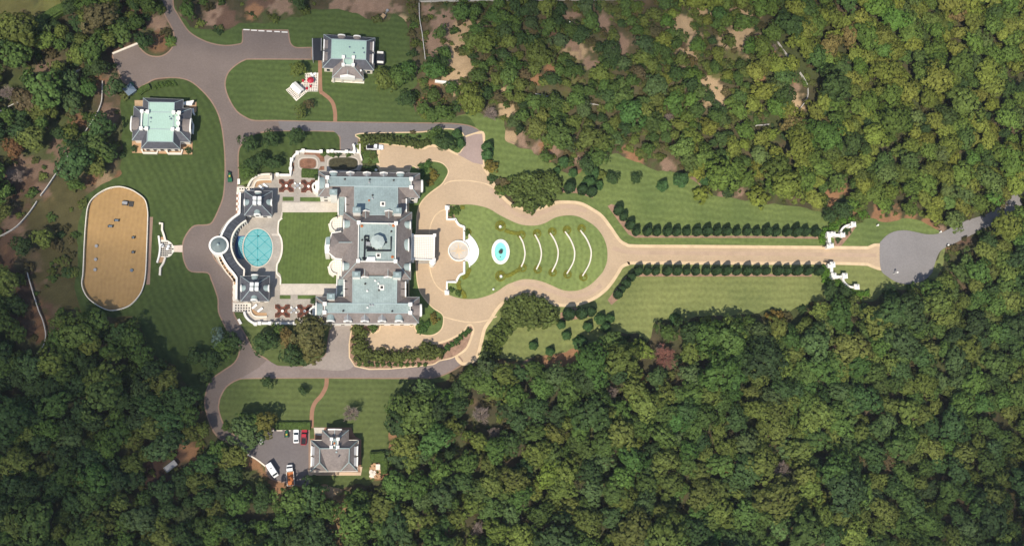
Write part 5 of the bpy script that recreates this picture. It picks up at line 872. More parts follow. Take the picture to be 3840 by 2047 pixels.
r = empty('equipment_trailer', (0, 0, 0), 'small trailer with a tan load standing at the wood edge above the upper house', 'trailer'); b = MB(); b.box((0, 0, 0), (1, 0), 1.1, .85, .5, .7); lb('deck', b, 'iron', r); b = MB(); loft(b, [(-.9, .7, .7, 1.3), (.5, .7, .7, 1.35)]); lb('load', b, 'wood', r); b = MB(); b.strip([(1.1, 0), (2.3, .1)], .15, .5, .6); b.box((2.6, .1, 0), (1, 0), .4, .4, .4, 1.0); lb('tow_bar', b, 'grey', r); wheels(r, (-.1, ), .9, .32); place(r, '10', 1265, 185, 1300, 140)
r = empty('skip_container', (0, 0, 0), 'open grey skip parked askew in the dark clearing in the lower left woods', 'container'); b = MB(); b.strip([(-2, -.9), (2, -.9), (2, .9), (-2, .9)], .14, .1, 1.5, closed=True); lb('side_wall', b, 'grey', r); b = MB(); b.prism([(-1.95, -.85), (1.95, -.85), (1.95, .85), (-1.95, .85)], .1, 1.2); lb('load', b, mat and 'grey', r); place(r, '03', 1665, 610, 1770, 530)
r = empty('garden_shed', (0, 0, 0), 'small dark square-roofed shed at the lower left tip of the upper parking apron', 'shed'); b = MB(); b.prism([(-1.4, -1.4), (1.4, -1.4), (1.4, 1.4), (-1.4, 1.4)], .1, 1.9); lb('wall', b, 'bluegrey', r); b = MB(); b.add([(-1.7,-1.7,1.9),(1.7,-1.7,1.9),(1.7,1.7,1.9),(-1.7,1.7,1.9),(0,0,2.6)], [(0,1,4),(1,2,4),(2,3,4),(3,0,4),(3,2,1,0)]); lb('roof', b, 'bluegrey', r); place(r, '00', 1275, 940, 1345, 890)
b = MB(); b.cyl(w1('00', 1325, 862), .9, .85, .03, 1.0, 16); tag(b.build('water_tank', 'green', loc=w1('00', 1325, 862)), 'small round green tank next to the dark shed', 'tank')
# things in the arena
for x, y, a, lb_ in ((1172,843,0,'dark jump rail set in the upper middle of the arena sand'),(1110,902,0,'dark jump rail just below and left of the upper one in the arena'),(1340,1015,0,'short dark jump box in the right half of the arena, upper'),(1338,1163,0,'short dark jump box in the right half of the arena, lower')):
    c = w1('01', x, y, .5); r = empty('jump', Vector((c.x, c.y, .05)), lb_, 'jump'); L = .75 if x < 1300 else .4; b = MB(); b.box(c, (1, 0), L, .28, .3, .75); b.build('rail', 'bluegrey', r)
    for s in (-1, 1): b = MB(); b.box(c+Vector((s*L*.9, 0, 0)), (1, 0), .1, .35, .05, .9); b.build('standard', 'iron', r)
r = empty('arena_tractor', (0, 0, 0), 'small pale blue tractor pulling a drag in the upper part of the riding arena', 'tractor'); b = MB(); loft(b, [(-.8, .5, .5, 1.2), (.2, .5, .5, 1.3), (.9, .4, .5, 1.0)]); lb('body', b, 'grey', r); b = MB(); b.box((-1.9, 0, 0), (1, 0), .7, .9, .1, .35); lb('drag', b, 'iron', r); wheels(r, (-.5, .6), .6, .4); place(r, '01', 1290, 672, 1225, 664)
for x, y, lb_ in ((968,1100,'pale barrel on the left side of the arena, upper of three'),(960,1235,'pale barrel on the left side of the arena, middle of three'),(955,1338,'pale barrel on the left side of the arena, lower of three'),(1322,1345,'pale blue barrel on the right side of the arena')):
    c = w1('01', x, y, .5); b = MB(); b.cyl(c, .5, .5, .05, .6, 14); tag(b.build('barrel', 'bluegrey' if x > 1300 else 'grey', loc=(c.x, c.y, .05)), lb_, 'barrel')
# ------------------------------------------------------------------ fences
FP = []
def fence(t, runs, label, m='fence_grey', h=1.3, pre=None, sp=2.6, cat='fence', closed=False):
    for pl in runs:
        pts = cr([tuple(p[:2]) for p in (Wp(t, pl) if pre is None else pl)], 3, closed); r = empty('rail_fence', pts[0].to_3d(), label, cat); FP.append(pts)
        b = MB()
        for z in (.45, .8, 1.2): b.strip(pts, .14 if z < 1 else .24, z-.07, z+.07, closed=closed)
        b.build('rail', m, r); b = MB(); L = 0
        for p, q in zip(pts, pts[1:]+([pts[0]] if closed else [])):
            L += (q-p).length
            if L > sp: b.box(p, q-p, .12, .12, 0, h); L = 0
        b.build('posts', m, r)

for runs, lbl in ((([tuple(p) for p in ar],), 'white rail fence enclosing the oval riding arena'),):
    fence(None, [runs[0]], lbl, pre=1, closed=True, m='white2')
for t, pl, lbl in (('00', [(1038,828),(1035,930),(1028,1035),(985,1150),(940,1225),(850,1360)], 'white fence running down through the woods left of the left house'), ('01', [(740,128),(690,208),(655,262),(560,400),(480,520),(415,605)], 'white fence on the slope above and left of the riding arena'),
        ('01', [(380,660),(350,708),(290,790),(180,910),(70,980),(0,1015)], 'white fence curving to the left edge of the picture beside the bare soil'), ('00', [(-20,1150),(100,1085),(270,1000)], 'grey fence at the far left in the upper woods'), ('00', [(470,900),(560,850)], 'short grey fence piece half hidden in the upper left woods'),
        ('00', [(760,738),(830,708)], 'tiny fence piece glimpsed among the trees beside the upper parking apron'), ('02', [(285,0),(300,60),(350,230)], 'fence descending through brush left of the arena'), ('02', [(350,230),(400,385),(440,480),(468,600),(462,690),(430,760),(380,810)], 'white fence bending round a strip of red soil in the lower left woods'),
        ('10', [(1640,30),(2100,22),(2574,18)], 'white fence along the top edge of the picture, left stretch'), ('20', [(200,14),(900,10),(1580,2)], 'white fence along the top edge of the picture, right stretch'), ('10', [(1638,30),(1643,200),(1668,350),(1700,610)], 'white fence running down from the top edge beside the pinkish clearing'),
        ('30', [(85,430),(140,510),(200,590),(270,680)], 'white fence crossing the tan clearing at upper right'), ('30', [(310,740),(350,800),(385,865)], 'white fence below the tan clearing at upper right, middle piece'), ('30', [(390,900),(385,990),(320,1090),(230,1190)], 'white fence along the lower edge of the grassy clearing at upper right'),
        ('20', [(225,955),(360,985),(495,1000)], 'white fence half buried in the scrub below the big clearing, left piece'), ('20', [(735,1045),(800,1058),(870,1072)], 'white fence half buried in the scrub below the big clearing, right piece'), ('20', [(2440,1275),(2574,1262)], 'bare white pole fence at the right of the scrub')):
    fence(t, [pl], lbl)
wall('low_wall', '00', [(1130,540),(1388,435)], .45, .6, 'white2', 'pale low wall closing the slanted end of the upper parking apron', 'wall', curve=False)
wall('low_wall', '10', [(1800,815),(1960,833)], .7, 1.2, 'white', 'short straight white wall in the scrub right of the upper house', 'wall', curve=False)
wall('low_wall', 'R', [(40,570),(160,630),(260,700),(340,765)], .35, .3, 'white2', 'pale kerb wall at the lower left edge of the parking lot', 'wall')
for i, (t, x0, x1, y0, lbl) in enumerate([('00', 2448, 2510, 303, 'first from the left'), ('00', 2525, 2585, 309, 'second from the left'), ('10', 25, 85, 314, 'third from the left'), ('10', 108, 160, 318, 'fourth from the left'), ('10', 185, 240, 322, 'fifth from the left'), ('10', 258, 318, 327, 'farthest right')]):
    a, c = w1(t, x0, y0), w1(t, x1, y0+2); b = MB(); b.strip([a, c], .35, .06, .24); tag(b.build('wheel_stop', 'white', loc=a), 'white wheel stop at the head of the upper parking bay, '+lbl, 'wheel stop', 'upper wheel stops')
for x0, lbl in ((395, 'left one'), (540, 'middle one'), (680, 'right one')):
    a, c = w1('R', x0, 155), w1('R', x0+100, 155); b = MB(); b.strip([a, c], .3, .07, .22); tag(b.build('wheel_stop', 'white2', loc=a), 'pale wheel stop at the head of the lower parking lot, '+lbl, 'wheel stop', 'lower wheel stops')
# ------------------------------------------------------------------ entrance gates
def pier(t, x, y, s, h, label, side=True):
    c = w1(t, x, y, h); r = empty('gate_pier', Vector((c.x, c.y, 0)), label, 'gate pier'); b = MB(); b.box(c, (1, 0), s/2, s/2, .03, h-.5); b.build('shaft', 'white', r)
    b = MB(); b.box(c, (1, 0), s/2+.2, s/2+.2, h-.5, h-.25); b.box(c, (1, 0), s/2, s/2, h-.25, h); b.box(c, (1, 0), s/2-.25, s/2-.25, h, h+.2); b.build('cap', 'white', r); b = MB(); b.lathe(c, [(.2, h+.2), (.42, h+.5), (.3, h+.8), (0, h+.9)], 10); b.build('ball', 'white', r); return c
pier('V', 640, 640, 1.35, 3.2, 'white gate pier at the upper edge of the drive'); pier('V', 588, 655, 1.1, 2.8, 'smaller white pier left of the upper gate pier'); pier('V', 600, 420, 1.6, 3.4, 'broad white pier at the top of the upper gate wall'); pier('V', 680, 405, 1.3, 3.2, 'white pier touching the broad pier of the upper gate wall'); pier('V', 870, 425, 1.4, 3.2, 'white pier between two round shrubs in the upper gate bed'); pier('V', 1085, 215, 1.5, 3.2, 'farthest upper white pier at the end of the curved gate wall')
pier('Wg', 665, 275, 1.6, 3.2, 'white gate pier at the lower edge of the drive'); pier('Wg', 605, 300, 1.1, 2.8, 'smaller white pier left of the lower gate pier'); pier('Wg', 690, 490, 1.55, 3.3, 'broad white pier at the foot of the lower gate wall'); pier('Wg', 915, 500, 1.6, 3.2, 'white pier in the middle of the lower gate bed'); pier('Wg', 1152, 722, 1.6, 3.2, 'farthest lower white pier near the wood edge')
for t, pl, w_, lbl in (('V', [(590,480),(600,600)], .95, 'thick white wall between the upper gate pier and the broad pier'), ('V', [(700,440),(780,440),(850,455)], .9, 'short white wall between the upper gate piers'), ('V', [(820,370),(860,300),(930,250),(1010,230),(1060,235)], .5, 'curved pale wall to the farthest upper gate pier'), ('V', [(980,270),(1050,250)], .9, 'short thick wall beside the farthest upper gate pier'),
        ('Wg', [(640,330),(640,440)], .9, 'thick white wall between the lower gate pier and the broad pier'), ('Wg', [(625,545),(730,530),(790,525)], .9, 'white wall skirting the broad lower gate pier'), ('Wg', [(790,525),(850,520),(880,600),(930,670),(1000,720),(1100,740)], .5, 'curved pale wall to the farthest lower gate pier')):
    wall('gate_wall', t, pl, w_, 2.2, 'white', lbl, 'wall', n=3)
for t, a, c, lbl in (('V', (440,678), (560,670), 'dark iron gate leaf standing open along the upper edge of the drive'), ('Wg', (460,232), (600,238), 'dark iron gate leaf standing open along the lower edge of the drive')):
    p, q = w1(t, *a), w1(t, *c); r = empty('gate_leaf', q, lbl, 'gate'); b = MB()
    for z in (.3, 1.0, 2.0): b.strip([p, q], .1, z, z+.1)
    b.build('frame', 'iron', r); b = MB()
    for i in range(14): b.box(p+(q-p)*(i/13), q-p, .03, .03, .15, 2.2)
    b.build('bars', 'iron', r)
for t, x, y, h, lbl in (('V',1540,252,1.0,'small white marker post on the grass above the turning circle'),('31',1722,965,1.0,'small white post at the mouth of the road'),('31',1797,1098,1.0,'small white post on the lower side of the road mouth'),('32',1258,10,3.0,'white lamp post at the lower edge of the turning circle'),('M',890,1168,.8,'small pale marker near the lower edge of the loop lawn'),('20',572,248,1.6,'lone white post in the brush at the top'),('00',720,1296,1.6,'white box in the scrub beside the left fence')):
    c = w1(t, x, y, 0); b = MB(); b.cyl(c, .22 if h < 2 else .12, .2 if h < 2 else .1, .02, h, 8); b.cyl(c, .38, .3, h, h+.35, 10); tag(b.build('marker_post', 'white', loc=c), lbl, 'post')
bd = Wp('V', [(690,480),(720,480),(760,560),(1060,270),(1130,265),(1000,450),(820,665),(690,665)]); sheet('planting_bed', bd, .06, 'mulch')
# stone heap near the lower house
r = empty('stone_pile', w1('R', 2240, 860), 'heap of sawn stone and pale rubble with a small hut-like drum beside the lower house', 'rubble pile'); b = MB()
for i in range(60):
    x = random.uniform(2160, 2320); y = random.uniform(720, 970); q = w1('R', x, y); a = random.uniform(0, 3.1); s_ = random.uniform(.25, .65); b.box(q, (math.cos(a), math.sin(a)), s_, s_*.7, 0, random.uniform(.3, 1.1))
b.build('blocks', MT['terracotta'], r); b = MB()
for i in range(24):
    q = w1('R', random.uniform(2155, 2230), random.uniform(850, 960)); a = random.uniform(0, 3.1); b.box(q, (math.cos(a), math.sin(a)), .4, .3, 0, random.uniform(.8, 1.25))
b.box(w1('R', 2285, 785), (1, 0), .7, .9, 0, 1.6); b.build('pale_blocks', 'white2', r)
# ================================================================== VEGETATION
def leaf_quads(C, N, size, g):
    """quads centred on C facing N (arrays), returns verts (4n,3)"""
    n = len(C); N = N/np.linalg.norm(N, axis=1)[:, None]; t = g.normal(size=(n, 3)); U = np.cross(N, t); U /= np.linalg.norm(U, axis=1)[:, None]+1e-9; V = np.cross(N, U)
    s = (size*g.uniform(.7, 1.3, n))[:, None]/2 if np.isscalar(size) else (size*g.uniform(.7, 1.3, n))[:, None]/2
    return np.stack([C-U*s-V*s*.7, C+U*s-V*s*.9, C+U*s*.8+V*s, C-U*s*.9+V*s*.8], 1).reshape(-1, 3)
def crown_data(seed, kind='broad'):
    g = np.random.default_rng(seed); Cs = []; Ns = []; Ss = []; Sh = []
    if kind in ('broad', 'airy', 'shrub'):
        nC, nL, R, zc, hz, cl, ls = dict(broad=(70, 18, 5.0, 7.6, 2.9, .98, .54), airy=(34, 16, 4.6, 7.6, 3.2, 1.0, .55), shrub=(22, 26, 2.0, 1.1, 1.1, .55, .34))[kind]
        lob = g.uniform(0, 6.28, 3); am = g.uniform(.08, .24, 3)
        for i in range(nC):
            z = 1-(i+.5)/nC*1.25; th = i*2.39996+g.uniform(-.35, .35); r = math.sqrt(max(0, 1-z*z)) if z > 0 else 1.0
            k = 1+sum(am[q]*math.sin((q+2)*th+lob[q]) for q in range(3)); k *= g.uniform(.82, 1.1)
            c = np.array([R*.86*r*math.cos(th)*k, R*.86*r*math.sin(th)*k, zc+hz*.85*z*g.uniform(.75, 1.12)]); cr_ = cl*g.uniform(.7, 1.35)
            d = g.normal(size=(nL, 3)); out = (c-np.array([0, 0, zc]))/np.array([R, R, hz]); d += out*.9+np.array([0, 0, .8]); d /= np.linalg.norm(d, axis=1)[:, None]
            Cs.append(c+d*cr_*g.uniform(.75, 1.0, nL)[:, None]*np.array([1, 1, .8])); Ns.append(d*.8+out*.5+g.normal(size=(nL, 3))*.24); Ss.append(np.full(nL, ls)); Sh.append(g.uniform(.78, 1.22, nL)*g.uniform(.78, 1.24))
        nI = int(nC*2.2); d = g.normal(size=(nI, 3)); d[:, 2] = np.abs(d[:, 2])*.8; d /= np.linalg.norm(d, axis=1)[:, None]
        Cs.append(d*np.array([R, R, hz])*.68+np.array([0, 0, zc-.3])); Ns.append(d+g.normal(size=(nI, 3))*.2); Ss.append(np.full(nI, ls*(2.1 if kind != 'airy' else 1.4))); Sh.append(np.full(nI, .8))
    else:                                                # clipped egg and cone conifers: leaf scales over a solid of revolution
        n = 900; h, r0 = (4.6, 1.75) if kind == 'egg' else (4.4, 2.0); t = g.uniform(0, 1, n)**(.8 if kind == 'egg' else .65) if kind == 'egg' else 1-np.sqrt(g.uniform(0, 1, n))
        if kind == 'egg': rr = r0*np.sin(np.pi*np.clip(t*.86+.14, 0, 1))**.75*(1-.25*t); z = .15+h*t; nz = np.cos(np.pi*(1-t))*.8+.3
        else: rr = r0*(1-t)**.85; z = .1+h*t; nz = np.full(n, .55)
        a = g.uniform(0, 6.283, n); rr = rr*(1+.07*np.sin(5*a+seed))*g.uniform(.8, 1.08, n)
        Cs.append(np.stack([rr*np.cos(a), rr*np.sin(a), z], 1)); Ns.append(np.stack([np.cos(a), np.sin(a), nz], 1)+g.normal(size=(n, 3))*.4); Ss.append(np.full(n, .5)); Sh.append(g.uniform(.6, 1.4, n))
    return leaf_quads(np.concatenate(Cs), np.concatenate(Ns), np.concatenate(Ss), g), np.concatenate(Sh)
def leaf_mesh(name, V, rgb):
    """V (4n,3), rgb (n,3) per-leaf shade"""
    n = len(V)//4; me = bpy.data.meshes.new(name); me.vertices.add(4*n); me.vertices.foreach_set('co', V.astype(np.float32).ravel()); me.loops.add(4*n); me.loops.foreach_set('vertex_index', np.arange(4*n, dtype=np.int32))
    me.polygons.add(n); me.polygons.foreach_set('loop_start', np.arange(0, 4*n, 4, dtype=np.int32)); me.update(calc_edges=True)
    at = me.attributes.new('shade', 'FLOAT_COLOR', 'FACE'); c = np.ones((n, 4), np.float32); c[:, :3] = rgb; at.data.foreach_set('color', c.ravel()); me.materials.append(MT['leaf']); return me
PD = {}; PM = {}; TM = {}
for kind, n in (('broad', 7), ('airy', 3), ('shrub', 4), ('egg', 3), ('cone', 2)):
    PD[kind] = [crown_data(100*n+7*i+len(kind), kind) for i in range(n)]; PM[kind] = [leaf_mesh(kind+'_crown', v, np.repeat(s[:, None], 3, 1)) for v, s in PD[kind]]
def trunk_mesh(h, r, limbs=5, reach=2.6, seed=0, bare=0, m='bark'):
    g = random.Random(seed); b = MB(); b.cyl((0, 0), r, r*.55, 0, h, 7)
    def limb(p, d, L, r0, lev):
        q = p+d*L; bar(b, p, q, r0)
        if lev > 0:
            for k in range(5): e = (d+Vector((g.uniform(-1, 1), g.uniform(-1, 1), g.uniform(-.4, .7)))).normalized(); limb(q-d*L*g.uniform(0, .7), e, L*.66, r0*.55, lev-1)
    for i in range(limbs):
        a = i*6.283/limbs+g.uniform(-.3, .3); z = h*g.uniform(.6, .98); limb(Vector((0, 0, z)), Vector((math.cos(a), math.sin(a), g.uniform(.4, .9))).normalized(), reach*g.uniform(.7, 1.1), r*.8, bare)
    me = bpy.data.meshes.new('trunk'); me.from_pydata(b.v, [], b.f); me.materials.append(MT[m]); return me
TM['broad'] = [trunk_mesh(6.5, .28, 5, 3.2, i, 0) for i in range(3)]; TM['airy'] = [trunk_mesh(6.5, .25, 7, 3.6, i+9, 1) for i in range(2)]; TM['shrub'] = [trunk_mesh(.8, .08, 5, 1.0, 3)]; TM['egg'] = TM['cone'] = [trunk_mesh(3.6, .12, 3, .5, 5)]
TM['bare'] = [trunk_mesh(4.5, .22, 11, 2.0, 31+i, 3, 'bare') for i in range(2)]; TM['redbare'] = [trunk_mesh(4.5, .22, 12, 2.3, 41, 3, 'redtwig')]
BASE_R = dict(broad=5.4, airy=5.0, shrub=2.25, egg=1.75, cone=2.0, bare=5.0, redbare=5.5); ZC_ = dict(broad=9.5, airy=9, shrub=1.4, egg=2.2, cone=1.2, bare=7, redbare=7)
cnt = [0]
def plant(kind, xy, R, col, label, cat, group=None, name=None, zs=1.0):
    cnt[0] += 1; i = cnt[0]; s = R/BASE_R[kind]; nm = name or dict(broad='broadleaf_tree', airy='open_crowned_tree', shrub='shrub', egg='clipped_conifer', cone='cone_conifer', bare='bare_tree', redbare='bare_tree')[kind]
    r = empty(nm, (xy[0], xy[1], .02), label, cat, group, rz=random.uniform(0, 6.28)); e_ = 1+.0*i if kind in ('egg', 'cone') else random.uniform(.88, 1.14); r.scale = (s*e_, s/e_, s*zs)
    if kind in PM: o = bpy.data.objects.new('crown' if cat != 'shrub' else 'foliage', PM[kind][i % len(PM[kind])]); COL.objects.link(o); o.parent = r; o.color = (*col, 1)
    o = bpy.data.objects.new('trunk' if cat != 'shrub' else 'stem', TM[kind][i % len(TM[kind])]); COL.objects.link(o); o.parent = r; return r
def pt_(kind, t, x, y, R, col, label, cat='tree', group=None, zs=1.0):
    z = ZC_[kind]*R/BASE_R[kind]*zs*.9; p = w1(t, x, y, z if kind not in ('egg', 'cone') else z*.5); PLACED.append((p.x, p.y, R*(1.5 if 'bare' in kind else 1))); return plant(kind, (p.x, p.y), R, col, label, cat, group, zs=zs)
PLACED = []
DK = (.050,.085,.026); MD = (.080,.128,.029); OL = (.122,.150,.033); YG = (.17,.20,.032); BG = (.085,.128,.042); BRN = (.115,.095,.04); RST = (.24,.075,.025); LG2 = (.065,.125,.028); GOLD = (.17,.14,.03); CN = (.036,.068,.024)
# clipped conifer rows along the drive
num = 'first second third fourth fifth sixth seventh eighth ninth tenth eleventh twelfth thirteenth fourteenth fifteenth sixteenth seventeenth eighteenth nineteenth'.split()
X1 = [('21', x, 985) for x in (1235,1345,1440,1545,1637,1740,1840,1940,2040,2135,2240,2340,2440,2535)]+[('31', x, 990) for x in (55,165,255,350,455)]
X2 = [('21', x, 1373+5) for x in (1250,1345,1430,1540,1640,1740,1830,1930,2030,2130,2240,2340,2440,2530)]+[('31', x, 1378) for x in (75,165,260,370,480)]
for rows, side in ((X1, 'upper'), (X2, 'lower')):
    for i, (t, x, y) in enumerate(rows): p = w1(t, x-5, y-8); plant('egg', (p.x, p.y), random.uniform(1.4, 1.75), CN, 'dark clipped conifer, %s from the left in the row along the drive\'s %s side' % (num[i], side), 'conifer', 'conifers lining the %s side of the drive' % side, zs=random.uniform(1.45, 1.75))
for t, x, y, r_, lb_ in (('21',1050,765,2.0,'topmost conifer of the slanting bed leading to the upper drive row'),('21',1105,825,1.7,'middle conifer of the slanting bed leading to the upper drive row'),('21',1170,910,1.9,'lowest conifer of the slanting bed leading to the upper drive row'),
        ('22',1180,55,1.7,'topmost conifer of the slanting bed below the lower drive row'),('22',1125,125,1.9,'second conifer down in the slanting bed below the lower drive row'),('22',1085,175,1.6,'third conifer down in the slanting bed below the lower drive row'),('22',1045,230,1.8,'lowest conifer of the slanting bed below the lower drive row')): p = w1(t, x, y); plant('egg', (p.x, p.y), r_*.92, CN, lb_, 'conifer', zs=1.5)
for t, x, y, r_, lb_ in (('21',560,540,2.1,'dark conifer at the left of the brown bed beside the upper loop'),('21',690,560,1.9,'dark conifer in the middle of the brown bed beside the upper loop'),('21',785,580,1.9,'dark conifer at the right of the brown bed beside the upper loop'),
        ('22',555,430,2.2,'dark conifer at the left of the bed below the loop'),('22',680,420,2.2,'dark conifer in the middle of the bed below the loop'),('22',775,400,1.9,'dark conifer at the right of the bed below the loop')): p = w1(t, x, y); plant('egg', (p.x, p.y), r_, CN, lb_, 'conifer', zs=1.35)
CONES = [('22',215,725,1.7,'lone small cone conifer farthest left on the lower lawn'),('22',382,785,1.7,'small cone conifer right of the lone one on the lower lawn'),('22',548,622,1.8,'cone conifer on the open lower lawn below the dark bed'),('22',492,515,1.7,'small cone conifer touching the lower left of the dark bed'),
    ('22',763,535,1.9,'cone conifer below the dark bed, left of the pair'),('22',885,458,2.1,'left cone conifer of the close pair below the dark bed'),('22',982,455,1.8,'right cone conifer of the close pair below the dark bed'),('22',940,545,1.9,'cone conifer just below the close pair'),('22',685,700,2.7,'large cone conifer at the edge of the bare soil, lower lawn'),
    ('22',1640,468,2.3,'cone conifer at the top of the clump jutting into the lower right lawn'),('22',1800,550,2.2,'cone conifer beside the yellow shrubs of the lower wood edge'),('22',2072,525,1.8,'cone conifer right of the yellow shrubs of the lower wood edge'),
    ('21',1508,498,2.2,'cone conifer alone on the upper lawn'),('21',1690,438,2.9,'large rounded cone conifer on the upper lawn near the tan soil'),('21',1932,440,2.4,'cone conifer on tan soil at the upper wood edge'),('21',768,475,2.6,'broad cone conifer behind the brown bed'),('21',865,492,1.9,'cone conifer right of the broad one behind the brown bed'),
    ('21',808,378,2.6,'upper cone conifer of the cluster above the brown bed'),('21',450,345,1.4,'tiny cone conifer on the upper lawn left of the cluster'),('21',612,368,1.7,'small cone conifer on the upper lawn beside the bare patch'),('21',515,262,2.2,'cone conifer at the bare soil edge of the upper wood'),
    ('11',2330,112,2.3,'upper of two cone conifers beside the mauve road bend'),('11',2325,190,2.2,'lower of two cone conifers beside the mauve road bend'),('N',262,230,1.9,'upper light green cone at the tip of the shrub island'),('N',310,355,1.9,'lower light green cone at the tip of the shrub island')]
for t, x, y, r_, lb_ in CONES: p = w1(t, x, y); PLACED.append((p.x, p.y, r_)); plant('cone', (p.x, p.y), r_*.95, (.06,.12,.038), lb_, 'conifer', zs=1.25)
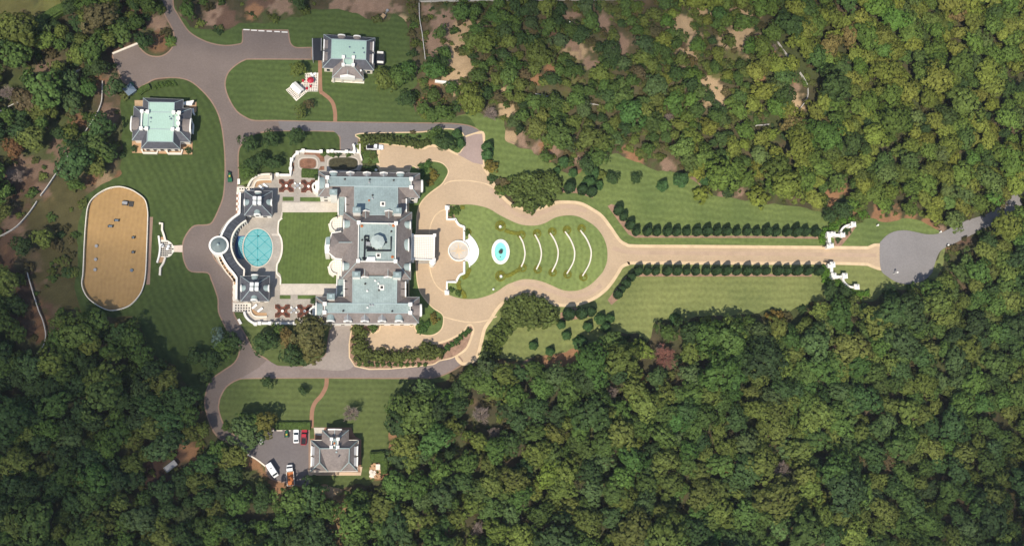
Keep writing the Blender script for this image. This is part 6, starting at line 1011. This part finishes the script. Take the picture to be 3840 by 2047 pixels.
HAND = [('broad','12',545,600,6.6,(.115,.11,.038),'huge olive-brown tree overhanging the lower mansion wing and the grey apron'),('broad','12',560,760,4.6,(.125,.115,.036),'olive tree merging with the lower side of the huge olive-brown tree'),('broad','12',320,650,3.3,(.15,.11,.035),'ochre tree left of the huge olive-brown tree'),('broad','12',350,820,3.8,DK,'dark round tree below the ochre tree'),('broad','12',90,690,4.2,DK,'dark tree on the lawn below the lounging terrace'),
    ('broad','12',230,570,2.6,MD,'small green tree against the lower garden wall'),('broad','12',460,870,2.4,DK,'small dark tree at the tip of the lower lawn triangle'),('shrub','12',1185,545,2.0,MD,'green shrub at the corner of the lower wing and the tan court'),
    ('broad','11',1890,60,3.6,DK,'dark broad tree at the right of the shrub island'),('broad','10',1790,1340,2.8,MD,'green tree in the shrub island left of the dark one'),
    ('shrub','11',2370,300,2.7,GOLD,'golden shrub below the two cones beside the road bend'),('broad','21',1015,415,2.6,DK,'dark round tree right of the conifer cluster on the upper lawn'),('broad','21',1250,418,2.3,DK,'solitary dark round tree in the middle of the upper lawn'),('broad','21',340,195,2.5,MD,'green tree on the bare soil above the round grove'),
    ('broad','21',760,270,3.6,DK,'dark tree above the conifer cluster on the upper lawn'),('broad','21',870,200,3.8,MD,'green tree at the wood edge above the conifer cluster'),('shrub','21',900,380,2.2,OL,'olive shrub beside the conifer cluster'),('shrub','21',1910,580,3.6,YG,'large yellow-green bush at the edge of the upper lawn'),('shrub','21',2480,610,4.4,YG,'largest yellow-green bush at the right of the upper lawn'),('broad','21',2170,545,2.4,DK,'small dark tree between pink soil patches above the lawn'),
    ('broad','31',630,790,3.0,DK,'dark round tree left of the pair above the upper gate'),('broad','31',765,730,3.8,DK,'larger dark tree of the pair above the upper gate'),('broad','32',640,175,3.3,DK,'dark tree left of the lower gate walls, by the wood edge'),('broad','32',790,190,2.8,DK,'dark tree below the lower gate walls'),
    ('broad','R',90,270,4.6,BG,'spreading tree over the left end of the parking lot'),('broad','R',330,40,4.2,(.13,.125,.028),'yellow-olive tree above the parking lot'),('broad','R',-60,120,4.8,BG,'bluish green tree left of the yellow-olive one'),('broad','R',60,30,4.0,MD,'green tree at the lower end of the service road'),
    ('bare','13',950,40,4.6,BRN,'leafless pinkish-grey tree on the lawn above the lower house'),('redbare','22',1550,830,6.0,BRN,'red-brown leafless tree at the lower wood edge'),('bare','22',1500,770,3.2,BRN,'pale dead snag beside the red-brown tree'),('bare','10',2360,1130,4.2,BRN,'bare silvery tree at the wood edge above the road bend'),
    ('bare','13',2270,50,5.0,BRN,'bare grey branching tree in the woods right of the lower house'),('bare','13',2400,230,3.2,BRN,'dead pale snag further right of the lower house'),('bare','33',150,600,5.0,BRN,'fallen-looking bare tree in the lower right forest'),('bare','20',1580,1170,2.8,BRN,'small bare white snag in the central scrub'),('bare','30',50,480,3.0,BRN,'bare tree at the tan clearing on the right'),('bare','22',1020,1200,3.4,BRN,'bare brown snag in the wood below the red-brown tree'),('bare','13',2230,1200,3.6,BRN,'bare reddish snag low in the woods beneath the lower house'),('bare','01',140,380,4.4,BRN,'bare grey tree in the brush left of the arena'),('bare','00',60,920,4.4,BRN,'bare grey tree at the far left edge of the upper woods'),
    ('broad','33',-380,620,1.9,RST,'small bright orange tree in the lower right forest'),('broad','20',2470,420,2.2,RST,'rust red bush beside the tan clearing at the top'),('broad','21',560,180,0.0,OL,''),('broad','22',1290,1050,2.4,(.22,.12,.035),'orange-brown tree in the wood below the red-brown tree'),('broad','23',380,660,5.0,(.14,.19,.03),'bright yellow-green tree standing out in the lower middle forest'),('broad','33',1620,990,2.8,(.15,.18,.04),'small bright yellow-green tree in the dark lower right forest'),('broad','33',1960,530,2.6,(.14,.16,.035),'small yellow tree in the far right forest'),
    ('broad','32',580,540,4.6,(.12,.15,.04),'pale yellow-green tree at the wood edge below the lower gate'),('broad','32',1280,540,3.9,(.12,.16,.055),'pale green tree in the right forest below the turning circle'),('shrub','32',80,450,3.6,(.19,.13,.03),'ochre bush at the lower right lawn edge'),('shrub','22',1950,520,3.4,YG,'yellow-green bush between cone conifers at the lower lawn edge'),('broad','01',130,110,3.6,(.15,.078,.032),'rusty orange-brown tree at the far left edge'),
    ('broad','00',930,490,4.8,MD,'bushy green tree left of the slanted parking apron'),('broad','00',880,880,3.2,LG2,'bright green tree beside the upper left fence'),('broad','00',130,550,6.0,MD,'big green tree at the left edge in the upper woods'),('broad','02',2250,745,3.6,MD,'green tree on the bank where the service road narrows'),('airy','02',2190,650,3.2,(.12,.17,.13),'silvery blue-green tree above the road narrows'),('broad','02',2340,690,3.4,DK,'dark tree overhanging the service road'),('broad','02',2120,870,3.6,DK,'dark tree left of the road narrows'),('broad','02',1960,830,3.0,DK,'small dark tree on the lower west lawn'),('shrub','02',2070,1040,2.2,BG,'small bluish shrub beside the curving lower road'),
    ('broad','12',110,1095,2.1,DK,'small dark tree on the lower lawn, left one'),('broad','12',475,1180,1.7,DK,'small dark tree on the lower lawn, right one'),('broad','10',420,690,3.0,OL,'thin olive tree on the lawn above the checkered patio'),('airy','10',450,1120,2.6,OL,'small olive tree on the oval lawn near the brick walk'),('airy','10',530,1050,2.2,BRN,'small brownish tree below the diamond patio'),
    ('broad','10',1290,800,4.2,OL,'olive tree on the lawn right of the upper house'),('broad','10',1430,760,4.0,MD,'green tree right of the olive one near the upper house'),('broad','10',1520,690,3.6,LG2,'bright green tree at the wood edge right of the upper house'),('broad','10',1790,680,4.6,LG2,'bright green tree above the short white wall'),('broad','10',1510,990,3.4,DK,'dark tree left of the red soil strip'),('broad','10',1680,1080,3.0,MD,'green tree below the red soil strip'),('broad','10',1780,1150,2.8,MD,'green shrubby tree at the corner above the straight road'),('broad','10',1870,1110,3.2,MD,'green tree between the soil strip and the road bend'),('broad','10',2180,1010,5.2,(.13,.155,.03),'yellow-green spreading tree above the road bend'),
    ('broad','01',2500,60,3.4,DK,'dark tree at the left of the shaded upper garden lawn'),('broad','11',150,20,3.2,DK,'dark tree in the middle of the shaded upper garden lawn'),('broad','11',400,-10,3.2,DK,'dark tree at the right of the shaded upper garden lawn'),('broad','01',2480,350,2.8,MD,'green tree by the bench above the gallery'),('broad','01',2530,270,2.8,DK,'dark tree right of the bench above the gallery'),('broad','11',50,230,2.8,DK,'dark tree against the upper garden wall, left one'),('broad','11',180,260,2.8,DK,'dark tree against the upper garden wall, middle one'),
    ('broad','20',2080,130,3.6,LG2,'bright green tree between tan soil patches at the top'),('broad','20',1640,1020,4.4,(.085,.15,.03),'bright green tree in the central scrub'),('broad','20',1450,850,4.6,BG,'blue-green tree in the central scrub'),('broad','20',410,790,3.0,DK,'dark oval tree alone in the big brush clearing'),('broad','20',700,340,3.6,DK,'dark tree at the top of the big brush clearing')]
for k, t, x, y, R, c, lb_ in HAND:
    if R > 0: pt_(k, t, x, y, R, c, lb_, 'tree' if k != 'shrub' else 'shrub')
def massed(kind, t, pts, R, col, label, cat, group, jit=12, var=.15, zs=1.0):
    for x, y in pts:
        v = random.uniform(1-var, 1+var); pt_(kind, t, x+random.uniform(-jit, jit), y+random.uniform(-jit, jit), R*random.uniform(.85, 1.15), tuple(q*v for q in col), label, cat, group, zs)
massed('shrub', '21', [(40,430),(110,420),(190,430),(270,440),(350,430),(430,440),(40,500),(110,500),(190,510),(270,510),(350,510),(430,510),(60,570),(140,580),(220,590),(300,580),(380,560),(440,500),(90,640),(170,660),(250,650),(320,640),(200,700),(-20,560),(380,400)], 2.7, (.105,.14,.035), 'olive green bush of the round grove inside the upper bend of the drive', 'shrub', 'bushes of the upper grove', zs=1.5)
massed('shrub', '22', [(30,300),(100,280),(170,270),(240,280),(310,310),(30,370),(100,360),(170,350),(240,350),(310,370),(370,400),(30,440),(100,430),(170,430),(240,430),(310,440),(380,470),(60,490),(140,490),(220,490),(-40,420),(-40,340)], 2.7, (.11,.14,.036), 'olive green bush of the rounded grove touching the lower bend of the drive', 'shrub', 'bushes of the lower grove', zs=1.5)
massed('shrub', '12', [(2500,500),(2440,560),(2540,580),(2380,640),(2470,650),(2330,730),(2420,720),(2340,800),(2400,790),(2320,850)], 2.1, (.10,.135,.03), 'green bush in the strip between the driveway fork and the lower lawn', 'shrub', 'bushes beside the driveway fork', zs=1.2)
massed('shrub', '12', [(1030,560),(1080,600),(1030,650),(1060,710),(1030,770),(1080,790),(1040,850),(1100,870),(1150,830),(1210,850),(1270,830),(1330,850),(1390,830),(1450,850),(1510,820),(1570,840),(1630,800),(1690,830),(1740,760),(1760,830),(1820,800),(1690,740)], 2.3, (.105,.125,.032), 'feathery olive shrub of the planted bed between the tan court and the lower road', 'shrub', 'shrubs of the lower court bed', zs=1.4)
massed('shrub', '12', [(1040+60*i, 917) for i in range(12)], .9, MD, 'low clipped shrub of the row along the lower road edge', 'shrub', 'low shrubs edging the lower road', jit=2)
massed('shrub', '12', [(1930,745),(1975,715),(2020,680),(2055,645),(2095,610),(2135,580),(1880,790)], 1.2, LG2, 'round green bush of the slanting row in the pointed bed', 'shrub', 'round bushes of the pointed bed', jit=2)
massed('shrub', '11', [(1110,25),(1190,30),(1270,25),(1350,35),(1430,40),(1510,45),(1590,55),(1660,70),(1720,60)], 2.0, (.08,.10,.028), 'olive shrub of the hedge-like row above the parked white pickup', 'shrub', 'shrubs above the white pickup', zs=1.2)
massed('shrub', '11', [(1660,300),(1690,340),(1720,290),(1670,390),(1740,260)], 1.3, LG2, 'glossy green shrub in the teardrop bed beside the upper wing', 'shrub', 'shrubs of the upper teardrop bed', jit=4)
massed('shrub', '11', [(1775,360),(1790,410),(1750,460)], 1.5, GOLD, 'yellowish shrub in the teardrop bed beside the upper wing', 'shrub', 'yellowish shrubs of the upper teardrop bed', jit=4)
massed('shrub', '12', [(1660,510),(1690,560),(1720,510),(1650,580)], 1.4, LG2, 'glossy green shrub in the teardrop bed beside the lower wing', 'shrub', 'shrubs of the lower teardrop bed', jit=4)
massed('shrub', '12', [(1780,430),(1795,480)], 1.3, GOLD, 'yellowish shrub in the teardrop bed beside the lower wing', 'shrub', 'yellowish shrubs of the lower teardrop bed', jit=4)
massed('shrub', '31', [(555,990),(585,940),(640,900),(700,870),(760,850),(850,840),(940,790),(980,770),(540,1040)], 1.7, (.085,.17,.022), 'vivid green shrub behind the upper gate walls', 'shrub', 'vivid shrubs behind the upper gate', jit=8)
massed('shrub', '31', [(560,1330),(590,1365)], 1.7, (.085,.17,.022), 'vivid green shrub left of the lower gate walls', 'shrub', 'vivid shrubs at the lower gate', jit=8)
massed('shrub', '32', [(565,30),(600,80),(740,110),(880,190),(940,210),(990,200),(840,200),(700,90)], 1.7, (.085,.17,.022), 'vivid green shrub below the lower gate walls', 'shrub', 'vivid shrubs below the lower gate', jit=8)
for t, x, y, lb_ in (('V',980,320,'round dark shrub in the upper gate bed, upper one'),('V',768,530,'round dark shrub in the upper gate bed, lower one'),('V',910,385,'dark shrub behind the middle pier of the upper gate bed'),('Kk',1040,250,'round shrub in the walled corner of the loop, upper one'),('Kk',1020,340,'round shrub in the walled corner of the loop, lower one'),('Kk',1145,230,'larger round shrub beside the walled corner of the loop'),('Kk',1130,290,'round shrub below the larger one at the loop corner'),('Kk',1345,705,'round shrub against the wall above the white apron'),('M',325,1170,'round shrub in the lower walled corner of the loop, left one'),('M',425,1210,'round shrub in the lower walled corner of the loop, right one'),
        ('Q',950,190,'bushy green tree breaking the upper garden wall'),('Q',1230,200,'round dark shrub by the upper car court wall'),('Q',1430,210,'green shrub by the upper car court wall, right'),('Q',1100,210,'olive shrub by the upper car court wall, left'),('X',550,1165,'dark shrub at the left corner of the terracotta terrace'),('X',1640,1200,'dark round shrub at the right corner of the terracotta terrace'),('Q',790,660,'dark shrub at the end of the upper mansion wing'),('E',2235,740,'dark shrub at the end of the lower mansion wing'),('E',2215,1120,'dark shrub by the lower garden wall and wing')): pt_('shrub', t, x, y, 1.25, DK if 'dark' in lb_ else MD, lb_, 'shrub')
MT['hedge'] = mat('clipped_hedge', (.055,.085,.02), .95, .35, 3, f2=(1,.2), spec=.1); MT['hedge_gold'] = mat('golden_hedge', (.15,.15,.022), .95, .25, 3, f2=(1,.2), spec=.1)
def hedge(t, pl, w_, h, label, m='hedge', curve=True, z0=.1, name='clipped_hedge'):
    q = [tuple(p[:2]) for p in Wp(t, pl, h)]; q = cr(q, 5, False) if curve else [Vector(a) for a in q]; out = []
    for a, c in zip(q, q[1:]):
        k = max(1, int((c-a).length/.5)); out += [a+(c-a)*i/k for i in range(k)]
    out.append(q[-1]); b = MB(); b.strip(out, w_, z0, h*.75); b.strip(out, w_*.7, h*.75, h); b.v = [(x+random.uniform(-.07, .07), y+random.uniform(-.07, .07), z+random.uniform(-.04, .04)) for x, y, z in b.v]
    return tag(b.build(name, m, loc=(out[0].x, out[0].y, 0)), label, 'hedge')
def hring(t, x, y, r_, lb_):
    c = w1(t, x, y, .5); rt = empty('ring_hedge', Vector((c.x, c.y, .1)), lb_, 'hedge', 'ring hedges of the loop lawn')
    for k, h in ((1.0, .55), (.55, .7)):
        b = MB(); q = [c+Vector((math.cos(a), math.sin(a), 0))*r_*k for a in [6.283*i/24 for i in range(24 if k == 1 else 17)]]; b.strip(q, .5, .1, h, closed=(k == 1)); b.v = [(a+random.uniform(-.05, .05), d+random.uniform(-.05, .05), e) for a, d, e in b.v]; b.build('outer_ring' if k == 1 else 'inner_spiral', 'hedge_gold', rt)
for i, (x, y) in enumerate(((990,310),(1270,432),(1480,412),(1685,388),(1882,365),(2078,345))): hring('M', x, y, 1.65 if i == 0 else 1.3, 'golden ring hedge, %s of the upper arc of ring hedges from the left' % num[i])
for i, (x, y) in enumerate(((990,982),(1285,872),(1490,893),(1690,932),(1890,960),(2102,995))): hring('M', x, y, 1.65 if i == 0 else 1.25, 'golden ring hedge, %s of the lower arc of ring hedges from the left' % num[i])
hedge('M', [(1050,365),(1110,390),(1180,405),(1235,410)], 1.3, .55, 'curving golden hedge joining the two upper left ring hedges', 'hedge_gold'); hedge('M', [(1050,980),(1110,970),(1180,930),(1240,895)], 1.3, .55, 'curving golden hedge joining the two lower left ring hedges', 'hedge_gold')
hedge('M', [(440,1040),(425,1090),(450,1170),(500,1220),(510,1280)], 1.4, .6, 'golden hedge curving along the lower left edge of the loop lawn', 'hedge_gold'); hedge('M', [(575,885),(560,930),(530,985),(480,1010)], 1.3, .6, 'golden hedge below the white apron wall', 'hedge_gold'); hedge('M', [(480,40),(480,85)], 1.5, .6, 'short golden hedge at the upper left tip of the loop lawn', 'hedge_gold', curve=False); hedge('Kk', [(1370,640),(1410,690),(1400,730)], 1.0, .6, 'small golden hedge above the white apron', 'hedge_gold')
hedge('Q', [(485,580),(815,590)], 3.2, .9, 'wide dark green hedge between the oval bed and the upper wing end', curve=False); hedge('Q', [(1740,200),(1980,200)], 2.2, .8, 'green hedge block below the white pickup', curve=False); hedge('Q', [(1690,500),(2020,520)], 2.0, .8, 'dark hedge strip against the upper mansion wing', curve=False)
hedge('Q', [(1690,10),(1685,200)], 1.2, 1.0, 'dark hedge beside the stone steps of the upper car court', curve=False); hedge('R', [(500,70),(1120,70)], 2.6, 1.5, 'long clipped hedge above the parking lot', curve=False); hedge('R', [(2150,620),(2400,600)], 3.4, 2.2, 'dark hedge block above the stone heap', curve=False); hedge('R', [(2380,640),(2410,900)], 2.6, 2.2, 'dark hedge block right of the stone heap', curve=False)
hedge('00', [(20,350),(110,320),(240,290),(380,210),(560,100),(700,40),(860,-20)], 3.6, 2.8, 'long dark hedgerow along the field at the upper left corner'); hedge('00', [(1390,930),(1440,890),(1500,862)], 2.2, 1.2, 'dark hedge between the small shed and the left house lawn')
massed('shrub', '00', [(1560+40*i, 880-6*i) for i in range(6)]+[(1580+40*i, 850-6*i) for i in range(5)], .7, MD, 'small planting in the triangular nursery rows below the left driveway arm', 'shrub', 'nursery row plants', jit=3)
# ------------------------------------------------------------------ the forest
Wd = []; cell = {}
def zone(fx, fy):
    """min spacing, radius range, acceptance, palette weights (dark, mid, olive, yellow-green, blue-green, brown, light)"""
    if 1035 < fx < 1920 and fy < 300+(fx-1035)*.14 and not (fx > 1880 and fy > 110): return 4.2, (2.0, 4.2), .80, (.18,.30,.26,.07,.08,.06,.05)
    if fy < 60 and fx > 430 and fx < 1035: return 5.5, (2.5, 4.0), .35, (.35,.3,.2,0,.1,.05,0)
    if fx < 620 and fy < 480: return 4.8, (2.8, 5.0), .85, (.38,.3,.16,.03,.08,.05,0)
    if fx < 215 and fy < 840: return 5.0, (2.4, 4.6), .60, (.3,.25,.2,.02,.1,.13,0)
    if fx < 880: return 4.6, (3.2, 5.2), .97, (.36,.36,.18,.03,.06,.0,.01)
    if fy < 560: return 4.3, (3.0, 5.0), .98, (.10,.30,.36,.10,.07,.02,.05)
    return 4.5, (3.2, 5.4), .98, (.22,.34,.24,.06,.09,.01,.04)
PAL = [('dark green', DK), ('mid green', MD), ('olive', OL), ('yellow-green', (.125,.155,.032)), ('blue-green', BG), ('brownish', BRN), ('light green', LG2)]
cand = rng.uniform((-232, -150), (262, 178), (26000, 2)); op = np.zeros(len(cand), bool)
for dx, dy in ((0, 0), (2.2, 0), (-2.2, 0), (0, 2.2), (0, -2.2)):
    for o in OPEN: op |= inside(o, cand[:, 0]+dx, cand[:, 1]+dy); op |= inside(o, cand[:, 0]+(cand[:, 0]-CAMP.x)*.026+dx*.7, cand[:, 1]+(cand[:, 1]-CAMP.y)*.026+dy*.7)
for t, pl in (('U', [(650,150),(2250,150),(2250,1300),(450,1400)]), ('X', [(350,0),(1900,50),(1900,1350),(400,1350)]), ('R', [(0,80),(2100,20),(2150,500),(2480,560),(2420,980),(1700,1050),(0,1180)]), ('00', [(0,0),(820,0),(250,300),(0,400)]), ('00', [(0,360),(-200,420),(-200,-80),(820,-80)]), ('03', [(1180,560),(1650,540),(1800,520),(1660,800),(1500,780)])):
    op |= inside(Wp(t, pl), cand[:, 0], cand[:, 1])
for pl in ([(590,325),(1200,325),(1210,560),(1060,860),(780,860),(590,830)],): op |= inside(Fp(pl), cand[:, 0], cand[:, 1])
cand = cand[~op]; bare_p = [(P(a*K, b_*K), r/7.156) for a, b_, r, c in PATCH if c in (PINK, TAN, OR)]; rg_p = [(P(a*K, b_*K), r/7.156) for a, b_, r, c in PATCH if c in (RG, OLV)]
FPP = []
for l_ in FP:
    for a, c in zip(l_, l_[1:]): n_ = max(1, int((c-a).length/2)); FPP += [a+(c-a)*i/n_ for i in range(n_)]
fq = np.array([(q.x, q.y) for q in FPP]); nearF = np.zeros(len(cand), bool); bareD = np.full(len(cand), 9.0)
for q in fq: nearF |= (np.abs(cand[:, 0]-q[0]) < 3.4) & (np.abs(cand[:, 1]-q[1]) < 3.4)
for p, r in bare_p: bareD = np.minimum(bareD, np.hypot(cand[:, 0]-p.x, cand[:, 1]-p.y)/r)
for ci, (x, y) in enumerate(cand):
    if nearF[ci]: continue
    fx, fy = toF((x, y, 0)); sp, (r0, r1), acc, pw_ = zone(fx, fy)
    if bareD[ci] < 1.15 and random.random() < .95: continue
    if any((p.x-x)**2+(p.y-y)**2 < (r*1.12)**2 for p, r in rg_p) and random.random() < .93: continue
    k = (int(x//6), int(y//6)); ok = True
    for i in (-1, 0, 1):
        for j in (-1, 0, 1):
            for (a, c) in cell.get((k[0]+i, k[1]+j), ()):
                if (a-x)**2+(c-y)**2 < sp*sp: ok = False; break
    if not ok: continue
    if any((a-x)**2+(c-y)**2 < (R*.8+1)**2 for a, c, R in PLACED): continue
    cell.setdefault(k, []).append((x, y))
    if random.random() > acc: continue
    R = (r0+(r1-r0)*random.betavariate(1.3, 1.6))*(1.0 if random.random() < .87 else 1.45); pi = random.choices(range(7), pw_)[0]; v = random.uniform(.78, 1.25); wm = (1.32, 1.22, 1.0) if (fx > 1650 and fy < 600) else (1, 1, 1); c = tuple(q*v*m_*random.uniform(.93, 1.07) for q, m_ in zip(PAL[pi][1], wm)); Wd.append((x, y, R, pi, c, fx, fy))
Us = []; ucell = {}
for w_ in Wd: ucell.setdefault((int(w_[0]//8), int(w_[1]//8)), []).append((w_[0], w_[1], w_[2]))
for ci in range(len(cand)-1, -1, -1):
    if random.random() < .5 or nearF[ci] or bareD[ci] < 1.1: continue
    x, y = cand[ci]; fx, fy = toF((x, y, 0))
    if zone(fx, fy)[2] < .7: continue
    k = (int(x//8), int(y//8)); r_ = random.uniform(1.7, 3.0)
    if any((a-x)**2+(c-y)**2 < (R*.62+r_*.45)**2 for i in (-1, 0, 1) for j in (-1, 0, 1) for a, c, R in ucell.get((k[0]+i, k[1]+j), ())) or any((a-x)**2+(c-y)**2 < (R*.8+1)**2 for a, c, R in PLACED): continue
    ucell.setdefault(k, []).append((x, y, r_)); v = random.uniform(.8, 1.25); c = tuple(q*v for q in random.choice((DK, MD, MD, OL))); Us.append((x, y, r_, c, 'broad', random.uniform(1.1, 1.6), 0))
def region(fx, fy):
    if fx < 600 and fy < 240: return 'in the upper left woods'
    if fx < 420 and fy < 800: return 'in the brush and woods at the left edge'
    if fx < 880: return 'in the shaded lower left forest'
    if fy < 560 and fx < 1500: return 'in the open scrub right of the upper house'
    if fy < 560 and fx < 1950: return 'in the upper middle scrub around the tan clearings'
    if fy < 620: return 'in the dense upper right forest'
    if fx < 1700: return 'in the lower middle forest'
    return 'in the dense lower right forest'
inf = [w_ for w_ in Wd if 5 < w_[5] < 2570 and 5 < w_[6] < 1368]; inf.sort(key=lambda w_: -w_[2]/(Vector((w_[0], w_[1], 8))-CAMP).length); ind = inf[:285]; ids = set(id(w_) for w_ in ind)
for i, w_ in enumerate(ind):
    lab = '%s broadleaf tree %s' % (PAL[w_[3]][0], region(w_[5], w_[6])); plant('broad', w_[:2], w_[2], w_[4], lab, 'tree', PAL[w_[3]][0]+' trees '+region(w_[5], w_[6]), zs=random.uniform(.85, 1.2))
def assemble(items, name, sel, group=None):
    Vs = []; Cs = []
    for i, (x, y, R, col, kind, zs, z) in enumerate(items):
        v, s = PD[kind][i % len(PD[kind])]; k = R/BASE_R[kind]; a = random.uniform(0, 6.283); ca, sa = math.cos(a), math.sin(a)
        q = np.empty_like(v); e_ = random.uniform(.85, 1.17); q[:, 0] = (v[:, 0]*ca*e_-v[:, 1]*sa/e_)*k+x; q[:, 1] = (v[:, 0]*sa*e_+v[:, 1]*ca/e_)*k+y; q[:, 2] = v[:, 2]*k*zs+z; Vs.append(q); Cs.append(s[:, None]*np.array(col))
        if kind == 'broad':                              # trunk as four long faces
            r = .26*k; h = 7*k*zs; pr = [(r, r), (-r, r), (-r, -r), (r, -r)]
            Vs.append(np.array([[x+a_[0]*f, y+a_[1]*f, zz] for j in range(4) for a_, zz, f in ((pr[j], 0, 1), (pr[(j+1) % 4], 0, 1), (pr[(j+1) % 4], h, .6), (pr[j], h, .6))])); Cs.append(np.tile((.12,.085,.06), (4, 1)))
    o = bpy.data.objects.new(name, leaf_mesh(name, np.concatenate(Vs), np.concatenate(Cs))); COL.objects.link(o); o.color = (1, 1, 1, 1); return tag(o, group, None, None, 'stuff')
rest = [w_ for w_ in Wd if id(w_) not in ids]
assemble([(w_[0], w_[1], w_[2], w_[4], 'broad', random.uniform(.8, 1.15), 0) for w_ in rest]+Us, 'forest', None); print('understory', len(Us))
ug = []; cand = rng.uniform((-200, -120), (215, 125), (15000, 2)); op = np.zeros(len(cand), bool)
for o in OPEN: op |= inside(o, cand[:, 0], cand[:, 1])
for t, pl in (('U', [(650,150),(2250,150),(2250,1300),(450,1400)]), ('X', [(450,100),(1900,50),(1900,1350),(450,1350)]), ('R', [(0,80),(2100,20),(2150,500),(2100,980),(1200,1050),(700,1080),(0,900)]), ('00', [(-50,0),(820,0),(250,280),(-50,380)])): op |= inside(Wp(t, pl), cand[:, 0], cand[:, 1])
for x, y in cand[~op]:
    fx, fy = toF((x, y, 0)); scr = 1035 < fx < 1920 and fy < 420
    if not scr and random.random() < .6: continue
    pb = any((p.x-x)**2+(p.y-y)**2 < (r*.9)**2 for p, r in bare_p)
    if pb and random.random() < .85: continue
    c = random.choice((MD, OL, OL, DK, (.10,.09,.035), BRN, (.11,.125,.035))); v = random.uniform(.7, 1.15); ug.append((x, y, random.uniform(.6, 2.3 if not pb else 1.0), tuple(q*v for q in c), 'shrub', random.uniform(.5, 1.0), 0))
ug = [(a, b_, c*1.0, d, 'shrub', f, g_) for a, b_, c, d, e, f, g_ in ug]; assemble(ug, 'undergrowth', None)
print('forest trees', len(Wd), 'in frame', len(inf), 'undergrowth', len(ug), 'objects', len(bpy.data.objects))

# ================================================================== AIR
b = MB(); b.box((0, 0), (1, 0), 4300, 4300, -1, 334); hz = MT['hz'] = bpy.data.materials.new('haze'); hz.use_nodes = True; n = hz.node_tree; n.nodes.remove(n.nodes['Principled BSDF']); v = n.nodes.new('ShaderNodeVolumePrincipled')
v.inputs['Color'].default_value = (.80, .88, 1.0, 1); v.inputs['Density'].default_value = .00006; n.links.new(v.outputs[0], n.nodes['Material Output'].inputs['Volume']); tag(b.build('haze', 'hz'), kind='stuff')
